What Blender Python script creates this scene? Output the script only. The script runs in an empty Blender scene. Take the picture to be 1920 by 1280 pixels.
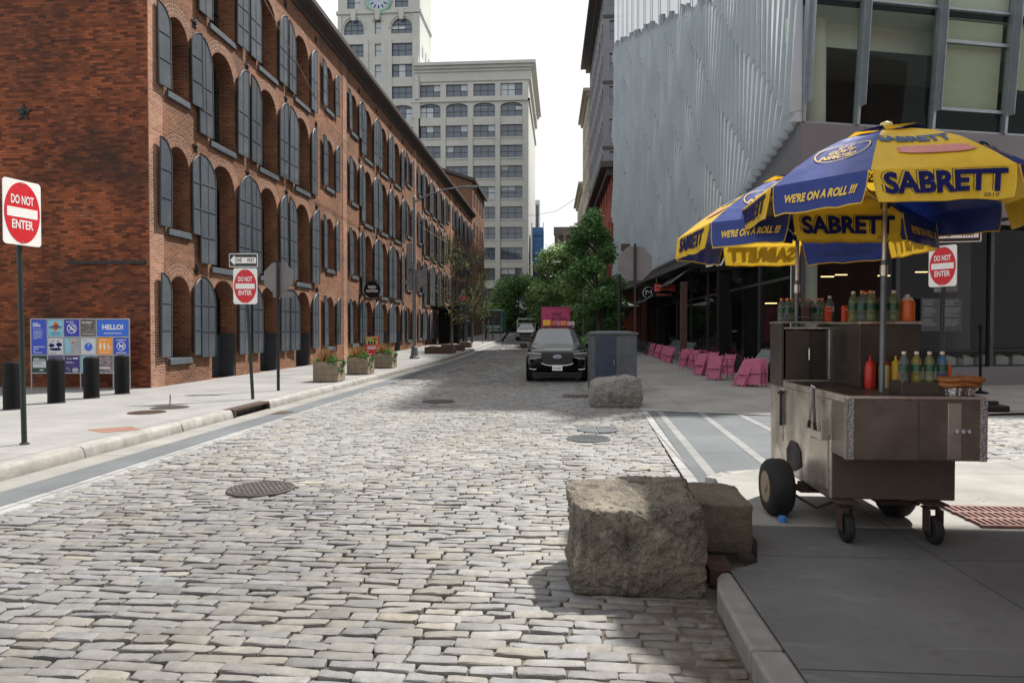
import bpy, math, random
import numpy as np
from mathutils import Vector, Matrix, noise as mnoise
R = math.radians
random.seed(11)
rng = np.random.default_rng(11)
sc = bpy.context.scene
col = sc.collection

# ---------------------------------------------------------------- camera
cam_d = bpy.data.cameras.new("camera")
cam = bpy.data.objects.new("camera", cam_d); col.objects.link(cam)
cam_d.lens = 24.0; cam_d.sensor_width = 36.0; cam_d.clip_end = 2000; cam_d.clip_start = 0.05
cam.location = (0, 0, 1.7)
cam.rotation_euler = (R(90 - 1.03), 0, R(4.24))
sc.camera = cam

# ---------------------------------------------------------------- sky and sun
SUN_EL = 57.0
SUN_AZ = math.atan2(0.68, 0.73)            # from +Y towards +X
w = bpy.data.worlds.new("World"); sc.world = w; w.use_nodes = True
nt = w.node_tree; nt.nodes.clear()
out = nt.nodes.new('ShaderNodeOutputWorld'); bg = nt.nodes.new('ShaderNodeBackground')
sky = nt.nodes.new('ShaderNodeTexSky'); sky.sky_type = 'NISHITA'; sky.sun_disc = False
sky.sun_elevation = R(SUN_EL); sky.sun_rotation = SUN_AZ; sky.dust_density = 2.0
tc = nt.nodes.new('ShaderNodeTexCoord')
nz = nt.nodes.new('ShaderNodeTexNoise'); nz.inputs['Scale'].default_value = 2.2; nz.inputs['Detail'].default_value = 7
nz.inputs['Roughness'].default_value = 0.55
rp = nt.nodes.new('ShaderNodeMapRange'); rp.inputs['From Min'].default_value = 0.3; rp.inputs['From Max'].default_value = 0.6
rp.inputs['To Min'].default_value = 0.86; rp.inputs['To Max'].default_value = 1.0
mx = nt.nodes.new('ShaderNodeMix'); mx.data_type = 'RGBA'
mx.inputs['B'].default_value = (11.0, 11.1, 11.2, 1)
nt.links.new(tc.outputs['Generated'], nz.inputs['Vector']); nt.links.new(nz.outputs['Fac'], rp.inputs['Value'])
nt.links.new(rp.outputs['Result'], mx.inputs['Factor']); nt.links.new(sky.outputs['Color'], mx.inputs['A'])
nt.links.new(mx.outputs['Result'], bg.inputs['Color']); bg.inputs['Strength'].default_value = 0.062
nt.links.new(bg.outputs['Background'], out.inputs['Surface'])

sun_d = bpy.data.lights.new("sun", 'SUN'); sun_d.energy = 5.0; sun_d.angle = R(1.8); sun_d.color = (1.0, 0.955, 0.89)
sun = bpy.data.objects.new("sun", sun_d); col.objects.link(sun)
sv = Vector((math.sin(SUN_AZ) * math.cos(R(SUN_EL)), math.cos(SUN_AZ) * math.cos(R(SUN_EL)), math.sin(R(SUN_EL))))
sun.rotation_euler = sv.to_track_quat('Z', 'Y').to_euler(); sun.location = (20, 5, 60)

sc.view_settings.view_transform = 'Standard'; sc.view_settings.look = 'None'
sc.view_settings.exposure = 0.66; sc.view_settings.gamma = 1.0
sc.render.engine = 'CYCLES'
sc.cycles.use_denoising = True
sc.cycles.max_bounces = 6; sc.cycles.transparent_max_bounces = 12
sc.cycles.caustics_reflective = False; sc.cycles.caustics_refractive = False
sc.cycles.sample_clamp_indirect = 6

# ---------------------------------------------------------------- helpers
class MB:
    def __init__(s): s.v = []; s.f = []; s.uv = {}
    def add(s, vs, fs, M=None, uvs=None):
        o = len(s.v)
        if M is not None: vs = [tuple(M @ Vector(p)) for p in vs]
        s.v.extend(vs)
        for k, f in enumerate(fs):
            if uvs: s.uv[len(s.f)] = uvs[k]
            s.f.append([i + o for i in f])
        return s
    def box(s, x0, x1, y0, y1, z0, z1, M=None):
        v = [(x0,y0,z0),(x1,y0,z0),(x1,y1,z0),(x0,y1,z0),(x0,y0,z1),(x1,y0,z1),(x1,y1,z1),(x0,y1,z1)]
        return s.add(v, [(0,3,2,1),(4,5,6,7),(0,1,5,4),(1,2,6,5),(2,3,7,6),(3,0,4,7)], M)
    def tube(s, pts, r, n=8, cap=True, M=None, ry=None):
        pts = [Vector(p) for p in pts]; rr = r if isinstance(r, (list, tuple)) else [r] * len(pts)
        vs = []; fs = []; a = None
        for i, p in enumerate(pts):
            t = (pts[min(i+1, len(pts)-1)] - pts[max(i-1, 0)]).normalized()
            if a is None:
                a = Vector((0,0,1)) if abs(t.z) < 0.9 else Vector((1,0,0))
            b = t.cross(a).normalized(); a = b.cross(t).normalized()
            for k in range(n):
                th = 2*math.pi*k/n
                vs.append(tuple(p + (b*math.cos(th) + a*math.sin(th)*(ry or 1)) * rr[i]))
        for i in range(len(pts)-1):
            for k in range(n):
                k2 = (k+1) % n
                fs.append((i*n+k, i*n+k2, (i+1)*n+k2, (i+1)*n+k))
        if cap:
            fs.append(tuple(range(n-1, -1, -1))); fs.append(tuple(range((len(pts)-1)*n, len(pts)*n)))
        return s.add(vs, fs, M)
    def lathe(s, prof, n=20, c=(0,0,0), M=None):
        vs = []; fs = []
        for r, z in prof:
            for k in range(n):
                th = 2*math.pi*k/n
                vs.append((c[0]+r*math.cos(th), c[1]+r*math.sin(th), c[2]+z))
        for i in range(len(prof)-1):
            for k in range(n):
                k2 = (k+1) % n
                fs.append((i*n+k, i*n+k2, (i+1)*n+k2, (i+1)*n+k))
        fs.append(tuple(range(n-1, -1, -1))); fs.append(tuple(range((len(prof)-1)*n, len(prof)*n)))
        return s.add(vs, fs, M)
    def prism(s, poly, h0, h1, M=None):              # polygon in xy, extruded in z
        n = len(poly); vs = [(x,y,h0) for x,y in poly] + [(x,y,h1) for x,y in poly]
        fs = [tuple(range(n-1,-1,-1)), tuple(range(n,2*n))] + [(i,(i+1)%n,(i+1)%n+n,i+n) for i in range(n)]
        return s.add(vs, fs, M)
    def poly(s, pts, uv=None): return s.add([tuple(p) for p in pts], [tuple(range(len(pts)))], None, [uv] if uv else None)
    def build(s, name, mat, parent=None, smooth=0, bevel=0, seg=2):
        me = bpy.data.meshes.new(name); me.from_pydata(s.v, [], s.f); me.update()
        uvl = me.uv_layers.new(name='UVMap'); co = np.empty(len(me.loops)*2, np.float32)
        for p in me.polygons:
            n = p.normal; ls = p.loop_start
            cu = s.uv.get(p.index)
            if abs(n.z) <= 0.72:
                t = Vector((-n.y, n.x, 0)); t.normalize()
                bz = 1.0 / max(0.3, math.sqrt(1 - n.z*n.z))
            for j in range(p.loop_total):
                if cu: u, v_ = cu[j]
                else:
                    q = me.vertices[me.loops[ls+j].vertex_index].co
                    if abs(n.z) > 0.72: u, v_ = q.x, q.y
                    else: u, v_ = q.x*t.x + q.y*t.y, q.z*bz
                co[(ls+j)*2] = u; co[(ls+j)*2+1] = v_
        uvl.data.foreach_set('uv', co)
        return link(name, me, mat, parent, smooth, bevel, seg)

def link(name, me, mat, parent=None, smooth=0, bevel=0, seg=2):
    o = bpy.data.objects.new(name, me); col.objects.link(o)
    if mat is not None and not me.materials: me.materials.append(mat)
    if smooth:
        me.polygons.foreach_set('use_smooth', [True]*len(me.polygons))
        if smooth < 180: me.set_sharp_from_angle(angle=R(smooth))
    if bevel:
        b = o.modifiers.new('bevel', 'BEVEL'); b.width = bevel; b.segments = seg; b.limit_method = 'ANGLE'; b.angle_limit = R(35)
    if parent is not None: o.parent = parent
    return o
def arr_mesh(name, v, f, colr=None):                 # numpy arrays: v (n,3), f (m,k)
    me = bpy.data.meshes.new(name); v = np.asarray(v, np.float32); f = np.asarray(f, np.int32); k = f.shape[1]
    me.vertices.add(len(v)); me.vertices.foreach_set('co', v.ravel())
    me.loops.add(f.size); me.loops.foreach_set('vertex_index', f.ravel())
    me.polygons.add(len(f)); me.polygons.foreach_set('loop_start', np.arange(0, f.size, k, dtype=np.int32))
    me.polygons.foreach_set('loop_total', np.full(len(f), k, np.int32))
    me.update(calc_edges=True); me.validate()
    if colr is not None:
        ca = me.color_attributes.new('Col', 'FLOAT_COLOR', 'POINT')
        c4 = np.ones((len(v), 4), np.float32); c4[:, :3] = colr; ca.data.foreach_set('color', c4.ravel())
    return me
def tag(o, label=None, cat=None, group=None, kind=None):
    if label: o['label'] = label
    if cat: o['category'] = cat
    if group: o['group'] = group
    if kind: o['kind'] = kind
    return o
def thing(name, label, cat, loc=(0,0,0), rz=0.0, group=None, rot=None):
    o = bpy.data.objects.new(name, None); col.objects.link(o); o.empty_display_size = 0.2
    o.location = loc; o.rotation_euler = rot if rot else (0, 0, rz)
    return tag(o, label, cat, group)
def struct(o): o['kind'] = 'structure'; return o
def copy_tree(o, parent=None):
    c = o.copy(); col.objects.link(c)
    if parent is not None: c.parent = parent
    for ch in list(o.children): copy_tree(ch, c)
    return c
def dup(o, loc, rz=None, label=None, group=None, scale=None):
    c = copy_tree(o); c.location = loc
    if rz is not None: c.rotation_euler = (0, 0, rz)
    if label: c['label'] = label
    if group: c['group'] = group
    if scale: c.scale = (scale,)*3 if not isinstance(scale, tuple) else scale
    return c
def zp(Y):
    if Y < 30: return 0.0
    if Y < 46: return .0005*(Y-30)**2
    return min(.128 + .016*(Y-46), 1.45)

_tx = {}
def text_geo(txt, size, bold=0.0, shear=0.0, space=1.0):
    key = (txt, size, bold, shear, space)
    if key in _tx: return _tx[key]
    cu = bpy.data.curves.new('txt', 'FONT'); cu.body = txt; cu.size = size; cu.offset = bold; cu.shear = shear
    cu.space_character = space; cu.align_x = 'CENTER'; cu.align_y = 'CENTER'; cu.resolution_u = 3
    ob = bpy.data.objects.new('txt', cu); col.objects.link(ob)
    me = bpy.data.meshes.new_from_object(ob)
    vs = [(v.co.x, v.co.y) for v in me.vertices]; fs = [tuple(p.vertices) for p in me.polygons]
    bpy.data.objects.remove(ob); bpy.data.curves.remove(cu); bpy.data.meshes.remove(me)
    _tx[key] = (vs, fs); return _tx[key]
def lettering(parent, txt, size, c, ux, uy, mat, bold=0.0, shear=0.0, space=1.0, off=0.004, sx=1.0, name='lettering', fit=None):
    """flat lettering on a plane through c with axes ux, uy; fit = wanted width"""
    vs, fs = text_geo(txt, size, bold, shear, space)
    xs = [p[0] for p in vs]; mid = (min(xs)+max(xs))/2
    if fit: sx = fit/(max(xs)-min(xs))
    c = Vector(c); ux = Vector(ux).normalized(); uy = Vector(uy).normalized(); n = ux.cross(uy)
    m = MB(); m.add([tuple(c + ux*((x-mid)*sx) + uy*y + n*off) for x, y in vs], fs)
    return m.build(name, mat, parent)

# ---------------------------------------------------------------- materials
def new_mat(name):
    m = bpy.data.materials.new(name); m.use_nodes = True
    return m, m.node_tree, m.node_tree.nodes['Principled BSDF']
def N(t, typ, **kw):
    n = t.nodes.new(typ)
    for k, v in kw.items():
        if k.startswith('_'): setattr(n, k[1:], v)
        else: n.inputs[k.replace('_', ' ')].default_value = v
    return n
def mixc(t, fac, a, b, mode='MIX'):
    n = t.nodes.new('ShaderNodeMix'); n.data_type = 'RGBA'; n.blend_type = mode
    for k, v in (('Factor', fac), ('A', a), ('B', b)):
        if isinstance(v, bpy.types.NodeSocket): t.links.new(v, n.inputs[k])
        else: n.inputs[k].default_value = v if k == 'Factor' else (tuple(v) + (1,) if len(v) == 3 else v)
    return n.outputs['Result']
def mrange(t, s, a, b, c=0.0, d=1.0):
    n = N(t, 'ShaderNodeMapRange', From_Min=a, From_Max=b, To_Min=c, To_Max=d); t.links.new(s, n.inputs['Value']); return n.outputs['Result']
def noise_(t, scale, detail=4, rough=0.55, vec=None, dist=0.0):
    n = N(t, 'ShaderNodeTexNoise', Scale=scale, Detail=detail, Roughness=rough, Distortion=dist)
    if vec is not None: t.links.new(vec, n.inputs['Vector'])
    return n.outputs['Fac']
def coord(t, kind='Object'):
    for n in t.nodes:
        if n.type == 'TEX_COORD': return n.outputs[kind]
    return t.nodes.new('ShaderNodeTexCoord').outputs[kind]
def bump(t, h, strength, dist, bs):
    n = N(t, 'ShaderNodeBump', Strength=strength, Distance=dist); t.links.new(h, n.inputs['Height']); t.links.new(n.outputs['Normal'], bs.inputs['Normal'])
def scl(c, k): return tuple(min(1, x*k) for x in c[:3])
def M(name, c, rough=0.6, metal=0.0, var=0.12, vs=4.0, bmp=0.0, bs=60.0, dirt=0.0, dc=(.06,.05,.04), dscale=1.5, emis=0.0, spec=0.5, coat=0.0, rvar=0.1):
    m, t, b = new_mat(name)
    oc = coord(t)
    cc = c
    if var: cc = mixc(t, mrange(t, noise_(t, vs, 5, .6, oc), .3, .7), scl(c, 1-var), scl(c, 1+var))
    if dirt: cc = mixc(t, mrange(t, noise_(t, dscale, 8, .65, oc), .48, .75, 0, dirt), cc, dc)
    if isinstance(cc, tuple): b.inputs['Base Color'].default_value = tuple(cc)[:3] + (1,)
    else: t.links.new(cc, b.inputs['Base Color'])
    b.inputs['Metallic'].default_value = metal; b.inputs['Specular IOR Level'].default_value = spec
    b.inputs['Coat Weight'].default_value = coat
    if rvar: t.links.new(mrange(t, noise_(t, vs*1.7, 4, .6, oc), .3, .7, max(.03, rough-rvar), min(1, rough+rvar)), b.inputs['Roughness'])
    else: b.inputs['Roughness'].default_value = rough
    if bmp: bump(t, noise_(t, bs, 6, .6, oc), bmp, .01, b)
    if emis:
        b.inputs['Emission Color'].default_value = tuple(c)[:3] + (1,); b.inputs['Emission Strength'].default_value = emis
    return m

def brick_mat(name, c1, c2, mortar, soot=0.3, pale=0.2, bw=.215, rh=.072, ms=.007):
    m, t, b = new_mat(name); uv = coord(t, 'UV'); oc = coord(t)
    br = N(t, 'ShaderNodeTexBrick', Scale=1.0, Mortar_Size=ms, Mortar_Smooth=.25, Brick_Width=bw, Row_Height=rh, Bias=0.0)
    br.inputs['Color1'].default_value = (0,0,0,1); br.inputs['Color2'].default_value = (1,1,1,1); br.inputs['Mortar'].default_value = (.5,.5,.5,1)
    # small wobble so that courses are not ruler-straight
    wob = N(t, 'ShaderNodeTexNoise', Scale=1.7, Detail=2); t.links.new(uv, wob.inputs['Vector'])
    vm = t.nodes.new('ShaderNodeVectorMath'); vm.operation = 'SCALE'; vm.inputs['Scale'].default_value = .018
    t.links.new(wob.outputs['Color'], vm.inputs[0])
    va = t.nodes.new('ShaderNodeVectorMath'); va.operation = 'ADD'; t.links.new(uv, va.inputs[0]); t.links.new(vm.outputs[0], va.inputs[1])
    t.links.new(va.outputs[0], br.inputs['Vector'])
    bc = mixc(t, br.outputs['Color'], c1, c2)
    bc = mixc(t, mrange(t, noise_(t, .55, 6, .62, uv), .35, .65), scl2(t, bc, .62), scl2(t, bc, 1.35))
    # pale patches of leached brick, then soot
    bc = mixc(t, mrange(t, noise_(t, 1.3, 7, .7, uv), .6, .72, 0, pale), bc, (.42, .25, .19))
    full = mixc(t, br.outputs['Fac'], bc, mortar)
    so = noise_(t, .42, 7, .68, oc)
    full = mixc(t, mrange(t, so, .5, .68, 0, soot), full, (.035, .022, .018))
    t.links.new(full, b.inputs['Base Color']); b.inputs['Roughness'].default_value = .88; b.inputs['Specular IOR Level'].default_value = .25
    inv = N(t, 'ShaderNodeMath', _operation='SUBTRACT'); inv.inputs[0].default_value = 1; t.links.new(br.outputs['Fac'], inv.inputs[1])
    ad = N(t, 'ShaderNodeMath', _operation='MULTIPLY_ADD'); t.links.new(noise_(t, 40, 4, .6, uv), ad.inputs[0]); ad.inputs[1].default_value = .5; t.links.new(inv.outputs[0], ad.inputs[2])
    bump(t, ad.outputs[0], .6, .012, b)
    return m
def scl2(t, s, k): return mixc(t, 1.0, s, (k, k, k), 'MULTIPLY')

def concrete_mat(name, c, jw=1.5, jh=1.5, joint=.012, var=.1, spots=.25, jc=.35, rough=.85, scuff=0.0):
    m, t, b = new_mat(name); uv = coord(t, 'UV'); oc = coord(t)
    br = N(t, 'ShaderNodeTexBrick', Scale=1.0, Mortar_Size=joint, Mortar_Smooth=.1, Brick_Width=jw, Row_Height=jh)
    br.offset = 0.0
    br.inputs['Color1'].default_value = tuple(scl(c, .93)) + (1,); br.inputs['Color2'].default_value = tuple(scl(c, 1.06)) + (1,)
    br.inputs['Mortar'].default_value = tuple(scl(c, jc)) + (1,)
    t.links.new(uv, br.inputs['Vector'])
    cc = br.outputs['Color']
    cc = mixc(t, mrange(t, noise_(t, .8, 8, .65, oc), .35, .68), scl2(t, cc, 1-var), scl2(t, cc, 1+var))
    cc = mixc(t, mrange(t, noise_(t, 7, 8, .7, oc), .56, .72, 0, spots), cc, scl(c, .45))
    v = N(t, 'ShaderNodeTexVoronoi', Scale=2.1); t.links.new(oc, v.inputs['Vector'])
    cc = mixc(t, mrange(t, v.outputs['Distance'], .035, .05, .45, 0), cc, scl(c, .4))      # chewing-gum spots
    cc = mixc(t, mrange(t, noise_(t, 180, 2, .5, oc), .3, .7, 0, .12), cc, scl(c, 1.5))
    if scuff:
        mp = N(t, 'ShaderNodeMapping'); mp.inputs['Scale'].default_value = (1.4, 4.5, 1); mp.inputs['Rotation'].default_value = (0, 0, .5); t.links.new(oc, mp.inputs['Vector'])
        cc = mixc(t, mrange(t, noise_(t, 1.0, 9, .72, mp.outputs['Vector'], .8), .57, .74, 0, scuff), cc, scl(c, 2.0))
        cr = N(t, 'ShaderNodeTexVoronoi', Scale=.55, _feature='DISTANCE_TO_EDGE'); wv = t.nodes.new('ShaderNodeVectorMath'); wv.operation = 'ADD'; nn_ = N(t, 'ShaderNodeTexNoise', Scale=3.0, Detail=6); t.links.new(oc, nn_.inputs['Vector']); t.links.new(oc, wv.inputs[0]); t.links.new(nn_.outputs['Color'], wv.inputs[1]); t.links.new(wv.outputs[0], cr.inputs['Vector'])
        ck = N(t, 'ShaderNodeMath', _operation='MULTIPLY'); t.links.new(mrange(t, cr.outputs['Distance'], .002, .006, .8, 0), ck.inputs[0]); t.links.new(mrange(t, noise_(t, .35, 3, .5, oc), .52, .6), ck.inputs[1]); ck.use_clamp = True
        cc = mixc(t, ck.outputs[0], cc, scl(c, .35))
    t.links.new(cc, b.inputs['Base Color']); b.inputs['Roughness'].default_value = rough; b.inputs['Specular IOR Level'].default_value = .3
    bump(t, noise_(t, 90, 5, .6, oc), .25, .006, b)
    return m
def attr_mat(name, rough=.8, k=1.0, bmp=.5, bs=55, extra=None, spec=.3):
    m, t, b = new_mat(name); oc = coord(t)
    a = N(t, 'ShaderNodeVertexColor', _layer_name='Col')
    cc = mixc(t, mrange(t, noise_(t, 9, 8, .68, oc), .32, .68), scl2(t, a.outputs['Color'], .78*k), scl2(t, a.outputs['Color'], 1.15*k))
    cc = mixc(t, mrange(t, noise_(t, 130, 3, .6, oc), .56, .7, 0, .45), cc, scl2(t, cc, .5))
    if extra: cc = extra(t, oc, cc)
    t.links.new(cc, b.inputs['Base Color']); b.inputs['Specular IOR Level'].default_value = spec
    t.links.new(mrange(t, noise_(t, 14, 4, .6, oc), .3, .7, rough-.15, min(1, rough+.12)), b.inputs['Roughness'])
    bump(t, noise_(t, bs, 8, .65, oc), bmp, .006, b)
    return m
def glass_mat(name, tint=(.05,.06,.065), rough=.03, trans=.0, spec=.6):
    m, t, b = new_mat(name)
    b.inputs['Base Color'].default_value = tint + (1,); b.inputs['Roughness'].default_value = rough; b.inputs['Specular IOR Level'].default_value = spec
    if trans:
        tr = t.nodes.new('ShaderNodeBsdfTransparent'); tr.inputs['Color'].default_value = (.82, .88, .87, 1)
        mxs = t.nodes.new('ShaderNodeMixShader'); mxs.inputs[0].default_value = trans
        t.links.new(b.outputs[0], mxs.inputs[1]); t.links.new(tr.outputs[0], mxs.inputs[2])
        t.links.new(mxs.outputs[0], t.nodes['Material Output'].inputs['Surface'])
    return m
def leaf_mat(name, c):
    m, t, b = new_mat(name)
    a = N(t, 'ShaderNodeVertexColor', _layer_name='Col')
    cc = mixc(t, 1.0, a.outputs['Color'], c, 'MULTIPLY')
    t.links.new(cc, b.inputs['Base Color']); b.inputs['Roughness'].default_value = .55; b.inputs['Specular IOR Level'].default_value = .3
    tl = t.nodes.new('ShaderNodeBsdfTranslucent'); t.links.new(cc, tl.inputs['Color'])
    mxs = t.nodes.new('ShaderNodeMixShader'); mxs.inputs[0].default_value = .3
    t.links.new(b.outputs[0], mxs.inputs[1]); t.links.new(tl.outputs[0], mxs.inputs[2])
    t.links.new(mxs.outputs[0], t.nodes['Material Output'].inputs['Surface'])
    return m

MT = {}
MT['brick_front'] = brick_mat('brick_front', (.115,.044,.022), (.228,.092,.045), (.30,.23,.17), soot=.5, pale=.35)
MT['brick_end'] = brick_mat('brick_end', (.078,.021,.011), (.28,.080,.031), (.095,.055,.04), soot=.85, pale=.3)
MT['brick_arch'] = brick_mat('brick_arch', (.15,.062,.034), (.27,.125,.073), (.32,.25,.195), soot=.3, pale=.2, bw=.085, rh=.115, ms=.009)
MT['brick_red'] = brick_mat('brick_red', (.25,.055,.035), (.33,.085,.05), (.24,.12,.09), soot=.2, pale=.05)
MT['shutter'] = M('shutter_paint', (.060,.073,.088), .5, var=.16, vs=1.5, bmp=.15, dirt=.4, dc=(.11,.085,.07))
_t = MT['shutter'].node_tree; _b = _t.nodes['Principled BSDF']; _s = _b.inputs['Base Color'].links[0].from_socket; _o = _t.nodes.new('ShaderNodeObjectInfo')
_r = mrange(_t, _o.outputs['Random'], 0, 1, .75, 1.25); _c = _t.nodes.new('ShaderNodeVectorMath'); _c.operation = 'SCALE'; _t.links.new(_s, _c.inputs[0]); _t.links.new(_r, _c.inputs['Scale']); _t.links.new(_c.outputs[0], _b.inputs['Base Color'])
MT['sill'] = M('sill_paint', (.075,.09,.105), .6, var=.12, dirt=.3)
MT['iron'] = M('black_iron', (.009,.009,.0095), .6, var=.3, bmp=.2)
MT['rust'] = M('rusty_steel', (.055,.030,.021), .8, var=.35, vs=9, bmp=.3)
MT['eave'] = M('eave_metal', (.045,.033,.03), .6, var=.2)
MT['darkglass'] = glass_mat('dark_glass', (.012,.014,.016), .05)
MT['black'] = M('black_paint', (.004,.0043,.0048), .55, var=.2, bmp=.05, spec=.2)
MT['white'] = M('white_paint', (.78,.78,.76), .5, var=.04, dirt=.12, dc=(.4,.38,.34))
MT['red'] = M('sign_red', (.56,.012,.022), .45, var=.05)
MT['alu'] = M('aluminium', (.42,.42,.43), .45, .85, var=.08)
MT['signback'] = M('sign_back', (.17,.165,.165), .6, .3, var=.12, vs=2, dirt=.2)
MT['pole_green'] = M('pole_green', (.012,.022,.018), .5, var=.2)
MT['galv'] = M('galvanised', (.15,.165,.175), .5, .5, var=.15, vs=2.5)
MT['concrete'] = concrete_mat('pale_concrete', (.222,.22,.215), 2.2, 1.6, .008, var=.16, spots=.32, scuff=.3)
MT['concrete_near'] = concrete_mat('tinted_shaded_concrete', (.118,.118,.12), 2.6, 1.62, .006, var=.22, spots=.4, scuff=.6)  # tinted concrete, darkened further to deepen the shade around the cart
MT['concrete_far'] = concrete_mat('worn_concrete', (.27,.265,.25), 2.6, 2.6, .008, var=.22, spots=.3, scuff=.25)
MT['slab'] = concrete_mat('bluestone', (.112,.121,.129), 1.2, 1.7, .006, var=.16, spots=.2)
MT['asphalt'] = concrete_mat('bluestone_crossing', (.115,.126,.135), 30, 1.6, .008, var=.15, spots=.22)
MT['gutter'] = concrete_mat('gutter_stone', (.232,.226,.212), 9, 2.2, .01, var=.2, spots=.3)
MT['kerbstone'] = M('granite_kerb', (.265,.26,.245), .85, var=.25, vs=5, bmp=.5, bs=45, dirt=.5, dc=(.2,.17,.12), dscale=2)
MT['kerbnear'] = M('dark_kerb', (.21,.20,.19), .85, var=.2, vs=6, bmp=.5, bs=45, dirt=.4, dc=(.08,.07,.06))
MT['linestone'] = concrete_mat('pale_granite_line', (.225,.227,.225), 20, .62, .012, var=.12, spots=.2)
MT['borderstone'] = concrete_mat('border_granite', (.27,.272,.27), .22, .42, .012, var=.2, spots=.3)
MT['mortar'] = M('sandy_joint', (.095,.082,.066), .95, var=.4, vs=1.2, bmp=.6, bs=50, dirt=.6, dc=(.055,.047,.038), dscale=2.2)
MT['steel'] = M('dirty_stainless', (.60,.55,.48), .34, .88, var=.22, vs=3, dirt=.75, dc=(.1,.075,.055), dscale=2.6, rvar=.12)
MT['steel_dark'] = M('greasy_steel', (.08,.068,.058), .42, .5, var=.25, vs=4, dirt=.5, dc=(.05,.03,.02))
MT['rubber'] = M('rubber', (.009,.009,.0095), .8, var=.2, bmp=.2)
MT['carpaint'] = M('black_car_paint', (.002,.0025,.003), .12, var=.1, spec=.25, coat=.0, rvar=.03)
MT['carwhite'] = M('white_car_paint', (.62,.63,.64), .3, var=.05, coat=.6, dirt=.1)
MT['carglass'] = glass_mat('windscreen', (.13,.145,.155), .05, spec=.9)
MT['carglass'].node_tree.nodes['Principled BSDF'].inputs['Metallic'].default_value = .45
MT['chrome'] = M('chrome', (.6,.6,.62), .18, 1.0, var=.05)
MT['plastic'] = M('black_plastic', (.02,.02,.021), .5, var=.1)
MT['lamp'] = glass_mat('headlamp_glass', (.07,.08,.09), .1)
MT['wood'] = M('weathered_planks', (.22,.175,.125), .8, var=.25, vs=7, bmp=.4, bs=25)
MT['darkwood'] = M('dark_planks', (.085,.05,.035), .8, var=.3, vs=8, bmp=.4)
MT['soil'] = M('soil', (.03,.022,.015), .95, bmp=.5)
MT['leaf'] = leaf_mat('leaf_green', (1,1,1))
MT['bark'] = M('bark', (.075,.06,.045), .9, var=.35, vs=9, bmp=.8, bs=22)
MT['pink'] = M('pink_paint', (.62,.10,.27), .55, var=.12)
MT['pinkdull'] = M('pink_slats', (.46,.12,.22), .6, var=.18)
MT['navy'] = M('charcoal_paint', (.035,.045,.055), .5, var=.2)
MT['bluegrey'] = M('blue_grey_paint', (.07,.088,.105), .5, var=.15, vs=1.8, dirt=.35, dc=(.16,.14,.12))
MT['yellow'] = M('yellow_vinyl', (.82,.55,.045), .45, var=.10, vs=5, bmp=.7, bs=6, dirt=.2, dc=(.4,.23,.03), spec=.4)
MT['blue'] = M('blue_vinyl', (.007,.028,.20), .42, var=.12, vs=5, bmp=.7, bs=6, dirt=.15, dc=(.01,.012,.07), spec=.45)
MT['textblue'] = M('lettering_blue', (.010,.012,.09), .7, var=.1, spec=.15)
MT['textfade'] = M('lettering_faded_blue', (.07,.13,.24), .8, var=.2, spec=.1)
MT['textyellow'] = M('lettering_yellow', (.66,.45,.08), .5, var=.1)
MT['textwhite'] = M('lettering_white', (.75,.75,.74), .5, var=0, rvar=0)
MT['textblack'] = M('lettering_black', (.02,.02,.02), .5, var=0, rvar=0)
MT['sausage'] = M('sausage_print', (.55,.22,.2), .5, var=.1)
MT['limestone'] = M('pale_masonry', (.42,.43,.405), .85, var=.08, vs=.25, bmp=.1, bs=4, dirt=.25, dc=(.27,.26,.235), dscale=.12)
MT['copper'] = M('verdigris', (.22,.38,.30), .7, var=.2, vs=1)
MT['towerglass'] = glass_mat('tower_glass', (.075,.1,.14), .06, spec=.8)
MT['blind'] = M('window_blind', (.42,.47,.5), .7, var=.05)
MT['frame'] = M('window_frame', (.03,.033,.04), .5, var=.1)
MT['greystone'] = M('grey_masonry', (.17,.175,.19), .85, var=.15, vs=.4, bmp=.1, bs=4)
MT['beige'] = M('beige_masonry', (.36,.32,.25), .85, var=.1, vs=.3)
MT['fold'] = M('folded_panel', (.88,.95,.98), .2, .1, var=.1, vs=.35, spec=.6)
MT['foldback'] = M('panel_return', (.37,.42,.455), .4, .05, var=.1, vs=.4)
MT['fascia'] = M('fascia_panel', (.14,.142,.155), .45, .2, var=.08, vs=.6)
MT['mullion'] = M('mullion', (.27,.315,.345), .4, .5, var=.1)
MT['ceil'] = M('room_ceiling', (.62,.7,.58), .8, var=.05)
MT['column_in'] = M('round_column', (.72,.80,.66), .7, var=.06)
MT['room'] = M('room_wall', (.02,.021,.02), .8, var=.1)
MT['shade'] = M('roller_shade', (.50,.56,.40), .8, var=.05)
MT['clearglass'] = glass_mat('shop_glass', (.005,.006,.007), .02, trans=.6, spec=.35)
MT['upperglass'] = glass_mat('upper_glass', (.02,.045,.045), .02, trans=.82, spec=.6)
MT['skyglass'] = glass_mat('screen_glass', (.9,.93,.95), .03, trans=.4, spec=.8)
MT['skyglass'].node_tree.nodes['Principled BSDF'].inputs['Metallic'].default_value = 1.0
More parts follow.
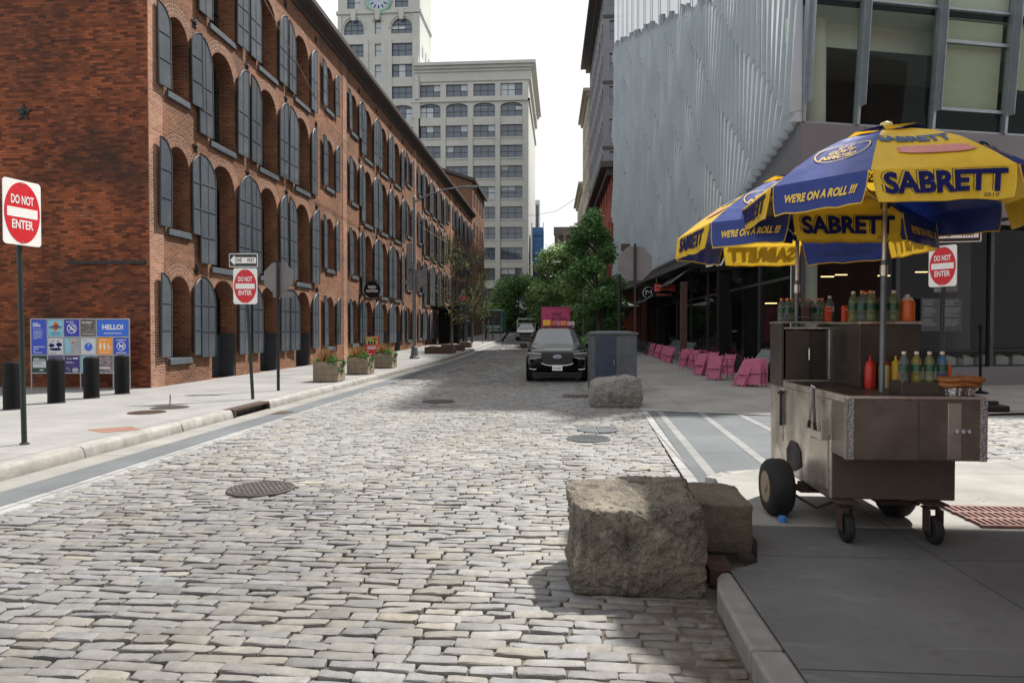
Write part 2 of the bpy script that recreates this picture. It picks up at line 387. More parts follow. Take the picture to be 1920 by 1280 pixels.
# ================================================================ GROUND, ROAD, PAVEMENTS
YS = [-6, 0, 4, 8, 12, 16, 20, 25, 30, 33, 36, 39, 42, 46, 60, 80, 100, 120, 140, 170, 260, 600, 1600]
def strip(name, xa, xb, z, mat, y0=-6, y1=1600, kind=True):
    ys = sorted(set([y0, y1] + [y for y in YS if y0 < y < y1])); m = MB()
    fa = xa if callable(xa) else (lambda y: xa); fb = xb if callable(xb) else (lambda y: xb)
    for a, b in zip(ys[:-1], ys[1:]):
        m.poly([(fa(a), a, zp(a)+z), (fb(a), a, zp(a)+z), (fb(b), b, zp(b)+z), (fa(b), b, zp(b)+z)])
    o = m.build(name, mat)
    return struct(o) if kind else o

strip('ground', -900, 900, -.09, M('ground_earth', (.16,.15,.14), .9, var=.2, vs=.2))
strip('road', lambda y: -6.3, lambda y: 2.4 if y < 15 else 1.75, -.05, MT['mortar'], -6, 200)

LC = (.232, .229, .223)
def cobbles(name, xa, xb, y0, y1, pitch, seed, mat, zoff=0.0, tilt=.02, mean=LC, gapf=None):
    g = np.random.default_rng(seed); st = []
    y = y0
    while y < y1:
        x = xa(y) + g.uniform(-.05, .02); row = pitch*g.uniform(.9, 1.1); off = g.uniform(-.01, .01)
        while x < xb(y) - .03:
            L = g.choice([.18, .21, .235, .26, .285, .31], p=[.1,.2,.25,.25,.12,.08])*g.uniform(.93, 1.07)
            if x + L > xb(y) - .06: L = xb(y) - x
            yy = y + row/2 + off + tilt*(x - 0) * -1 + .018*math.sin(x*1.3+y*.7) + .012*math.sin(x*3.1+y*2.3) + g.normal(0, .004)
            st.append((x + L/2, yy, L, row)); x += L
        y += row
    st = np.array(st); n = len(st)
    Z = np.array([zp(v) for v in st[:, 1]]) + zoff
    # tone: warm / cool stones, patches
    ton = g.normal(1, .105, n).clip(.6, 1.35)
    warm = g.normal(0, .022, n)
    for i in range(n):
        p = mnoise.noise(Vector((st[i,0]*.35, st[i,1]*.28, 3.1)))
        q = mnoise.noise(Vector((st[i,0]*.9+9, st[i,1]*.5, 7.7)))
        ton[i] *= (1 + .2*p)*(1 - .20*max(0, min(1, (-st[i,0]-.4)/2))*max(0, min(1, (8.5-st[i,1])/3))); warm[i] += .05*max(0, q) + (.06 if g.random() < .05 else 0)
    bas = np.array(mean)
    cols = bas[None, :]*ton[:, None]*np.stack([1+warm, 1+warm*.25, 1-warm*1.1], 1)
    lod = np.where(st[:,1] < 8.5, 0, np.where(st[:,1] < 20, 1, 2))
    T = {0: ([-1,-1,-.92,-.5,0,.5,.92,1,1], [-1,-1,-.84,0,.84,1,1]), 1: ([-1,-1,-.75,.75,1,1], [-1,-1,-.5,.5,1,1]), 2: ([-1,-1,1,1], [-1,-1,1,1])}
    V = []; F = []; C = []; base = 0
    for l in (0, 1, 2):
        idx = np.where(lod == l)[0]
        if not len(idx): continue
        us, vs = np.array(T[l][0], float), np.array(T[l][1], float); nu, nv = len(us), len(vs)
        U, W = np.meshgrid(us, vs, indexing='ij'); sk = np.zeros((nu, nv), bool); sk[0] = sk[-1] = True; sk[:, 0] = sk[:, -1] = True
        U = U.ravel(); W = W.ravel(); sk = sk.ravel()
        s = st[idx]; k = len(idx)
        gap = g.uniform(.0035, .0095, k) if l == 0 else g.uniform(.0025, .0072, k)
        hx = s[:,2]/2 - gap*.8; hy = s[:,3]/2 - gap
        cj = g.normal(0, .0065 if l < 2 else .004, (k, 2, 4))
        def bil(c): return (c[:,0:1]*(1-U)*(1-W) + c[:,1:2]*(1+U)*(1-W) + c[:,2:3]*(1+U)*(1+W) + c[:,3:4]*(1-U)*(1+W))/4
        # rounded corners
        cr = 1 - .07*(np.abs(U)**8)*(np.abs(W)**8)
        X = s[:,0:1] + hx[:,None]*U*cr + bil(cj[:,0]); Yv = s[:,1:2] + hy[:,None]*W*cr + bil(cj[:,1])
        zt = g.uniform(-.005, .005, k)[:,None] + g.normal(0, .0032, k)[:,None]*U + g.normal(0, .0022, k)[:,None]*W
        zt = zt - .006*np.abs(U)**20 - .0055*np.abs(W)**14 + g.normal(0, .0016, (k, nu*nv))
        Zv = Z[idx][:,None] + np.where(sk, -.07, zt)
        P = np.stack([X, Yv, Zv], -1).reshape(-1, 3)
        q = []
        for i in range(nu-1):
            for j in range(nv-1): q.append((i*nv+j, (i+1)*nv+j, (i+1)*nv+j+1, i*nv+j+1))
        q = np.array(q)
        Fk = (np.arange(k)[:,None,None]*nu*nv + q[None]).reshape(-1, 4) + base
        V.append(P); F.append(Fk); C.append(np.repeat(cols[idx], nu*nv, 0)); base += len(P)
    me = arr_mesh(name, np.concatenate(V), np.concatenate(F), np.concatenate(C))
    return struct(link(name, me, mat, None, 40))
o_ = MB(); o_.poly([(4.3,7.9,-.03),(40,12,-.03),(40,26,-.03),(4.3,14.6,-.03)]); struct(o_.build('side_street', MT['slab']))
def right_edge(y): return .92 if y < 4.6 else (1.32 if y < 7.4 else min(1.37 + .045*(y-8), 1.72))
def dirtmask(t, oc, cc):
    # trodden dirt along the near kerb
    sep = t.nodes.new('ShaderNodeSeparateXYZ'); t.links.new(oc, sep.inputs[0])
    a = mrange(t, sep.outputs['X'], .1, .85, 0, 1); b = mrange(t, sep.outputs['Y'], 4.9, 4.2, 0, 1)
    mm = N(t, 'ShaderNodeMath', _operation='MULTIPLY'); t.links.new(a, mm.inputs[0]); t.links.new(b, mm.inputs[1])
    n2 = N(t, 'ShaderNodeMath', _operation='MULTIPLY'); t.links.new(mm.outputs[0], n2.inputs[0]); t.links.new(mrange(t, noise_(t, 5, 7, .7, oc), .3, .62, .1, 1.15), n2.inputs[1])
    n2.use_clamp = True
    cc = mixc(t, mrange(t, noise_(t, .55, 7, .66, oc), .52, .7, 0, .45), cc, scl2(t, cc, .55))
    cc = mixc(t, mrange(t, noise_(t, 22, 6, .75, oc), .54, .70, 0, .5), cc, scl2(t, cc, .6))
    return mixc(t, n2.outputs[0], cc, (.085, .062, .042))
MT['cobble'] = attr_mat('granite_sett', .72, 1.0, .55, 70, dirtmask)
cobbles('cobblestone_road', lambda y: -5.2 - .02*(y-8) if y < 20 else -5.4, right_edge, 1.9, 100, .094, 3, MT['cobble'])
cobbles('side_street', lambda y: 4.35, lambda y: 16, 8.7, 13.6, .15, 5, MT['cobble'], -.005, .0, (.26,.26,.25))
# sandy joints: shallower on the right, deep on the left
nx, ny = 60, 220
gx = np.linspace(-5.6, 1.9, nx); gy = np.concatenate([np.linspace(1.5, 12, 150), np.linspace(12.2, 100, 70)])
v = []; f = []
for j, y in enumerate(gy):
    for i, x in enumerate(gx):
        k = mnoise.noise(Vector((x*.5, y*.35, 1.5)))*.5 + .5
        fill = max(0, min(1, (x + 1.6)/2.2))*max(0.25, min(1, (7-y)/3)) + max(0, k-.55)*1.2
        v.append((x, y, zp(y) - .046 + .038*min(1, fill) + .004*mnoise.noise(Vector((x*8, y*8, 0)))))
for j in range(ny-1):
    for i in range(nx-1): f.append((j*nx+i, j*nx+i+1, (j+1)*nx+i+1, (j+1)*nx+i))
struct(link('joint_sand', arr_mesh('joint_sand', v, f), MT['mortar'], None, 180))

# left gutter, dark slab band, border setts
strip('gutter', -6.30, -5.85, -.004, MT['gutter'], 0, 130)
strip('gutter_slab', -5.85, lambda y: -5.38, .001, MT['slab'], 0, 130)
strip('road_border', -5.38, lambda y: -5.14 - .02*(y-8) if y < 20 else -5.38, -.002, MT['borderstone'], 0, 21)
# left kerb of separate granite blocks
m = MB(); y = -2.0
while y < 130:
    L = random.uniform(1.7, 2.6)
    if y < 12.62 < y + L: L = 12.62 - y
    if abs(y - 12.62) < .01: y = 14.22; continue
    a, b = y + .006, y + L - .006; j = [random.uniform(-.012, .012) for _ in range(3)]
    prof = [(-6.29, -.08), (-6.275+j[0]*.5, .03), (-6.30+j[0]*.5, .125+j[1]*.4), (-6.335, .152), (-6.50, .154), (-6.50, -.08)]
    vs = []
    for yy in (a, (a+b)/2, b):
        for px, pz in prof: vs.append((px + random.uniform(-.006, .006), yy, pz + zp(yy) + random.uniform(-.003, .003)))
    fs = [tuple(range(5, -1, -1)), tuple(range(12, 18))]
    for r in range(2):
        for k in range(6): fs.append((r*6+k, r*6+(k+1) % 6, (r+1)*6+(k+1) % 6, (r+1)*6+k))
    m.add(vs, fs); y += L
o = struct(m.build('kerb', MT['kerbstone'], bevel=.018, seg=3, smooth=50))
# left pavement: plaza in front of the end wall, then along the street
strip('pavement', -60, -6.5, .15, MT['concrete'], -6, 17.6)
strip('pavement', -10.9, -6.5, .15, MT['concrete'], 17.6, 82)
strip('pavement', -40, -6.5, .15, MT['concrete'], 82, 190)

# right: crossing, its stone bands, far and near pavements
strip('crossing', 1.74, 4.40, -.002, MT['asphalt'], 6.9, 14.4)
def band(name, x0, x1, w, y0, y1, z, mat):
    m = MB(); m.poly([(x0, y0, z), (x0+w, y0, z), (x1+w, y1, z), (x1, y1, z)]); return struct(m.build(name, mat))
band('border_band', 1.36, 1.70, .13, 7.2, 15.7, .002, MT['borderstone'])
band('slab_band', 1.49, 1.85, .155, 7.2, 15.7, .003, MT['slab'])
band('stone_band', 1.645, 2.0, .115, 7.2, 15.7, .004, MT['linestone'])
band('crossing_line', 2.45, 2.75, .125, 7.6, 14.35, .003, MT['linestone'])
band('crossing_line', 3.42, 3.46, .125, 7.9, 14.35, .003, MT['linestone'])
m = MB()
m.poly([(1.62, 14.3, .012), (4.0, 13.75, .012), (7, 13.9, .012), (40, 22.5, .012), (40, 34, .05), (1.74, 34, .05)])
struct(m.build('pavement', MT['concrete_far']))
strip('pavement', 1.74, 40, .05, MT['concrete_far'], 34, 190)
m = MB()
near = [(1.10,-4),(1.10,4.55),(1.32,4.72),(1.45,5.2),(1.62,7.36),(1.85,7.62),(2.35,7.82),(4.62,8.38),(16,11.2),(16,-4)]
m.prism([(1.47,5.62)] + near[4:9] + [(16,5.62)], -.08, .12)
struct(m.build('pavement', MT['concrete_far'], bevel=.008))
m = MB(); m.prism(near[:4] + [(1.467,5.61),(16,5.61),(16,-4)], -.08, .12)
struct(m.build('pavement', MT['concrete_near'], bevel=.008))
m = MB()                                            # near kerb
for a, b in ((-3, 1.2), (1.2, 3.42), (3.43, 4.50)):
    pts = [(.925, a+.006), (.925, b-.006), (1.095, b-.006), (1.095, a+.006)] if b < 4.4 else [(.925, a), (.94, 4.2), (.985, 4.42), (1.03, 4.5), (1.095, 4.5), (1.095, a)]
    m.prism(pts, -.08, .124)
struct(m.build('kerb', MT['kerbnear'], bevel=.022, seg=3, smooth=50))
m = MB()
for a, b in zip(near[4:9], near[5:10]):             # pale kerb line of the far edge
    d = Vector((b[0]-a[0], b[1]-a[1], 0)).normalized(); n = Vector((-d.y, d.x, 0))*.13
    m.prism([a, b, (b[0]+n.x, b[1]+n.y), (a[0]+n.x, a[1]+n.y)], -.08, .117)
struct(m.build('kerb', MT['kerbstone'], bevel=.012))
# ================================================================ BRICK WAREHOUSE (street wall at X = -10.86)
FX = -10.86; FY0 = 17.26; ZB = .1
UN = 16.5
UY = [18.14 + UN*k - .12*k for k in range(4)]
FL = [(.88, 3.2, .12, 3.26), (4.47, 6.84, 3.62, 6.90), (8.24, 10.45, 7.50, 10.47), (11.84, 13.82, 11.10, 13.84)]   # N sill, N top, T sill, T top
BANDS = [0.0, 3.6, 7.2, 10.8, 14.85]
UEND = 82.0
rtN, rtT = 1.06, 1.55
opens = []                                            # (floor, kind, y0, y1, z0, ztop)
for k, u in enumerate(UY):
    for fl in range(4):
        zn0, zn1, zt0, zt1 = FL[fl]
        rise = (.06*k if fl == 0 else 0)
        for kind, o in (('N', 0), ('T', 2.30), ('T', 5.68), ('T', 9.0), ('N', 12.6)):
            wd = rtN if kind == 'N' else rtT
            z0, z1 = (zn0 + rise, zn1) if kind == 'N' else (zt0 + rise, zt1)
            opens.append((fl, kind, u+o, u+o+wd, z0, z1))
def arc(y0, y1, zt, n=12):
    r = (y1-y0)/2; c = (y0+y1)/2; zs = zt - r
    return [(c - r*math.cos(math.pi*i/n), zs + r*math.sin(math.pi*i/n)) for i in range(n+1)]
def arched_wall(m, X, ya, yb, za, zb, ops, depth, sgn=-1):
    P = lambda y, z, d=0: (X + sgn*d, y, z)
    y = ya
    for (y0, y1, z0, z1) in sorted(ops):
        m.poly([P(y, za), P(y0, za), P(y0, zb), P(y, zb)])
        if z0 > za: m.poly([P(y0, za), P(y1, za), P(y1, z0), P(y0, z0)])
        a = arc(y0, y1, z1)
        for (p, q) in zip(a[:-1], a[1:]): m.poly([P(*p), P(*q), P(q[0], zb), P(p[0], zb)])
        path = [(y0, max(z0, za))] + a + [(y1, max(z0, za))]; s = 0
        for (p, q) in zip(path[:-1], path[1:]):
            L = math.hypot(q[0]-p[0], q[1]-p[1])
            vert = abs(q[0]-p[0]) < 1e-6
            uv = [(0, p[1]), (depth, p[1]), (depth, q[1]), (0, q[1])] if vert else [(0, s), (depth, s), (depth, s+L), (0, s+L)]
            m.poly([P(*p), P(p[0], p[1], depth), P(q[0], q[1], depth), P(*q)], uv); s += L
        m.poly([P(y0, max(z0, za)), P(y1, max(z0, za)), P(y1, max(z0, za), depth), P(y0, max(z0, za), depth)])
        y = y1
    m.poly([P(y, za), P(yb, za), P(yb, zb), P(y, zb)])

wh = thing('brick_warehouse', 'long four storey brick warehouse with rows of arched openings and grey iron shutters', 'building', (0,0,0))
m = MB()
for fl in range(4):
    arched_wall(m, FX, FY0, UEND, BANDS[fl], BANDS[fl+1], [(o[2], o[3], o[4], o[5]) for o in opens if o[0] == fl], .58)
m.build('street_wall', MT['brick_front'], wh)
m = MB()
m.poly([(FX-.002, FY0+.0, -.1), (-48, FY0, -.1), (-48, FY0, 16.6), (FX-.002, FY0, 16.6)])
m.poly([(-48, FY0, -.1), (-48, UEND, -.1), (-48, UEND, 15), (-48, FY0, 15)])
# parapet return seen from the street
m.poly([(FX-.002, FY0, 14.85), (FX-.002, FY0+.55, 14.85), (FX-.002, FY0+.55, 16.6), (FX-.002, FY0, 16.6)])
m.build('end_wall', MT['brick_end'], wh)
# toothed brick quoin repairs at party walls: shallow pilaster strips
MT['pier'] = brick_mat('brick_pier', (.22,.10,.06), (.34,.17,.11), (.40,.34,.28), soot=.2, pale=.5)
for k in range(0, 4):
    m = MB(); y0 = UY[k] - 1.35 if k else FY0+.002; m.box(FX-.01, FX+.022, y0, y0+.62, .1, 14.84); m.build('party_pier', MT['pier'], wh)
m = MB()                                              # roof eave
pr = [(FX-.6, 14.852), (FX+.06, 14.852), (FX+.10, 15.0), (FX+.42, 15.16), (FX+.5, 15.3), (FX+.5, 15.5), (FX-.6, 16.1)]
n = len(pr); ya, yb = FY0 + .56, UEND - .3
m.add([(x, ya, z) for x, z in pr] + [(x, yb, z) for x, z in pr], [tuple(range(n)), tuple(range(2*n-1, n-1, -1))] + [(i, i+n, (i+1) % n + n, (i+1) % n) for i in range(n)])
m.build('roof_eave', MT['eave'], wh)
m = MB(); m.poly([(FX-.55, FY0+.3, 16.05), (FX-.55, UEND-.3, 16.05), (-47.9, UEND-.3, 16.05), (-47.9, FY0+.3, 16.05)]); m.build('roof', MT['eave'], wh)
# voussoir rings
m = MB()
for (fl, kind, y0, y1, z0, z1) in opens:
    r = (y1-y0)/2; c = (y0+y1)/2; zs = z1-r; th = .36; nseg = 14
    for i in range(nseg):
        a0, a1 = math.pi*(-.02 + 1.04*i/nseg), math.pi*(-.02 + 1.04*(i+1)/nseg)
        p = lambda a, rr: (FX + .006, c - rr*math.cos(a), zs + rr*math.sin(a))
        m.poly([p(a0, r+.002), p(a1, r+.002), p(a1, r+th), p(a0, r+th)], [(a0*(r+.1), 0), (a1*(r+.1), 0), (a1*(r+.1), th), (a0*(r+.1), th)])
m.build('arch_brickwork', MT['brick_arch'], wh)
# shutters: one leaf of each kind, then copies that share the mesh
def leaf(kind, wd, h, nrow, ncol, high_right):
    m = MB(); r = wd; zs = h - r                      # quarter-round top, high side outward
    pts = [(0, 0), (wd, 0)]
    if high_right: pts += [(wd, h)] + [(wd - r*math.sin(math.pi/2*i/8), zs + r*math.cos(math.pi/2*i/8)) for i in range(1, 9)]
    else: pts += [(r*math.cos(math.pi/2*i/8), zs + r*math.sin(math.pi/2*i/8)) for i in range(0, 8)] + [(0, h)]
    T = Matrix(((0,0,1,0),(1,0,0,0),(0,1,0,0),(0,0,0,1)))    # poly x->Y, y->Z, height->X
    m.prism(pts, 0.0, .035, T)
    def top(x):
        d = (wd - x) if high_right else x
        return zs + math.sqrt(max(0, r*r - d*d))
    g = MB()
    for c in range(1, ncol):
        x = wd*c/ncol; g.prism([(x-.012, .03), (x+.012, .03), (x+.012, top(x)-.06), (x-.012, top(x)-.06)], .035, .047, T)
    for rr in range(1, nrow+1):
        z = h*rr/(nrow+1) * .97
        x0, x1 = .03, wd-.03
        if z > zs - .05: continue
        g.prism([(x0, z-.02), (x1, z-.02), (x1, z+.02), (x0, z+.02)], .0355, .052, T)
    rim = MB()                                        # raised edge along the curve
    cur = pts[2:] if high_right else pts[2:]
    cur = [(wd, 0)] + cur + [(0, 0)]
    rim.tube([(.04, x, z) for x, z in cur], .018, 5)
    gl = MB(); gl.v = m.v; gl.f = m.f; gl.uv = m.uv; gl.add(g.v, g.f); gl.add(rim.v, rim.f)
    o = gl.build('shutter', MT['shutter']); return o
leaves = {}
dims = {('N',0): 2.28, ('N',1): 2.37, ('N',2): 2.21, ('N',3): 1.98, ('T',0): 2.42, ('T',1): 3.24, ('T',2): 2.95, ('T',3): 2.70}
shut = []
for o_ in opens:
    fl, kind, y0, y1, z0, z1 = o_
    wd = (y1-y0)/2 - .01; h = dims[(kind, fl)]
    for side in (0, 1):
        yp = y0 - wd - .035 if side == 0 else y1 + .035
        shut.append((yp, kind, fl, wd, h, side, z1 - h + .02))
shut.sort(key=lambda a: a[0])
rest_v = MB()
hook = []
for i, (yp, kind, fl, wd, h, side, z) in enumerate(shut):
    key = (kind, fl, side)
    if key not in leaves:
        leaves[key] = leaf(kind, wd, h, 2 if kind == 'N' or fl == 0 else 3, 1 if kind == 'N' else 2, side == 1)
        src = leaves[key]; o = src
    else: o = leaves[key].copy(); col.objects.link(o)
    a = R(random.uniform(2, 9)) if random.random() < .8 else R(random.uniform(9, 20))
    o.parent = wh
    px = FX + .06
    if side == 0:                                     # hinge on the right edge (towards the opening)
        o.location = (px, yp, z); o.rotation_euler = (0, 0, 0); ang = a
        # rotate about far hinge
        hy = yp + wd; o.rotation_euler[2] = -ang*.0; o.location = (px + .03, yp, z)
    else: o.location = (px + .03, yp, z)
    o.rotation_euler = (0, R(random.uniform(-.6, .6)), R(random.uniform(-5, 5)))
    if i >= 99:
        me = o.data; Mw = Matrix.Translation(o.location) @ o.rotation_euler.to_matrix().to_4x4()
        rest_v.add([tuple(v.co) for v in me.vertices], [tuple(p.vertices) for p in me.polygons], Mw)
        if o is leaves[key]: leaves[key] = o; o.hide_render = False
        if o is not leaves[key] or True:
            if o is leaves[key]:
                leaves[key] = bpy.data.objects.new('shutter', o.data)
            bpy.data.objects.remove(o)
for k_, o in list(leaves.items()):
    if o.name not in col.objects: bpy.data.objects.remove(o)
tag(rest_v.build('shutter', MT['shutter'], wh), kind='stuff')
# window glazing deep in each opening, sills, anchors, lower dark doors
first = {}
for i, (fl, kind, y0, y1, z0, z1) in enumerate(sorted(opens, key=lambda a: a[2])):
    key = (fl, kind)
    if key not in first:
        m = MB(); wd = y1-y0; hh = z1-z0
        m.box(.0, .02, 0, wd, 0, hh)
        for q in (.0, .5, 1.0): m.box(.02, .06, wd*q-.03, wd*q+.03, 0, hh)
        for q in (.0, .33, .66): m.box(.021, .055, 0, wd, hh*q-.02+.03, hh*q+.02+.03)
        first[key] = m.build('window', MT['darkglass'], wh); o = first[key]
    else: o = first[key].copy(); col.objects.link(o); o.parent = wh
    o.location = (FX - .575, y0, z0)
sills = MB(); k = 0
for (fl, kind, y0, y1, z0, z1) in sorted(opens, key=lambda a: a[2]):
    if kind == 'T' and fl == 0:
        m = MB(); m.box(FX-.56, FX-.03, y1-.09, y1-.004, z0, 1.55); m.box(FX-.56, FX-.5, y0+.02, y1-.1, z0, 1.5)
        m.build('door', MT['navy'], wh); continue
    m = MB(); m.box(FX-.50, FX+.085, y0-.07, y1+.02, z0-.17, z0+.004)
    m.build('sill', MT['sill'], wh, bevel=.01)
def star(m, r=.17, T=None):
    p = []
    for i in range(10):
        a = math.pi/2 + math.pi*i/5; rr = r if i % 2 == 0 else r*.45; p.append((rr*math.cos(a), rr*math.sin(a)))
    m.prism(p, 0, .03, T); m.prism([(x*.35, y*.35) for x, y in p], .03, .07, T)
Tx = Matrix(((0,0,1,0),(1,0,0,0),(0,1,0,0),(0,0,0,1)))
for k, u in enumerate(UY):
    for zc in (3.45, 7.08, 10.72, 14.42):
        for o in (1.42, 4.78, 8.1, 11.4):
            m = MB(); star(m, .17); s_ = m.build('star_anchor', MT['iron'], wh); s_.matrix_local = Matrix.Translation((FX, u+o, zc)) @ Tx
m = MB(); star(m, .24); s_ = m.build('star_anchor', MT['iron'], wh); s_.matrix_local = Matrix.Translation((-14.3, FY0, 7.45)) @ Matrix(((1,0,0,0),(0,0,-1,0),(0,1,0,0),(0,0,0,1)))
m = MB(); m.box(-13.1, -10.95, FY0-.06, FY0-.002, 3.42, 3.5); m.build('pipe', MT['iron'], wh)
# far taller block
tb = thing('brick_block', 'taller brick block with a dark arched opening on its side wall beyond the long warehouse', 'building', (0,0,0))
m = MB()
ops = []
for fl in range(5):
    zz = [.7, 4.4, 8.2, 11.9, 15.7][fl]
    for y0 in (83.6, 86.4, 89.2, 91.8):
        ops.append((y0, y0+1.1, zz+1.0, zz+3.0, fl))
for fl, (za, zb) in enumerate(((0, 4.2), (4.2, 8), (8, 11.7), (11.7, 15.4), (15.4, 19.4))):
    arched_wall(m, FX, UEND, 94.5, za, zb, [o[:4] for o in ops if o[4] == fl], .4)
m.poly([(FX, UEND, 14.8), (-30, UEND, 14.8), (-30, UEND, 22.4), (-20, UEND, 22.4), (FX, UEND, 19.4)])
m.poly([(FX, 94.5, 0), (-30, 94.5, 0), (-30, 94.5, 19.4), (FX, 94.5, 19.4)])
m.build('wall', MT['brick_front'], tb)
for o_ in ops:
    q = MB(); q.box(FX-.395, FX-.37, o_[0], o_[1], o_[2], o_[3]); q.build('window', MT['darkglass'], tb)
    q = MB(); h = o_[3]-o_[2]
    q.box(FX+.02, FX+.05, o_[0]-.52, o_[0]-.02, o_[2], o_[3]-.2); q.build('shutter', MT['shutter'], tb)
m = MB(); a = arc(-15.4, -12.1, 18.6); m.add([(y, UEND-.03, z) for y, z in a] + [(-12.1, UEND-.03, 15.2), (-15.4, UEND-.03, 15.2)], [tuple(range(len(a)+2))]); m.build('dark_opening', MT['darkglass'], tb)
m = MB(); m.add([(FX+.4, UEND-.4, 19.4), (FX+.4, 94.9, 19.4), (-20, 94.9, 22.6), (-20, UEND-.4, 22.6), (FX+.4, UEND-.4, 19.75), (FX+.4, 94.9, 19.75), (-20, 94.9, 22.95), (-20, UEND-.4, 22.95)],
    [(0,3,2,1),(4,5,6,7),(0,1,5,4),(1,2,6,5),(2,3,7,6),(3,0,4,7)]); m.build('roof', MT['eave'], tb)
# ================================================================ generic wall with recessed openings
def plane(p0, p1):
    p0 = Vector(p0); d = (Vector(p1)-p0); L = d.length; d.normalize(); nrm = Vector((d.y, -d.x, 0))
    return (lambda u, z, dep=0.0: tuple(p0 + d*u - nrm*dep + Vector((0,0,z)))), L, nrm
def wall_open(m, P, ua, ub, za, zb, ops, depth, ns=8):
    u = ua
    for (u0, u1, z0, z1, rise) in sorted(ops):
        m.poly([P(u, za), P(u0, za), P(u0, zb), P(u, zb)])
        m.poly([P(u0, za), P(u1, za), P(u1, z0), P(u0, z0)])
        c, hw = (u0+u1)/2, (u1-u0)/2; n_ = ns if rise else 1
        a = [(c - hw*math.cos(math.pi*i/n_), z1 - rise + rise*math.sin(math.pi*i/n_)) for i in range(n_+1)]
        for p, q in zip(a[:-1], a[1:]): m.poly([P(*p), P(*q), P(q[0], zb), P(p[0], zb)])
        path = [(u0, z0)] + a + [(u1, z0), (u0, z0)]
        for p, q in zip(path[:-1], path[1:]):
            if (p[0]-q[0])**2 + (p[1]-q[1])**2 > 1e-9: m.poly([P(*p), P(*q), P(q[0], q[1], depth), P(p[0], p[1], depth)])
        u = u1
    m.poly([P(u, za), P(ub, za), P(ub, zb), P(u, zb)])
_wc = {}
def window_unit(parent, P, u0, u1, z0, z1, rise, depth, cols=3, rows=2, glass='towerglass', fw=.07, blind=None):
    """frame (part) > pane, blind (sub-parts); shares meshes between equal windows through the cache"""
    wd, hh = u1-u0, z1-z0
    c, hw = wd/2, wd/2; n_ = 8 if rise else 1
    a = [(wd, 0)] + [(c + hw*math.cos(math.pi*i/n_), hh - rise + rise*math.sin(math.pi*i/n_)) for i in range(n_+1)] + [(0, 0)]
    B = lambda u, z, d: P(u0+u, z0+z, depth-.02+d)
    m = MB(); m.poly([B(x, z, .02) for x, z in a]); 
    f = MB()
    def bar(x0, x1, za, zb):
        q = [B(x0, za, -.05), B(x1, za, -.05), B(x1, zb, -.05), B(x0, zb, -.05), B(x0, za, .015), B(x1, za, .015), B(x1, zb, .015), B(x0, zb, .015)]
        f.add(q, [(0,3,2,1),(4,5,6,7),(0,1,5,4),(1,2,6,5),(2,3,7,6),(3,0,4,7)])
    def ztop(x): return hh - rise + (rise*math.sqrt(max(0, 1-((x-c)/hw)**2)) if rise else 0)
    for i in range(cols+1):
        x = wd*i/cols; w_ = fw if i in (0, cols) else fw*1.3
        x0, x1 = max(0, x-w_/2 - (w_/2 if i == cols else 0)), min(wd, x+w_/2 + (w_/2 if i == 0 else 0)); bar(x0, x1, 0, ztop((x0+x1)/2))
    for j in range(rows+1):
        z = (hh - rise*.6)*j/rows if rise else hh*j/rows
        bar(0, wd, max(0, z-fw*.5), z+fw*.5)
    fo = f.build('window', MT['frame'], parent); m.build('pane', MT[glass], fo)
    if blind is None: blind = random.random()
    if blind < .55:
        k0 = random.randrange(cols); k1 = random.randint(k0+1, cols); dz = random.choice([.3, .5, .5, .98])
        q = MB(); q.poly([B(wd*k0/cols+.03, hh*(1-dz), .012), B(wd*k1/cols-.03, hh*(1-dz), .012), B(wd*k1/cols-.03, hh-rise, .012), B(wd*k0/cols+.03, hh-rise, .012)])
        q.build('blind', MT['blind'], fo)
    return fo
# ================================================================ CLOCK TOWER BUILDING at the end of the street
ct = thing('clock_tower_building', 'pale loft building with a clock tower and wide windows at the street end', 'building', (0,0,0))
YW = 130.0; ZW = 1.2
P, L, nrm = plane((-60, YW, 0), (-6.5, YW, 0))       # u from -60
U = lambda x: x + 60
m = MB()
rows = [47.2 - 3.89*i for i in range(12)]
# wing columns
wc = [(-25.35 + 5.23*i) for i in range(4)]           # centres in X
wc = [-25.45, -20.2, -14.95, -9.75]
tc_ = [-30.85, -35.5, -40.2]; tw = [4.1, 1.25, 3.9]
zt = 78
edges = [0] + [r - 1.95 for r in rows][::-1]
def band_ops(zc, hh, arch=0.0):
    return [(U(x)-2.08, U(x)+2.08, zc-hh/2, zc+hh/2+arch*.4, arch) for x in wc]
tb_rows = [r for r in rows]
allw = []
for i, zc in enumerate(rows):
    za, zb = zc-1.945, zc+1.945
    if i == 0: zb = 49.6
    if i == len(rows)-1: za = ZW - .4
    arch = .75 if i == 1 else 0
    o = band_ops(zc, 2.35, arch)
    wall_open(m, P, U(-27.3), U(-6.5), za, zb, o, .45); allw += [(q, 3) for q in o]
    o = [(U(x)-w_/2, U(x)+w_/2, zc-1.18-.1, zc+1.18-.1, 0) for x, w_ in zip(tc_, tw)]
    if i == 1: o[0] = (o[0][0], o[0][1], o[0][2], o[0][3]+.3, .75)
    wall_open(m, P, U(-43.3), U(-27.3), za, min(zb, zc+1.945), o, .45)
    allw += [(q, 3 if q[1]-q[0] > 2 else 1) for q in o if i < 4]
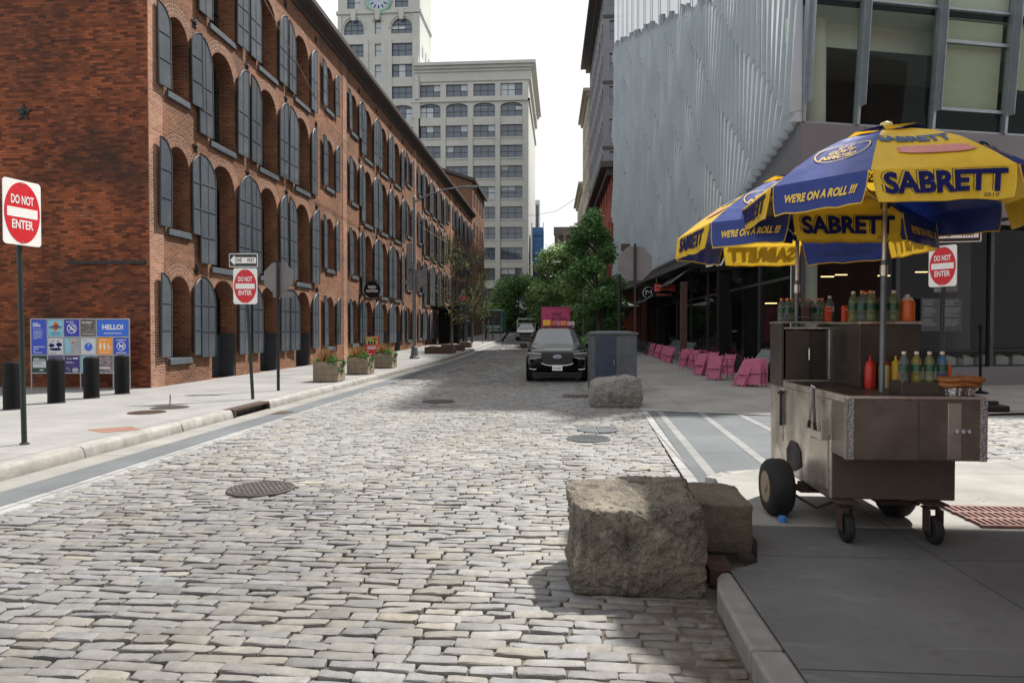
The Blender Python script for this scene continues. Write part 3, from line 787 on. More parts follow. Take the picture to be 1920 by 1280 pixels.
for zc, arch in ((51.3, 0), (55.3, 0), (59.6, 1), (64.6, 0)):
    za, zb = {51.3: (49.145, 53.3), 55.3: (53.3, 57.4), 59.6: (57.4, 62.6), 64.6: (62.6, 67.5)}[zc]
    o = []
    for x, w_ in zip(tc_, tw):
        if zc == 64.6:
            if w_ < 2: continue
            w_ = 2.6
        h1 = zc+1.25 + (.5 if arch else 0)
        o.append((U(x)-w_/2, U(x)+w_/2, zc-1.25, h1, w_/2*.96 if arch else 0))
    wall_open(m, P, U(-43.3), U(-27.3), za, zb, o, .45); allw += [(q, 3 if q[1]-q[0] > 3 else (2 if q[1]-q[0] > 2 else 1)) for q in o]
m.poly([P(U(-43.3), 67.5), P(U(-27.3), 67.5), P(U(-27.3), zt), P(U(-43.3), zt)])
m.box(-43.2, -27.6, YW+.6, YW+10.9, ZW-1, zt)
m.poly([(-27.3, YW, 49), (-27.3, YW+11, 49), (-27.3, YW+11, zt), (-27.3, YW, zt)])
m.poly([(-43.3, YW, 0), (-43.3, YW+11, 0), (-43.3, YW+11, zt), (-43.3, YW, zt)])
m.poly([(-6.5, YW, 0), (-6.5, YW+32, 0), (-6.5, YW+32, 49.6), (-6.5, YW, 49.6)])
m.poly([(-28, YW, 49.6), (-6.5, YW, 49.6), (-6.5, YW+32, 49.6), (-28, YW+32, 49.6)])
m.build('wall', MT['limestone'], ct)
m = MB()
for x in [-28.05, -22.82, -17.57, -12.35, -6.98]:                 # piers stand proud
    wd = .5 if x not in (-28.05, -6.98) else .5
    m.box(x-wd*.85, x+wd*.85 if x < -7 else x+.47, YW-.22, YW+.002, ZW-1, 42.0)
for x in (-33.2, -37.8): m.box(x-.45, x+.45, YW-.2, YW+.002, ZW-1, 57.3)
m.box(-28.75, -27.28, YW-.21, YW+.002, 42.0, 62.0); m.box(-43.32, -42.6, YW-.21, YW+.002, ZW, 62)
tag(m.build('pier', MT['limestone'], ct))
m = MB()
for zc in rows[2:]: m.box(-28.4, -6.52, YW-.12, YW+.002, zc-1.45, zc-1.25)
m.build('sill_course', MT['limestone'], ct)
m = MB()                                                              # cornices and courses
m.box(-28.9, -6.2, YW-.35, YW+.1, 45.0, 45.35); m.box(-6.6, -6.2, YW-.35, YW+32, 45.0, 45.35)
for z0, d, h in ((50.6, .5, .5), (51.1, .9, .5), (51.6, 1.4, .55)):
    m.box(-28.4, -6.5+d, YW-d, YW+32, z0, z0+h)
m.box(-28.4, -6.0, YW-.25, YW+32, 48.9, 50.62)
m.box(-43.6, -27.0, YW-.35, YW+11, 62.2, 62.75); 
m.build('cornice', MT['limestone'], ct)
m = MB()
for x in (-24.6, -19.6, -14.4, -9.2): m.box(x-.45, x+.45, YW+.2, YW+1, 52.15, 52.75)
m.box(-28.3, -27.4, YW-.9, YW-.2, 52.1, 53.6); m.box(-28.2, -27.5, YW-.5, YW, 45.6, 50.2)
m.build('parapet_block', MT['limestone'], ct)
# arch mouldings and keystones of the tower
m = MB()
for x, w_ in ((-30.85, 4.1), (-40.2, 3.9), (-35.5, 1.25)):
    r = w_/2 + .35; zc = 59.6 + 1.75 - w_/2*.96
    pts = [(x - r*math.cos(math.pi*i/14), YW-.06, zc + r*math.sin(math.pi*i/14)) for i in range(15)]
    m.tube(pts, .16, 6)
    m.prism([(x-.35, 60.9), (x+.35, 60.9), (x+.6, 63.0), (x-.6, 63.0)], YW-.5, YW+.01, Matrix(((1,0,0,0),(0,0,1,0),(0,1,0,0),(0,0,0,1))))
m.build('arch_moulding', MT['limestone'], ct, smooth=40)
XZ = Matrix(((1,0,0,0),(0,0,1,0),(0,1,0,0),(0,0,0,1)))
def clock(m_c, yy, parent, rot=None):
    face = MB(); rim = MB(); num = MB()
    zc = 64.9; x = -35.3; rr = 2.0
    face.prism([(x + rr*math.cos(2*math.pi*i/40), zc + rr*math.sin(2*math.pi*i/40)) for i in range(40)], yy-.12, yy, XZ)
    for r0, wd in ((2.35, .36),): rim.tube([(x + r0*math.cos(2*math.pi*i/40), yy-.15, zc + r0*math.sin(2*math.pi*i/40)) for i in range(41)], wd, 8)
    rim.prism([(x-.5, zc-2.4), (x+.5, zc-2.4), (x+.2, zc-3.9), (x-.2, zc-3.9)], yy-.4, yy, XZ)
    for i in range(12):
        a = 2*math.pi*i/12; T = Matrix.Translation((x, yy-.14, zc)) @ Matrix.Rotation(a, 4, 'Y')
        num.box(-.11, .11, -.02, 0, 1.15, 1.8, T)
    for a, l in ((R(-75), 1.5), (R(25), 1.0)):
        T = Matrix.Translation((x, yy-.18, zc)) @ Matrix.Rotation(a, 4, 'Y'); num.box(-.08, .08, -.02, 0, -.2, l, T)
    fo = face.build('clock_face', M('clock_glass', (.36,.42,.5), .3), parent)
    rim.build('clock_rim', MT['copper'], parent, smooth=40); num.build('clock_numerals', MT['textblue'], fo)
clock(None, YW, ct)
for (q, c) in allw: window_unit(ct, P, q[0], q[1], q[2], q[3], q[4], .42, cols=c, rows=2)
# side face of the tower: shallow ornament
m = MB()
for z in (51.5, 55.5): 
    for y in (132.4, 135.5, 138.6): m.box(-27.32, -27.285, y-.7, y+.7, z-1.1, z+1.1)
m.build('window', MT['towerglass'], ct)

# ================================================================ RIGHT: FOLDED GLASS BUILDING
gb = thing('glass_front_building', 'modern building with a folded silver panel front above the cafe and glazed corner', 'building', (0,0,0))
P0 = Vector((6.5, 19.4, 0)); P1 = Vector((4.4, 60.0, 0))
PA, LA, nA = plane(P0, P1)                            # along the street; nA points to +X?
if nA.x > 0: nA = -nA
dA = (P1-P0).normalized(); dB = Vector((.967, .255, 0)).normalized(); nB = Vector((.255, -.967, 0)).normalized()
A = lambda u, z, o=0.0: tuple(P0 + dA*u + nA*o + Vector((0,0,z)))
B = lambda u, z, o=0.0: tuple(P0 + dB*u + nB*o + Vector((0,0,z)))
LEAN = .08
BL = lambda u, z, o=0.0: B(u, z, o + LEAN*max(0, z-7.4))
m = MB()                                              # body (shell behind the fronts); unseen upper blocks sized to shade the road
def slab(q, z0, z1):
    n_ = len(q); m.add([(v_[0],v_[1],z0) for v_ in q] + [(v_[0],v_[1],z1) for v_ in q], [tuple(range(n_-1,-1,-1)), tuple(range(n_,2*n_))] + [(k_,(k_+1)%n_,(k_+1)%n_+n_,k_+n_) for k_ in range(n_)])
slab([A(6.0, 0, -.7), A(16.6, 0, -.7), (40, 36, 0), (40, 25.4, 0)], 11.6, 24)
slab([A(16.65, 0, -.7), A(LA, 0, -.7), (40, 60, 0), (40, 36.1, 0)], 5.0, 28)
slab([A(10.8, 0, -.75), A(16.6, 0, -.75), (40, 35.9, 0), (40, 29.6, 0)], 5.0, 11.59)
slab([A(.9, 0, -.7), A(5.95, 0, -.7), (33, 25.2, 0), B(26, 0, -.9), B(.6, 0, -.9)], 11.6, 12.75)
m.poly([A(2.2, 5, -.9), A(10.8, 5, -.9), A(10.8, 11.6, -.9), A(2.2, 11.6, -.9)])
q = [A(5.6, 0, -.8), A(10.8, 0, -.8), (40, 29.5, 0), B(33, 0, -5.2)]  # solid filler behind the room, added to block stray sunlight
m.add([(v_[0],v_[1],4.77) for v_ in q] + [(v_[0],v_[1],11.59) for v_ in q], [(3,2,1,0),(4,5,6,7),(0,1,5,4),(1,2,6,5),(2,3,7,6),(3,0,4,7)])
m.build('wall', MT['room'], gb)
# folded panels
def zlow(u):                                          # slanting lower edge
    return max(5.2, 7.4 - .235*u)
def ztopd(u): return 14.4 + .35*(u-6.6) if u > 6.6 else 14.6
m = MB(); mr = MB(); sw = .46; ns = int(LA/sw)
for i in range(ns):
    u0, u1 = i*sw, (i+1)*sw - .015
    z = zlow(u0); zt_ = ztopd(u0) + random.uniform(-.35, .35); off = (i*.5) % 3.4
    zc = z; k = 0
    while zc < zt_ - .05:
        zn = min(zt_, (z + off) + 3.4*k if k else z + max(.3, off)); k += 1
        if zn - zc < .2:
            if zn >= zt_: break
            continue
        ph = (zc*.16 + u0*.085)
        p_b = .13 + .17*(.5+.5*math.sin(2*math.pi*ph)); p_t = .05 + .07*(.5+.5*math.sin(2*math.pi*(ph+.2)))
        a0, a1 = A(u0, zc, p_b), A(u0, zn-.012, p_t); b0, b1 = A(u1, zc, .0), A(u1, zn-.012, .0)
        m.poly([a0, b0, b1, a1])
        mr.poly([A(u0, zc, -.05), a0, a1, A(u0, zn-.012, -.05)]); m.poly([a0, A(u0, zc, -.05), b0])
        zc = zn
m.build('folded_panels', MT['fold'], gb); mr.build('panel_edges', MT['foldback'], gb)
m = MB()                                              # backing and screen above
for a, b in ((0, 7.5), (7.5, LA)):
    n_ = 12
    for j in range(n_):
        u0, u1 = a+(b-a)*j/n_, a+(b-a)*(j+1)/n_
        m.poly([A(u0, zlow(u0), -.06), A(u1, zlow(u1), -.06), A(u1, ztopd(u1)-.4, -.06), A(u0, ztopd(u0)-.4, -.06)])
m.build('backing', MT['foldback'], gb)
m = MB(); g = MB()
for j in range(16):
    u0, u1 = LA*j/16, LA*(j+1)/16
    g.poly([A(u0, ztopd(u0)-.5, -.03), A(u1, ztopd(u1)-.5, -.03), A(u1, 13.2+.485*u1, -.03), A(u0, 13.2+.485*u0, -.03)])
    m.tube([A(u0, ztopd(u0)-.5, .02), A(u0, 13.0+.485*u0, .02)], .018, 4)
g.build('glass_screen', MT['skyglass'], gb); m.build('screen_rod', MT['mullion'], gb)
# dark wedge of panels under the slanting edge, and soffit
m = MB()
us = [0, 2.5, 5, 7.5, 9.5, 12, LA]
for u0, u1 in zip(us[:-1], us[1:]):
    m.poly([A(u0, 4.75, -.02), A(u1, 4.75, -.02), A(u1, zlow(u1), -.02), A(u0, zlow(u0), -.02)])
m.poly([A(0, 4.75, -.02), A(LA, 4.75, -.02), A(LA, 4.75, -6), A(0, 4.75, -6)])
m.poly([B(0, 4.75, 0), B(33, 4.75, 0), B(33, 4.75, -6), B(1.9, 4.75, -6)])
m.build('soffit', MT['fascia'], gb)
m = MB()                                              # fascia on the window side
u = 0.0
for e in (.0, 2.0, 5.15, 8.3, 11.5, 15, 20, 26, 33):
    if e == 0: continue
    a_, b_ = u + .006, e - .006; u = e
    m.add([B(a_, 4.75, .0), B(b_, 4.75, .0), B(b_, 7.38, .0), B(a_, 7.38, .0), B(a_, 4.75, -.2), B(b_, 4.75, -.2), B(b_, 7.38, -.2), B(a_, 7.38, -.2)],
          [(0,1,2,3),(7,6,5,4),(0,4,5,1),(1,5,6,2),(2,6,7,3),(3,7,4,0)])
m.build('fascia', MT['fascia'], gb)
m = MB()
for a, b in zip((0.12, 1.79, 4.2, 6.62, 9.05, 11.5, 14, 17, 20), (1.79, 4.2, 6.62, 9.05, 11.5, 14, 17, 20, 33)):
    w_ = MB(); w_.poly([BL(a, 7.40, -.1), BL(b, 7.40, -.1), BL(b, 12.8, -.1), BL(a, 12.8, -.1)])
    fo = MB()
    for x in (a,):
        fo.add([BL(x-.06, 7.4, .04), BL(x+.03, 7.4, .04), BL(x+.03, 12.8, .04), BL(x-.06, 12.8, .04), BL(x-.06, 7.4, -.16), BL(x+.03, 7.4, -.16), BL(x+.03, 12.8, -.16), BL(x-.06, 12.8, -.16)],
               [(0,1,2,3),(7,6,5,4),(0,4,5,1),(1,5,6,2),(2,6,7,3),(3,7,4,0)])
        fo.add([BL(x+.03, 7.9, .22), BL(x+.05, 7.9, .22), BL(x+.05, 12.8, .22), BL(x+.03, 12.8, .22), BL(x+.03, 7.9, -.05), BL(x+.05, 7.9, -.05), BL(x+.05, 12.8, -.05), BL(x+.03, 12.8, -.05)],
               [(0,1,2,3),(7,6,5,4),(0,4,5,1),(1,5,6,2),(2,6,7,3),(3,7,4,0)])
    def hb(z, h, a=a, b=b):
        fo.add([BL(a, z, -.05), BL(b, z, -.05), BL(b, z+h, -.05), BL(a, z+h, -.05), BL(a, z, -.16), BL(b, z, -.16), BL(b, z+h, -.16), BL(a, z+h, -.16)],
               [(0,1,2,3),(7,6,5,4),(0,4,5,1),(1,5,6,2),(2,6,7,3),(3,7,4,0)])
    hb(7.395, .05); hb(10.75, .06)
    if abs(a-4.2) < .01: hb(9.85, .09); hb(7.98, .09)
    f_ = fo.build('window', MT['mullion'], gb); w_.build('pane', MT['upperglass'], f_)
# room behind the glazing
m = MB()
m.poly([BL(.1, 10.6, -.2), BL(33, 10.6, -.2), B(33, 10.6, -5), B(1.9, 10.6, -5)]); m.poly([B(.1, 10.6, -.9), B(33, 10.6, -.9), B(33, 9.9, -.9), B(.1, 9.9, -.9)])
m.poly([BL(.1, 10.8, -.18), BL(33, 10.8, -.18), BL(33, 12.7, -.18), BL(.1, 12.7, -.18)])
m.build('ceiling', MT['ceil'], gb)
m = MB(); m.poly([B(1.9, 7.3, -5), B(33, 7.3, -5), B(33, 11, -5), B(1.9, 11, -5)]); m.poly([B(0, 7.3, -.2), B(33, 7.3, -.2), B(33, 7.3, -5), B(1.9, 7.3, -5)])
m.build('room', MT['room'], gb)
m = MB(); m.tube([B(1.05, 7.3, -1.0), B(1.05, 10.6, -1.0)], .36, 24); m.build('column', MT['column_in'], gb, smooth=40)
for a, b, z in ((4.35, 6.5, 8.12), (6.75, 8.9, 8.75), (9.2, 11.3, 8.3)):
    m = MB(); m.poly([BL(a, z, -.24), BL(b, z, -.24), BL(b, 10.55, -.24), BL(a, 10.55, -.24)]); m.build('roller_shade', MT['shade'], gb)
# shop at street level on the window side
m = MB(); m.add([B(0, -.1, -.32), B(33, -.1, -.32), B(33, .58, -.32), B(0, .58, -.32), B(0, -.1, -.7), B(33, -.1, -.7), B(33, .58, -.7), B(0, .58, -.7)],
    [(0,1,2,3),(7,6,5,4),(0,4,5,1),(1,5,6,2),(2,6,7,3),(3,7,4,0)]); m.build('base_wall', MT['fascia'], gb)
for a, b in zip((.15, 3.4, 6.6, 9.8, 13, 16.2, 20), (3.4, 6.6, 9.8, 13, 16.2, 20, 33)):
    f_ = MB()
    for x in (a,): f_.add([B(x-.06, .58, -.34), B(x+.06, .58, -.34), B(x+.06, 4.75, -.34), B(x-.06, 4.75, -.34), B(x-.06, .58, -.5), B(x+.06, .58, -.5), B(x+.06, 4.75, -.5), B(x-.06, 4.75, -.5)],
           [(0,1,2,3),(7,6,5,4),(0,4,5,1),(1,5,6,2),(2,6,7,3),(3,7,4,0)])
    fo = f_.build('shop_window', MT['frame'], gb); w_ = MB(); w_.poly([B(a, .58, -.42), B(b, .58, -.42), B(b, 4.75, -.42), B(a, 4.75, -.42)]); w_.build('pane', MT['clearglass'], fo)
m = MB()
m.poly([B(2.2, .1, -7), B(33, .1, -7), B(33, 4.75, -7), B(2.2, 4.75, -7)]); m.poly([B(0, .1, -.5), B(33, .1, -.5), B(33, .1, -7), B(2.2, .1, -7)])
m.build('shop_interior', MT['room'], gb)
m = MB(); m.tube([B(6.1, .1, -1.2), B(6.1, 4.75, -1.2)], .42, 24); m.build('shop_column', MT['greystone'], gb, smooth=40)
m = MB(); m.tube([B(.75, .1, -.9), B(.75, 4.75, -.9)], .36, 24); m.build('shop_column', MT['column_in'], gb, smooth=40)
m = MB(); 
for u_, z_, d_ in ((3.0, 3.4, 3.0), (4.6, 3.6, 4.5), (5.9, 3.55, 4), (7.4, 3.7, 4), (2.2, 2.6, 5)):
    c_ = Vector(B(u_, z_, -d_)); m.box(c_.x-.2, c_.x+.2, c_.y-.03, c_.y+.03, c_.z, c_.z+.03)
m.build('ceiling_lamp', M('warm_lamp', (1,.62,.28), .5, var=0, emis=3.0, rvar=0), gb)
# cafe front along the street: recessed glazing, piers
SX = 6.75
for a, b in zip((19.9, 24.0, 28.2, 32.4, 36.5, 41, 46, 52), (24, 28.2, 32.4, 36.5, 41, 46, 52, 58)):
    f_ = MB(); f_.box(SX-.05, SX+.08, a-.05, a+.05, zp(a)+.45, 4.74); f_.box(SX-.04, SX+.08, a+.05, b-.05, zp(a)+.45, zp(a)+.52); f_.box(SX-.04, SX+.08, a+.05, b-.05, 3.2, 3.28)
    fo = f_.build('cafe_window', MT['frame'], gb); w_ = MB(); w_.poly([(SX, a, .4), (SX, b, .4), (SX, b, 4.75), (SX, a, 4.75)]); w_.build('pane', MT['clearglass'], fo)
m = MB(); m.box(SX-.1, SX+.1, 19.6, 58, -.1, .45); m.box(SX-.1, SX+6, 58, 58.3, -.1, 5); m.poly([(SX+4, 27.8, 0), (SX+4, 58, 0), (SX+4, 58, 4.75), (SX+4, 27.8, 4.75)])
m.poly([(SX+.1, 19.8, .1), (SX+3, 20.8, .1), (SX+4, 58, .1), (SX+.1, 58, .1)])
m.build('cafe_interior', MT['room'], gb)
for q in ((6.02, 6.42, 26.9, 27.35), (5.95, 6.35, 43.5, 44)): m = MB(); m.box(*q, -.05, 4.76); m.build('pier', MT['black'], gb, bevel=.01)
MT['redwood'] = M('reddish_wood', (.09,.045,.03), .6, var=.3)
for q in ((5.72, 6.02, 33.6, 33.95), (5.8, 6.1, 50, 50.4)): m = MB(); m.box(*q, .0, 4.0); m.build('wooden_post', MT['redwood'], gb, bevel=.01)

# near corner building out of frame on the right; placed and shaped for its shade on the pavement
nb = thing('unseen_corner_building', 'unseen red brick corner block, added to shade the pavement by the food cart', 'building', (0,0,0))
m = MB(); P_, L_, n_ = plane((7.7, 8.25, 0), (7.7, -22, 0))
for fl in range(3):
    o = [(1.2+3.2*i, 2.9+3.2*i, fl*4.45+1.0, fl*4.45+3.2, 0) for i in range(8)]
    wall_open(m, P_, 0, L_, fl*4.45, (fl+1)*4.45, o, -.3)
m.poly([(7.7, 8.25, 0), (26, 8.25, 0), (26, 8.25, 13.35), (7.7, 8.25, 13.35)]); m.poly([(7.7, 8.25, 13.35), (26, 8.25, 13.35), (26, -22, 13.35), (7.7, -22, 13.35)])
m.box(8.2, 25.9, -21.9, 8.15, 0, 13.3)
m.box(5.5, 9.0, -20, 8.7, 6.5, 13.0)  # upper overhang, added so its shade reaches the kerb
m.build('wall', MT['brick_red'], nb)

# ================================================================ buildings farther along on the right
def block(name, label, x0, y0, x1, y1, dep, h, mat, fh, ww, hw, cornice=.6, z0=0.0, endwin=True, pitch=3.2, cm=None, arch=0):
    t = thing(name, label, 'building', (0,0,0)); m = MB()
    Pn, Ln, nn = plane((x0, y0, 0), (x1, y1, 0)); sg = -1 if nn.x > 0 else 1
    Pq = (lambda u, z, d=0: Pn(u, z, d*sg)); nf = int(h/fh); allo = []
    for f in range(nf):
        k = int(Ln/pitch); o = [(pitch*(i+.5)-ww/2, pitch*(i+.5)+ww/2, f*fh+fh*.28, f*fh+fh*.28+hw, arch) for i in range(k)]
        wall_open(m, Pq, 0, Ln, f*fh, (f+1)*fh if f < nf-1 else h, o, .3, 4); allo += [(Pq, q) for q in o]
    Pe, Le, ne = plane((x0, y0, 0), (x0+dep, y0, 0)); sg2 = 1 if ne.y < 0 else -1
    Pe2 = (lambda u, z, d=0: Pe(u, z, d*sg2))
    for f in range(nf):
        k = int(Le/pitch) if endwin else 0; o = [(pitch*(i+.4)-ww/2+.4, pitch*(i+.4)+ww/2+.4, f*fh+fh*.28, f*fh+fh*.28+hw, arch) for i in range(k)]
        wall_open(m, Pe2, 0, Le, f*fh, (f+1)*fh if f < nf-1 else h, o, .3, 4); allo += [(Pe2, q) for q in o]
    m.poly([(x0, y0, h), (x1, y1, h), (x1+dep, y1, h), (x0+dep, y0, h)]); m.box(max(x0, x1)+.8, x0+dep-.2, y0+.7, y1-.2, 0, h-.3)
    m.poly([(x1, y1, 0), (x1+dep, y1, 0), (x1+dep, y1, h), (x1, y1, h)])
    m.build('wall', mat, t)
    allo.sort(key=lambda a: (Vector(a[0](a[1][0], a[1][2])) - Vector((0,0,1.7))).length); g = MB()
    for k_, (Pk, q) in enumerate(allo):
        g_ = MB() if k_ < 95 else g; g_.poly([Pk(q[0], q[2], .28), Pk(q[1], q[2], .28), Pk(q[1], q[3], .28), Pk(q[0], q[3], .28)])
        c_ = (q[0]+q[1])/2; zc_ = (q[2]+q[3])/2
        if k_ < 95:
            wo_ = g_.build('window', MT['towerglass'], t); f_ = MB(); f_.poly([Pk(c_-.05, q[2], .25), Pk(c_+.05, q[2], .25), Pk(c_+.05, q[3], .25), Pk(c_-.05, q[3], .25)]); f_.poly([Pk(q[0], zc_-.05, .26), Pk(q[1], zc_-.05, .26), Pk(q[1], zc_+.05, .26), Pk(q[0], zc_+.05, .26)]); f_.build('frame', MT['frame'], wo_)
    if g.f: tag(g.build('window', MT['towerglass'], t), kind='stuff')
    c = MB()
    for zz, d in ((h-.9, cornice*.45), (h-.3, cornice)):
        n_ = Vector((-1, 0, 0)); c.add([(x0-d, y0-d, zz), (x1-d, y1, zz), (x1+1, y1, zz), (x0+1, y0-d, zz)] + [(x0-d, y0-d, zz+.5), (x1-d, y1, zz+.5), (x1+1, y1, zz+.5), (x0+1, y0-d, zz+.5)],
            [(3,2,1,0),(4,5,6,7),(0,1,5,4),(1,2,6,5),(2,3,7,6),(3,0,4,7)])
    c.box(x0-cornice*.5, x0+dep, y0-cornice*.5, y0, h-.7, h+.1)
    for f in range(2, nf, 2): c.box(x0-.12, x0+dep, y0-.12, y0-.003, f*fh-.2, f*fh+.15)
    c.build('cornice', cm or mat, t)
    return t, c
block('red_brick_building', 'low red brick building with a dark cornice between the silver front and the grey tower', 4.25, 60.6, 3.75, 84.5, 12, 16.0, MT['brick_red'], 4.0, 1.3, 2.2, 1.0, endwin=False, cm=MT['eave'])
block('grey_loft_building', 'tall grey loft building with dark overhanging cornice rising behind the red brick one', 4.95, 85, 4.35, 112, 18, 44.0, MT['greystone'], 4.0, 1.4, 2.4, 1.5, pitch=2.6, cm=MT['eave'])
block('beige_loft_building', 'beige loft building seen as a thin strip past the grey loft building', 4.2, 114, 3.8, 132, 18, 41.0, MT['beige'], 3.9, 1.5, 2.3, .9)
block('beige_loft_building', 'lower beige building farthest along the right side of the street', 3.9, 134, 3.4, 160, 18, 30.0, MT['beige'], 3.9, 1.5, 2.3, .9)
# stone bridge anchorage, blue netted scaffold, thin pale tower
an = thing('stone_anchorage', 'dark ribbed stone bridge anchorage behind the street trees', 'building', (0,0,0))
m = MB(); m.box(-2.0, 14, 168, 180, 0, 26); m.box(-2.2, 14, 167.4, 168, 24.6, 26.6); m.box(-2.3, 14, 167.2, 168, 12, 13.4)
for i in range(9): m.box(-1.6+1.7*i, -.9+1.7*i, 167.4, 168.001, 13.4, 24.6)
m.build('wall', M('dark_stone', (.13,.115,.10), .9, var=.25, vs=.5, dirt=.4), an)
m = MB(); m.box(-2.4, 14, 166.6, 168.5, 10.0, 10.6); m.build('ledge', MT['greystone'], an)
sc_ = thing('scaffold', 'tall scaffold wrapped in bright blue netting beside the pale loft building', 'scaffold', (0,0,0))
m = MB(); m.box(-5.9, -3.9, 134, 140, 1, 20.5); m.build('netting', M('blue_netting', (.014,.03,.13), .6, var=.25, vs=.5), sc_)
m = MB(); m.box(-5.95, -3.85, 133.95, 140.05, 14.6, 21.6); m.build('upper_netting', M('pale_blue_netting', (.05,.17,.42), .6, var=.25, vs=.5), sc_)
m = MB(); [m.tube([(x, 133.85, 1), (x, 133.85, 22.5)], .07, 6) for x in (-6.05, -3.8)]; [m.tube([(-6.1, 133.85, z), (-3.75, 133.85, z)], .05, 6) for z in (4, 8, 12, 16, 20)]; m.build('tube_frame', MT['rust'], sc_)
pt = thing('distant_tower', 'pale panelled tower slab peeking past the corner of the loft building', 'building', (0,0,0))
m = MB(); m.box(-12, -6.9, 206, 214, 0, 40.5); m.build('wall', concrete_mat('pale_panels', (.5,.53,.56), 3, 3, .08, spots=.02), pt)
for i in range(4): m = MB(); m.box(-11.6+1.2*i, -10.9+1.2*i, 205.9, 205.99, 3, 39); m.build('window', MT['towerglass'], pt)
# ================================================================ SIGNS AND POSTS
def rrect(w_, h, r, n=5):
    p = []
    for cx, cy, a0 in ((w_/2-r, h/2-r, 0), (-w_/2+r, h/2-r, 90), (-w_/2+r, -h/2+r, 180), (w_/2-r, -h/2+r, 270)):
        for i in range(n+1): a = R(a0 + 90*i/n); p.append((cx + r*math.cos(a), cy + r*math.sin(a)))
    return p
FR = Matrix(((1,0,0,0),(0,0,-1,0),(0,1,0,0),(0,0,0,1)))   # panel xy -> world x,z ; +height -> -y (towards the viewer)
def dne_panel(parent, M4, w_=.56, h=.84):
    """white plate with a red oval, bar and words; M4 places the plate's centre, facing -Y"""
    m = MB(); m.prism(rrect(w_, h, .05), -.004, .004, M4 @ FR); pl = m.build('sign_plate', MT['white'], parent)
    m = MB(); m.prism([(w_*.47*math.cos(2*math.pi*i/36), h*.47*math.sin(2*math.pi*i/36)) for i in range(36)], .004, .0065, M4 @ FR); m.build('red_oval', MT['red'], pl)
    m = MB(); m.prism(rrect(w_*.80, h*.145, .008), .0065, .0085, M4 @ FR); m.build('white_bar', MT['white'], pl)
    X = M4.to_3x3() @ Vector((1,0,0)); Z = M4.to_3x3() @ Vector((0,0,1)); c = M4.translation - (M4.to_3x3() @ Vector((0,1,0)))*.007
    lettering(pl, 'DO NOT', h*.185, c + Z*h*.19, X, Z, MT['textwhite'], bold=.004, off=.002, fit=w_*.6)
    lettering(pl, 'ENTER', h*.185, c - Z*h*.19, X, Z, MT['textwhite'], bold=.004, off=.002, fit=w_*.56)
    m = MB(); [m.prism([(.012*math.cos(2*math.pi*i/8), zz + .012*math.sin(2*math.pi*i/8)) for i in range(8)], .004, .012, M4 @ FR) for zz in (h*.45, -h*.45)]; m.build('bolt', MT['alu'], pl)
    return pl
def oneway_panel(parent, M4, flip=1, w_=.91, h=.30):
    m = MB(); m.prism(rrect(w_, h, .03), -.004, .004, M4 @ FR); pl = m.build('sign_plate', MT['white'], parent)
    m = MB(); m.prism(rrect(w_*.965, h*.9, .025), .004, .006, M4 @ FR); m.build('black_field', MT['textblack'], pl)
    b = h*.22
    a = [(-w_*.46, 0), (-w_*.30, h*.38), (-w_*.30, b), (w_*.45, b), (w_*.45, -b), (-w_*.30, -b), (-w_*.30, -h*.38)]
    if flip < 0: a = [(-x, y) for x, y in a][::-1]
    m = MB(); m.prism(a, .006, .008, M4 @ FR); m.build('arrow', MT['white'], pl)
    X = M4.to_3x3() @ Vector((1,0,0)); Z = M4.to_3x3() @ Vector((0,0,1)); c = M4.translation - (M4.to_3x3() @ Vector((0,1,0)))*.0065
    lettering(pl, 'ONE', h*.40, c - X*w_*.17*flip + X*(.0), X, Z, MT['textblack'], bold=.003, off=.002, fit=w_*.24)
    lettering(pl, 'WAY', h*.40, c + X*w_*(.26 if flip > 0 else -.02) - (X*w_*.0), X, Z, MT['textblack'], bold=.003, off=.002, fit=w_*.27)
    return pl
TR = Matrix.Translation
def RZ(a): return Matrix.Rotation(R(a), 4, 'Z')
def RY(a): return Matrix.Rotation(R(a), 4, 'Y')
# 1: near left post
t = thing('street_sign', 'large no-entry sign on a dark green post at the left edge of the view', 'sign', (-7.22, 8.65, .15), group='no-entry signs')
m = MB(); m.tube([(0,0,-.1), (-.05,0,3.5)], .034, 10); m.lathe([(.06,0),(.055,.02),(.036,.03)], 10); m.build('post', MT['pole_green'], t, smooth=40)
dne_panel(t, TR((.02, -.012, 3.1)) @ RZ(80), .54, .86)
# 2: leaning post with two signs
t = thing('street_sign', 'no-entry sign under a one-way arrow on a leaning dark post', 'sign', (-6.85, 14.65, .15), rot=(0, R(-3.0), 0), group='no-entry signs')
m = MB(); m.tube([(0,0,-.1), (0,0,3.15)], .036, 10); m.build('post', MT['pole_green'], t, smooth=40)
dne_panel(t, TR((.0, -.05, 2.50)) @ RY(3) @ RZ(6), .52, .79); oneway_panel(t, TR((-.01, -.05, 3.07)) @ RY(3) @ RZ(6), 1, .62, .30)
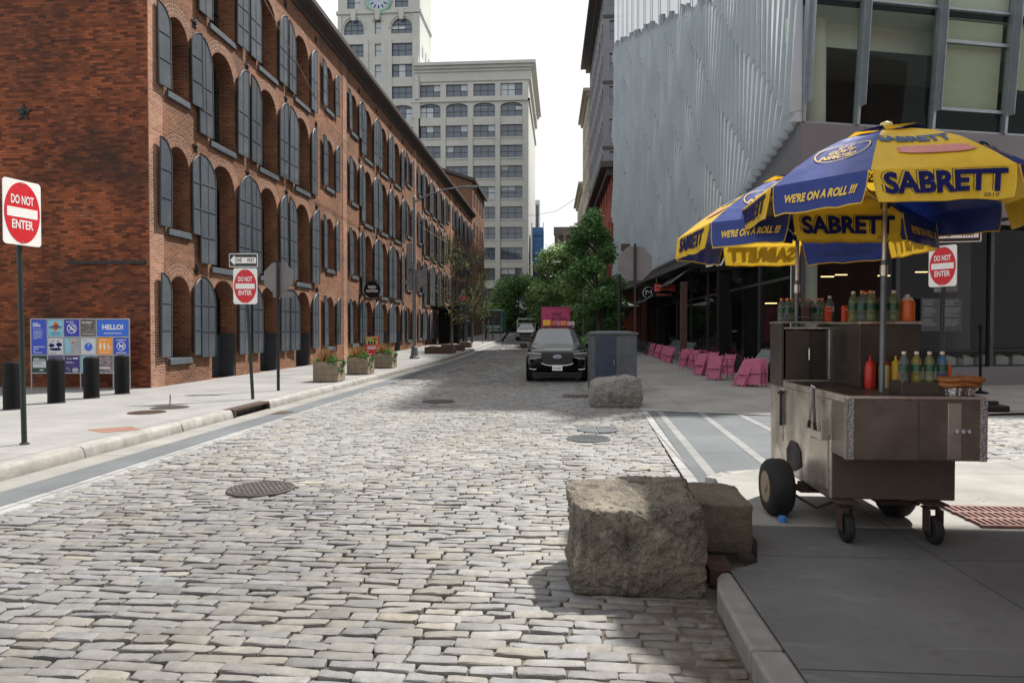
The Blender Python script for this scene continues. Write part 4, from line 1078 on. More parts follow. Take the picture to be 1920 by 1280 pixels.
# 3: back of the stop sign
def stop_back(loc, label, zc, wd, post_top, leanx=0.0, group='octagonal signs seen from behind'):
    t = thing('stop_sign', label, 'sign', loc, group=group)
    m = MB(); m.tube([(0,0,-.1), (leanx,0,post_top)], .038, 10); m.build('post', MT['iron'], t, smooth=40)
    r = wd/2/math.cos(math.pi/8)
    m = MB(); m.prism([(leanx*.9 + r*math.cos(math.pi/8+math.pi*i/4), zc + r*math.sin(math.pi/8+math.pi*i/4)) for i in range(8)], -.062, -.056, FR); m.build('octagon_plate', MT['signback'], t)
    m = MB(); [m.box(leanx*.9-.05, leanx*.9+.05, .03, .056, zc+dz-.015, zc+dz+.015) for dz in (-.2, .2)]; m.build('bracket', MT['galv'], t)
    return t
t = stop_back((-7.16, 16.74, .15), 'grey back of an octagonal sign on a black post beside the leaning sign', 2.85, .76, 3.28)
m = MB(); m.prism(rrect(.5, .14, .01), -.06, -.055, TR((.1, 0, 2.42)) @ FR); m.build('lower_plate', MT['signback'], t)
t = stop_back((2.12, 20.3, .05), 'large grey back of an octagonal sign on a tall black post behind the grey cabinet', 3.58, 1.0, 4.15)
m = MB(); m.box(-.40, -.14, .1, .13, 3.95, 4.17); m.build('street_name_plate', MT['rust'], t)
# thin black post beyond it
t = thing('post', 'thin black post standing behind the octagonal sign near the cafe awning', 'post', (2.0, 24.5, .05))
m = MB(); m.tube([(0,0,0), (0,0,3.6)], .06, 10); m.lathe([(.12,0),(.12,.25),(.07,.3)], 12); m.build('shaft', MT['iron'], t, smooth=40)
# right: pole with no-entry and one-way signs behind the food cart
t = thing('street_sign', 'no-entry and one-way signs on a dark post behind the food cart', 'sign', (7.25, 13.65, .02), group='no-entry signs')
m = MB(); m.tube([(-.02,0,-.1), (.03,0,3.6)], .036, 10); m.build('post', MT['iron'], t, smooth=40)
dne_panel(t, TR((-.03, -.045, 2.88)) @ RZ(-58), .52, .78); oneway_panel(t, TR((.15, -.06, 3.47)) @ RZ(-8), 1, .95, .28)
m = MB(); m.prism(rrect(.45, .7, .03), -.062, -.058, TR((.08, .12, 2.75)) @ RZ(-60) @ FR); m.build('back_plate', MT['signback'], t)

# ================================================================ BOLLARDS
bo = None
blabels = ['black steel bollard leftmost, just behind the post of the near no-entry sign', 'black bollard in front of the dark green poster of the notice board', 'black bollard in front of the middle of the notice board', 'black bollard farthest right, at the right end of the notice board']
for i, (x, y) in enumerate(((-10.62, 12.45), (-10.63, 13.6), (-10.58, 14.61), (-10.55, 15.64))):
    if bo is None:
        bo = thing('bollard', blabels[0], 'bollard', (x, y, .15), group='black bollards by the notice board')
        m = MB(); m.lathe([(.158,0),(.158,.87),(.15,.90),(.11,.925),(0.001,.935)], 28); m.build('post', MT['black'], bo, smooth=35)
        m = MB(); m.lathe([(.175,0),(.175,.012),(.16,.02)], 28); m.build('base_ring', MT['iron'], bo, smooth=35)
    else: dup(bo, (x, y, .15), label=blabels[i])

# ================================================================ NOTICE BOARD
nbd = thing('notice_board', 'tube framed notice board of blue, white and orange posters before the brick end wall', 'notice board', (-13.62, 16.58, .15), rz=R(4))
cw, ch, z0 = .422, .463, .42
m = MB(); tr = .017
for i in range(7):
    x = i*cw
    m.tube([(x, 0, z0 if i in (1,) else 0), (x, 0, z0+(2 if i == 5 else 3)*ch)], tr, 8)
for j in range(4): m.tube([(cw if j == 2 else 0, 0, z0+j*ch), (6*cw, 0, z0+j*ch)], tr, 8)
m.build('tube_frame', MT['alu'], nbd, smooth=40)
def PM(name, c): return M(name, c, .45, var=.04, vs=8)
c_royal, c_navy, c_sky = PM('poster_royal', (.02,.13,.62)), PM('poster_navy', (.022,.035,.36)), PM('poster_sky', (.22,.5,.62))
c_blue2, c_white, c_orange = PM('poster_blue', (.022,.07,.5)), PM('poster_white', (.55,.57,.6)), PM('poster_orange', (.85,.30,.02))
c_green, c_purple, c_map, c_photo = PM('poster_green', (.012,.05,.035)), PM('poster_purple', (.035,.02,.16)), PM('poster_map', (.36,.38,.41)), M('poster_photo', (.12,.11,.105), .4, var=.8, vs=9)
def panel(c0, r0, cs, rs, mat):                        # col, row from the top
    x0, x1 = c0*cw+.02, (c0+cs)*cw-.02; z1, za = z0+(3-r0)*ch-.02, z0+(3-r0-rs)*ch+.02
    m = MB(); m.box(x0, x1, -.006, .006, za, z1); o = m.build('poster', mat, nbd)
    return o, (x0+x1)/2, (za+z1)/2, x1-x0, z1-za
def txt(o, s, size, x, z, mat='textwhite', bold=.0, fit=None):
    lettering(o, s, size, (x, -.006, z), (1,0,0), (0,0,1), MT[mat], bold=bold, off=.003, fit=fit)
def bars(o, x, z, wds, h, dz, mat='textwhite', align=-1):
    m = MB()
    for i, w_ in enumerate(wds):
        x0 = x if align < 0 else x-w_/2; m.box(x0, x0+w_, -.0095, -.0085, z-i*dz-h, z-i*dz)
    m.build('small_print', MT[mat], o)
def ring(o, x, z, r, th, mat, n=28):
    m = MB()
    for i in range(n):
        a, b = 2*math.pi*i/n, 2*math.pi*(i+1)/n
        m.poly([(x+r*math.cos(a), -.009, z+r*math.sin(a)), (x+r*math.cos(b), -.009, z+r*math.sin(b)), (x+(r-th)*math.cos(b), -.009, z+(r-th)*math.sin(b)), (x+(r-th)*math.cos(a), -.009, z+(r-th)*math.sin(a))])
    return m
def disc(m, x, z, r, y=-.0092, n=18, sx=1): m.poly([(x+r*sx*math.cos(2*math.pi*i/n), y, z+r*math.sin(2*math.pi*i/n)) for i in range(n)])
o, x, z, w_, h = panel(0, 0, 1, 2, c_blue2)
bars(o, x-.16, z+.36, (.14,.2,.2), .018, .035); bars(o, x-.16, z+.22, (.24,), .006, .03); bars(o, x-.15, z+.17, (.26,.2,.26,.22,.25,.2,.24,.1), .007, .03); bars(o, x-.15, z-.24, (.3,.14,.05,.22), .014, .05)
o, x, z, w_, h = panel(1, 0, 1, 1, c_sky)
m = MB(); disc(m, x, z+.12, .05); disc(m, x, z+.03, .07); disc(m, x, z-.03, .05); disc(m, x+.04, z+.07, .05); m.build('emblem', PM('coral', (.62,.16,.05)), o); bars(o, x, z+.07, (.2,.34,.3), .016, .03, 'textblue', 0); bars(o, x, z-.11, (.24,), .016, .03, 'textblue', 0); bars(o, x, z-.16, (.26,.26), .006, .02, 'textblue', 0)
def prohibit(o, x, z, r, inner):
    m = ring(o, x, z, r, r*.14, 'textwhite')
    d = r*.98/math.sqrt(2); q = .07*r
    m.poly([(x-d-q, -.0095, z+d-q), (x-d+q, -.0095, z+d+q), (x+d+q, -.0095, z-d+q), (x+d-q, -.0095, z-d-q)])
    inner(m); m.build('pictogram', MT['textwhite'], o)
o, x, z, w_, h = panel(2, 0, 1, 1, c_navy); bars(o, x-.15, z+.17, (.2,), .014, .02)
def cig(m, x=x, z=z): m.box(x-.07, x+.05, -.0098, -.0092, z-.045, z-.025); m.box(x+.06, x+.075, -.0098, -.0092, z-.045, z-.025); m.add(ring(None, x+.03, z+.02, .045, .014, None).v, ring(None, x+.03, z+.02, .045, .014, None).f)
prohibit(o, x, z-.01, .125, cig)
o, x, z, w_, h = panel(3, 0, 1, 1, c_photo); bars(o, x-.15, z+.155, (.24,), .02, .03); bars(o, x-.17, z-.15, (.3,), .008, .03)
o, x, z, w_, h = panel(4, 0, 2, 1, c_royal); txt(o, 'HELLO!', .17, x, z+.02, bold=.006, fit=.54); bars(o, x, z-.125, (.46,), .016, .03, 'textwhite', 0)
o, x, z, w_, h = panel(1, 1, 1, 1, c_white)
m = MB(); disc(m, x, z-.08, .035, sx=4.4); disc(m, x+.09, z+.04, .05, sx=1.5); disc(m, x-.1, z+.02, .045, sx=1.6); m.box(x-.13, x-.11, -.0098, -.009, z-.1, z+.09); m.box(x+.06, x+.085, -.0098, -.009, z-.1, z+.1); [disc(m, x+dx, z+.13, .01, sx=3) for dx in (-.07, .06)]; m.build('drawing', MT['textblue'], o); bars(o, x-.15, z-.18, (.16,), .01, .02, 'textblue')
o, x, z, w_, h = panel(2, 1, 1, 1, c_map)
m = MB(); m.poly([(x-w_/2, -.009, z-h/2), (x-.02, -.009, z-h/2+.06), (x-.04, -.009, z+.05), (x-.09, -.009, z+h/2), (x-w_/2, -.009, z+h/2)]); m.build('river', c_sky, o)
m = MB(); [m.box(-.2, .2, -.0095, -.009, -.004, .004, TR((x+.08, 0, z-.1+.07*i)) @ RY(-38) @ Matrix.Diagonal((.6,1,1,1))) for i in range(4)]; m.build('streets', MT['signback'], o)
m = MB(); m.poly([(x+.0, -.0092, z+.06), (x+.05, -.0092, z+.05), (x+.04, -.0092, z+.12), (x+.0, -.0092, z+.14)]); m.build('park', PM('coral2', (.5,.16,.12)), o)
o, x, z, w_, h = panel(3, 1, 1, 1, c_white); m = MB(); disc(m, x, z-.02, .105, n=26); m.build('disc', c_royal, o)
m = MB()
for p, q in (((.0,.03),(-.005,-.03)), ((-.005,-.03),(-.06,-.07)), ((-.005,-.03),(.06,-.06)), ((0,.02),(-.05,.03)), ((0,.02),(.05,.06))): m.tube([(x+p[0], -.0095, z-.02+p[1]), (x+q[0], -.0095, z-.02+q[1])], .009, 6, ry=.1)
disc(m, x+.005, z+.03, .016, -.0098); m.build('figure', MT['textwhite'], o); bars(o, x-.14, z+.15, (.1,), .008, .02, 'textblue')
o, x, z, w_, h = panel(4, 1, 1, 1, c_orange); bars(o, x-.14, z+.165, (.2,), .014, .03)
m = MB()
for dx in (-.11, -.01): disc(m, x+dx, z+.075, .02); m.poly([(x+dx-.03, -.0092, z+.05), (x+dx+.03, -.0092, z+.05), (x+dx+.025, -.0092, z-.03), (x+dx+.012, -.0092, z-.1), (x+dx-.012, -.0092, z-.1), (x+dx-.025, -.0092, z-.03)])
rg = ring(None, x+.1, z-.055, .05, .014, None); m.add(rg.v, rg.f); disc(m, x+.09, z+.05, .017); m.poly([(x+.075, -.0092, z+.03), (x+.1, -.0092, z+.03), (x+.12, -.0092, z-.05), (x+.08, -.0092, z-.03)]); m.build('pictograms', MT['textwhite'], o)
bars(o, x, z-.15, (.26,.22), .007, .018, 'textwhite', 0)
o, x, z, w_, h = panel(5, 1, 1, 1, c_blue2); bars(o, x, z+.165, (.26,), .016, .03, 'textwhite', 0); bars(o, x, z-.16, (.28,.24), .01, .02, 'textwhite', 0)
def dog(m, x=x, z=z): m.box(x-.05, x+.05, -.0098, -.0092, z-.02, z+.02); m.box(x+.04, x+.075, -.0098, -.0092, z+.0, z+.045); [m.box(x+d, x+d+.013, -.0098, -.0092, z-.06, z-.02) for d in (-.045, .035)]
prohibit(o, x, z, .115, dog)
o, x, z, w_, h = panel(0, 2, 1, 1, c_green); m = MB(); m.box(x-.17, x+.17, -.0095, -.0085, z-.09, z+.08); m.build('text_block', c_white, o); bars(o, x-.15, z+.15, (.14,.3), .016, .028); bars(o, x-.15, z+.05, (.26,.18,.22), .008, .02, 'textblack'); bars(o, x, z-.14, (.1,), .024, .02)
o, x, z, w_, h = panel(1, 2, 1, 1, M('poster_photo2', (.09,.09,.2), .4, var=.7, vs=6))
o, x, z, w_, h = panel(2, 2, 1, 1, c_purple); txt(o, 'Windy', .062, x-.08, z+.145, fit=.14); bars(o, x+.02, z+.165, (.13,), .03, .02); bars(o, x-.16, z+.06, (.16,.22), .008, .02); m = MB(); disc(m, x+.08, z-.15, .06, sx=1.4); m.tube([(x-.02, -.0095, z+.0), (x+.1, -.0095, z-.12)], .006, 5, ry=.1); [disc(m, x-.13+.05*i, z-.1-.04*(i % 2), .02) for i in range(2)]; m.build('drawing', c_map, o)
o, x, z, w_, h = panel(3, 2, 1, 1, c_sky)
o, x, z, w_, h = panel(4, 2, 1, 1, M('poster_photo3', (.2,.16,.18), .4, var=.9, vs=11)); bars(o, x-.14, z-.08, (.28,), .03, .04); m = MB(); [m.box(x+d, x+d+.012, -.0095, -.009, z, z+.18) for d in (-.12, .1)]; m.build('drawing', c_map, o)
o, x, z, w_, h = panel(5, 2, 1, 1, M('poster_photo4', (.2,.2,.26), .4, var=.9, vs=6))

# ================================================================ FOLIAGE
def leaves(n, centers, radii, size, cols, seed, squash=.8, shell=.55):
    g = np.random.default_rng(seed); centers = np.array(centers, float); radii = np.array(radii, float)
    wts = radii**2; idx = g.choice(len(centers), n, p=wts/wts.sum())
    d = g.normal(size=(n, 3)); d /= np.linalg.norm(d, axis=1)[:, None]
    rr = radii[idx]*(shell + (1-shell)*g.random(n)**.6)*g.uniform(.75, 1.12, n)
    c = centers[idx] + d*rr[:, None]*np.array([1, 1, squash])
    nrm = d*.6 + g.normal(size=(n, 3))*.55 + np.array([0, 0, .45]); nrm /= np.linalg.norm(nrm, axis=1)[:, None]
    t = np.cross(nrm, g.normal(size=(n, 3))); t /= np.linalg.norm(t, axis=1)[:, None]; b = np.cross(nrm, t)
    s = size*g.uniform(.6, 1.3, n)[:, None]
    P = np.stack([c - t*s, c - b*s*.45 - nrm*s*.1, c + t*s, c + b*s*.45 - nrm*s*.1], 1).reshape(-1, 3)
    F = np.arange(n*4).reshape(n, 4)
    cl = np.array(cols)[g.integers(0, len(cols), n)]*g.uniform(.7, 1.3, n)[:, None]
    # whole clumps differ in tone
    ck = g.uniform(.7, 1.3, len(centers))[idx]
    return P, F, np.repeat(cl*ck[:, None], 4, 0)
def tree(name, label, cat, loc, h, trunk_h, cr, n, size, cols, seed, group=None, nb=18, squash=.8, tr=.14, skew=(0,0), shell=.5, clump=.33, bare=0):
    t = thing(name, label, cat, loc, group=group); g = random.Random(seed)
    m = MB(); top = Vector((skew[0]*.5, skew[1]*.5, h*.82))
    m.tube([(0,0,-.1), (.03,0,trunk_h*.5), (skew[0]*.15, skew[1]*.15, trunk_h), tuple(top)], [tr*1.25, tr, tr*.8, tr*.2], 9)
    cs = []; rs = []
    for i in range(nb):
        a = g.uniform(0, 2*math.pi); f = g.random()
        z = trunk_h*.9 + (h - trunk_h*.9)*f
        R_ = cr*math.sin(math.pi*min(1, .18 + .78*f))**.7*g.uniform(.45, .85)
        p = Vector((skew[0]*f + R_*math.cos(a), skew[1]*f + R_*math.sin(a), z))
        st = Vector((skew[0]*.3*f, skew[1]*.3*f, max(trunk_h*.7, z - R_*.9)))
        mid = (st+p)/2 + Vector((0,0,.12*R_))
        m.tube([st, mid, p], [tr*.38, tr*.24, tr*.08], 5)
        if bare:
            for k in range(bare):
                e = p + Vector((g.uniform(-.6,.6), g.uniform(-.6,.6), g.uniform(.1,.9)))*cr*.45; m.tube([mid, (mid+e)/2 + Vector((0,0,.1)), e], [tr*.15, tr*.09, tr*.03], 4)
        cs.append(p); rs.append(cr*clump*g.uniform(.6, 1.25))
    m.build('trunk', MT['bark'], t, smooth=60)
    P, F, C = leaves(n, cs, rs, size, cols, seed, squash, shell)
    link('crown', arr_mesh('crown', P, F, C), MT['leaf'], t)
    return t
G_dark = [(.08,.19,.06), (.125,.25,.08), (.06,.14,.05), (.165,.30,.105)]
G_mid = [(.16,.29,.09), (.22,.34,.12), (.12,.22,.075), (.30,.41,.17)]
G_yel = [(.20,.23,.05), (.13,.2,.05), (.22,.2,.05), (.10,.17,.045)]
# ================================================================ PLANTERS
plab = ['wooden planter box nearest the camera, with dry tan grass and green trailing leaves', 'middle wooden planter box between the other two along the kerb', 'farthest wooden planter box, beside the red sandwich board']
def planter(loc, label, seed):
    t = thing('planter', label, 'planter', loc, group='wooden planters along the kerb', rz=R(random.uniform(-3, 3)))
    m = MB()
    for j in range(3): m.box(-.37, .37, -.37, .37, .02+j*.19, .02+j*.19+.186)
    m.build('box', MT['wood'], t, bevel=.008)
    m = MB(); m.box(-.34, .34, -.34, .34, .5, .592); m.build('soil', MT['soil'], t)
    g = np.random.default_rng(seed); n = 420                      # grass blades
    bx = g.normal(-.08, .11, n); by = g.normal(0, .12, n); a = g.uniform(0, 6.28, n); l = g.uniform(.18, .42, n); o = g.uniform(.02, .2, n)
    P = []; F = []; C = []
    for i in range(n):
        d = np.array([math.cos(a[i]), math.sin(a[i]), 0]); s = np.array([-d[1], d[0], 0])*.006; b = np.array([bx[i], by[i], .59]); k = len(P)
        P += [b-s, b+s, b+d*o[i]*.5+[0,0,l[i]*.6]+s, b+d*o[i]*.5+[0,0,l[i]*.6]-s, b+d*o[i]+[0,0,l[i]]+s*.2, b+d*o[i]+[0,0,l[i]]-s*.2]
        F += [(k,k+1,k+2,k+3), (k+3,k+2,k+4,k+5)]; c = np.array([(.32,.17,.06),(.38,.24,.10),(.22,.13,.05)][g.integers(3)])*g.uniform(.7,1.2); C += [c]*6
    link('dry_grass', arr_mesh('dry_grass', P, F, np.array(C)), MT['leaf'], t)
    cs = [(.26,-.3,.6),(.33,-.1,.52),(.36,.15,.55),(.1,-.34,.62),(.36,-.28,.38),(-.25,-.32,.63),(-.33,.1,.62),(.1,.3,.62),(.37,.0,.3),(.15,-.1,.68)]
    P, F, C = leaves(950, cs, [.13,.12,.13,.11,.10,.09,.09,.12,.08,.13], .035, [(.06,.17,.025),(.09,.23,.03),(.04,.12,.02)], seed, 1, .2)
    link('trailing_leaves', arr_mesh('trailing_leaves', P, F, C), MT['leaf'], t)
planter((-6.93, 19.85, .15), plab[0], 1); planter((-6.98, 23.2, .15), plab[1], 2); planter((-7.08, 26.9, .15), plab[2], 3)
# small stake in the pavement
t = thing('tree_stake', 'thin broken stake rising from a small dark disc on the pavement', 'stake', (-7.75, 12.95, .15))
m = MB(); m.tube([(0,0,0), (.01,0,.26)], .012, 6); m.build('stick', MT['wood'], t)
m = MB(); m.lathe([(.36,0),(.33,.006),(.0,.008)], 24); m.build('dark_base', MT['soil'], t)  # dark disc lying around the foot of the stake

# ================================================================ STREET LAMPS
def arm_pts(L, rise): return [(L*f, 0, rise*(1-(1-f)**2)) for f in (0, .15, .35, .6, .85, 1)]
t = thing('street_lamp', 'tall grey street lamp with a long curved arm over the cobbles and a diamond sign', 'street lamp', (-7.72, 35.2, .16))
m = MB(); m.lathe([(.27,0),(.27,.1),(.21,.13),(.16,.6),(.11,.66)], 8); m.build('base', MT['galv'], t, bevel=.01)
m = MB(); m.tube([(0,0,.6), (0,0,4), (0,0,8.35)], [.105,.09,.06], 12); m.lathe([(.075,8.3),(.075,8.4),(.02,8.47)], 12); m.build('pole', MT['galv'], t, smooth=40)
m = MB(); m.tube([(0,0,8.1)] + [(x, y, 8.15+z) for x, y, z in arm_pts(2.75, .75)], [.05,.05,.045,.042,.04,.036,.034], 8); m.build('arm', MT['galv'], t, smooth=60)
m = MB(); m.prism([(2.4,-.09),(2.75,-.14),(3.25,-.12),(3.32,0),(3.25,.12),(2.75,.14),(2.4,.09)], 8.84, 8.95); m.build('lamp_head', MT['galv'], t, bevel=.02)
m = MB(); m.prism(rrect(.26, 1.35, .03), -.1, .14, TR((-.25, 0, 5.35)) @ FR); m.build('control_box', MT['galv'], t, bevel=.02)
m = MB(); m.prism([(.6,0),(0,.6),(-.6,0),(0,-.6)], .10, .115, TR((.02, .0, 4.0)) @ FR @ TR((0,0,-.22))); m.build('diamond_sign', MT['signback'], t)
m = MB(); m.box(-.42, .42, .1, .11, 4.3, 4.62, TR((.02,0,0))); m.build('lower_sign', MT['signback'], t)
m = MB(); m.tube([(0,0,7.15),(1.0,0,7.28)], .022, 6); m.build('bracket', MT['galv'], t); m = MB(); m.tube([(0,0,4.62),(.95,0,4.66)], .02, 6); m.build('bracket', MT['galv'], t)
t = thing('street_lamp', 'slim far street lamp whose pale arm sticks out of the tree on the right', 'street lamp', (1.75, 58, zp(58)))
m = MB(); m.tube([(0,0,0),(0,0,6.4)], [.1,.065], 10); m.build('pole', MT['galv'], t, smooth=40)
m = MB(); m.tube([(0,0,6.3)] + [(-x, y, 6.3+z) for x, y, z in arm_pts(2.0, .75)], .045, 8); m.build('arm', M('pale_metal', (.5,.52,.53), .4, .3), t, smooth=60)
m = MB(); m.prism([(-1.9,-.1),(-2.5,-.13),(-2.6,0),(-2.5,.13),(-1.9,.1)], 7.02, 7.12); m.build('lamp_head', MT['white'], t)

# ================================================================ SANDWICH BOARD, HANGING SIGN, CRATES, POSTS
t = thing('sandwich_board', 'red and yellow sandwich board standing by the warehouse behind the planters', 'sign', (-10.3, 36.3, .2), rz=R(8)); t.scale = (.76, .76, .76)
m = MB(); m.prism(rrect(.9, 1.45, .02), -.02, .02, TR((0,0,.74)) @ Matrix.Rotation(R(-9), 4, 'X') @ FR); m.prism(rrect(.9, 1.45, .02), -.02, .02, TR((0,.42,.74)) @ Matrix.Rotation(R(9), 4, 'X') @ FR); bd = m.build('board', MT['red'], t)
MX = TR((0,0,.74)) @ Matrix.Rotation(R(-9), 4, 'X')
m = MB(); m.prism([(-.41,.14),(.41,.14),(.41,.68),(-.41,.68)], .021, .024, MX @ FR); m.build('picture', M('yellow_print', (.42,.42,.08), .5, var=.35, vs=6), bd)
m = MB(); [m.prism([(x-.08+.0,.15),(x+.08,.15),(x+.07,.3),(x+.04,.4),(x-.04,.4),(x-.07,.3)], .025, .027, MX @ FR) for x in (-.22,-.02,.2)]; m.prism(rrect(.34, .1, .04), .025, .027, MX @ TR((.2,0,.52)) @ FR); m.build('silhouettes', MT['textblack'], bd)
m = MB()
for i, w_ in enumerate((.62,.66,.55)): m.prism([(-.34,.02-.085*i),(-.34+w_,.02-.085*i),(-.34+w_,-.03-.085*i),(-.34,-.03-.085*i)], .025, .027, MX @ FR)
for i, w_ in enumerate((.1,.35,)): m.prism([(-.34,-.32-.2*i),(-.34+w_,-.32-.2*i),(-.34+w_,-.37-.2*i),(-.34,-.37-.2*i)], .025, .027, MX @ FR)
m.build('print', MT['textwhite'], bd)
t = thing('hanging_sign', 'round black sign with white lettering hung on a bracket from the warehouse', 'sign', (FX, 36.2, 3.95))
m = MB(); m.tube([(0,0,.35),(1.0,0,.35)], .02, 6); m.tube([(0,0,.9),(.9,0,.37)], .012, 5); m.tube([(0,0,.0),(0,0,1.0)], .02, 6); m.build('bracket', MT['iron'], t)
m = MB(); m.prism([(.45*math.cos(2*math.pi*i/28), .45*math.sin(2*math.pi*i/28)) for i in range(28)], -.03, .03, TR((.62,0,-.12)) @ FR); dk = m.build('disc', MT['black'], t)
lettering(dk, 'FEED', .2, (.62,-.03,.0), (1,0,0), (0,0,1), MT['textwhite'], bold=.004, fit=.44); lettering(dk, 'NATION', .2, (.62,-.03,-.2), (1,0,0), (0,0,1), MT['textwhite'], bold=.004, fit=.62)
def crate(loc, sx, sy, h, label, rz=0):
    t = thing('wooden_crate', label, 'crate', loc, rz=R(rz), group='low wooden boxes on the pavement')
    m = MB()
    for x0, x1, y0, y1 in ((-sx,sx,-sy,-sy+.06),(-sx,sx,sy-.06,sy),(-sx,-sx+.06,-sy+.06,sy-.06),(sx-.06,sx,-sy+.06,sy-.06)): m.box(x0,x1,y0,y1,0,h)
    m.build('sides', MT['darkwood'], t, bevel=.006); m = MB(); m.box(-sx+.06, sx-.06, -sy+.06, sy-.06, .02, h-.06); m.build('soil', MT['soil'], t)
    m = MB(); m.box(-sx*.5-.25, -sx*.5+.2, -sy*.2, sy*.3, h-.05, h+.05); m.build('yellow_block', M('dull_yellow', (.3,.2,.03), .7), t)
crate((-7.5, 41.6, .2), .85, .75, .42, 'dark wooden box on the pavement, nearest of the low boxes past the lamp post')
crate((-7.35, 45.6, .25), .75, .7, .4, 'dark low wooden box in the middle behind the nearest one', 4)
crate((-7.15, 50.2, .32), .42, .42, .42, 'small square wooden box at the foot of the dark post')
t = thing('notice_post', 'dark post with a small red sign by the bare street trees', 'post', (-7.55, 53, zp(53)+.15))
m = MB(); m.tube([(0,0,0),(0,0,1.7)], .13, 10); m.tube([(0,0,1.7),(0,0,3.9)], .045, 8); m.build('shaft', MT['navy'], t, smooth=40)
m = MB(); m.prism(rrect(.5,.38,.02), -.02, .02, TR((-.2,-.06,3.75)) @ FR); m.build('red_plate', M('dull_red', (.4,.04,.06), .5), t)
bp = None
for i, (x, y) in enumerate(((-6.95, 59.2), (-6.9, 63.5), (-6.75, 66.4), (-7.3, 70.5), (-6.7, 73.5))):
    y_ = y
    if bp is None:
        bp = thing('metal_post', 'thin metal post in the row along the far kerb before the bus', 'post', (x, y, zp(y)+.15), group='thin posts along the far kerb')
        m = MB(); m.tube([(0,0,0),(0,0,1.75)], .04, 8); m.lathe([(.05,1.75),(.05,1.8),(.01,1.83)], 8); m.build('shaft', MT['galv'], bp, smooth=40)
        m = MB(); m.lathe([(.09,0),(.09,.02),(.045,.04)], 10); m.build('foot', MT['galv'], bp)
    else: dup(bp, (x, y, zp(y)+.15))
t = thing('leaning_pole', 'dark pole leaning over the far kerb left of the white pickup', 'pole', (-5.9, 66, zp(66)+.1), rot=(0, R(38), 0))
m = MB(); m.tube([(0,0,0),(0,0,2.3)], [.11,.06], 8); m.build('shaft', MT['iron'], t); m = MB(); m.lathe([(.2,0),(.2,.08),(.1,.12)], 10); m.build('foot', MT['iron'], t)
# canopy at the far warehouse door
t = thing('door_canopy', 'black canopy and frame over a warehouse door far along the pavement', 'canopy', (-10.4, 57.5, zp(57)+.15))
m = MB(); m.box(-.4, 1.9, -1.5, 1.5, 2.9, 3.15); m.build('roof', MT['black'], t)
for y in (-1.4,1.4): m = MB(); m.box(1.7,1.85,y-.07,y+.07,0,2.9); m.build('post', MT['black'], t)
m = MB(); m.box(-.3,1.6,.9,1.0,0,2.9); m.build('screen', MT['black'], t)
# street trees
tree('bare_tree', 'thin half bare street tree with yellowing leaves nearest the lamp post', 'tree', (-8.2, 50, zp(50)+.15), 8.0, 2.2, 2.0, 900, .05, G_yel, 21, 'sparse trees along the warehouse', nb=16, tr=.09, bare=6, clump=.42)
tree('bare_tree', 'second thin half bare tree, its yellow green leaves in front of the far brick wall', 'tree', (-8.0, 60, zp(60)+.15), 8.5, 2.4, 2.4, 1000, .06, G_yel, 22, 'sparse trees along the warehouse', nb=18, tr=.1, bare=5, clump=.42)
tree('bare_tree', 'third sparse street tree, lowest of the three, next to the bus', 'tree', (-8.0, 71, zp(71)+.15), 7.0, 2.2, 2.2, 1300, .07, G_yel + G_mid, 23, 'sparse trees along the warehouse', nb=16, tr=.1, bare=4, clump=.45)
tree('leafy_tree', 'tall dark green tree reaching highest on the right pavement', 'tree', (2.35, 44, .12), 8.8, 2.0, 2.15, 15000, .12, G_dark, 31, nb=44, skew=(-.6,0), clump=.33, tr=.16, shell=.35)
tree('leafy_tree', 'broad light green tree behind the grey cabinet and lamp', 'tree', (1.4, 66, zp(66)+.1), 8.4, 1.5, 4.2, 26000, .15, G_mid, 32, nb=44, skew=(-1.4,0), clump=.36, tr=.18)
tree('leafy_tree', 'dark round tree filling the street end left of the white pickup', 'tree', (-7.0, 108, zp(108)), 8.6, 1.0, 5.0, 24000, .2, G_dark + G_mid[:3], 33, nb=44, clump=.36, tr=.22)
tree('leafy_tree', 'dark tree at the street end behind the white pickup', 'tree', (-1.2, 104, zp(104)), 7.6, 1.0, 4.4, 18000, .2, G_dark, 34, nb=34, clump=.38, tr=.22)
tree('leafy_tree', 'low dark tree over the cafe terrace past the first awning', 'tree', (3.6, 56, zp(56)), 5.0, 1.4, 1.9, 6000, .12, G_dark, 35, nb=18, clump=.4, tr=.12)
tree('leafy_tree', 'pale green tree showing behind the octagonal sign and cafe awnings', 'tree', (4.6, 64, zp(64)), 7.6, 2.2, 1.8, 5000, .13, G_mid, 36, nb=16, clump=.4, tr=.12)
# shrubs by the cabinet / terrace
P, F, C = leaves(5000, [(0,0,.6),(.6,.5,.7),(-.5,.8,.8),(.2,1.5,1.0),(.9,2,.7),(-.2,2.6,.9)], [.55,.5,.5,.6,.55,.55], .07, G_mid + G_dark, 41)
o = link('shrub', arr_mesh('shrub', P, F, C), MT['leaf']); o.location = (1.25, 29, .1); tag(o, 'green bushy shrub behind the black car and grey cabinet', 'shrub')
P, F, C = leaves(9000, [(-9,0,1.0),(-6,0,1.2),(-3,1,1.3),(0,0,1.2),(3,1,1.2),(5.5,0,1.1)], [2.2,2.2,2.2,2.2,2.2,2.0], .25, G_dark, 42)
o = link('hedge', arr_mesh('hedge', P, F, C), MT['leaf']); o.location = (-1.5, 112, zp(112)); tag(o, 'dark hedge closing the far end of the street', 'hedge')

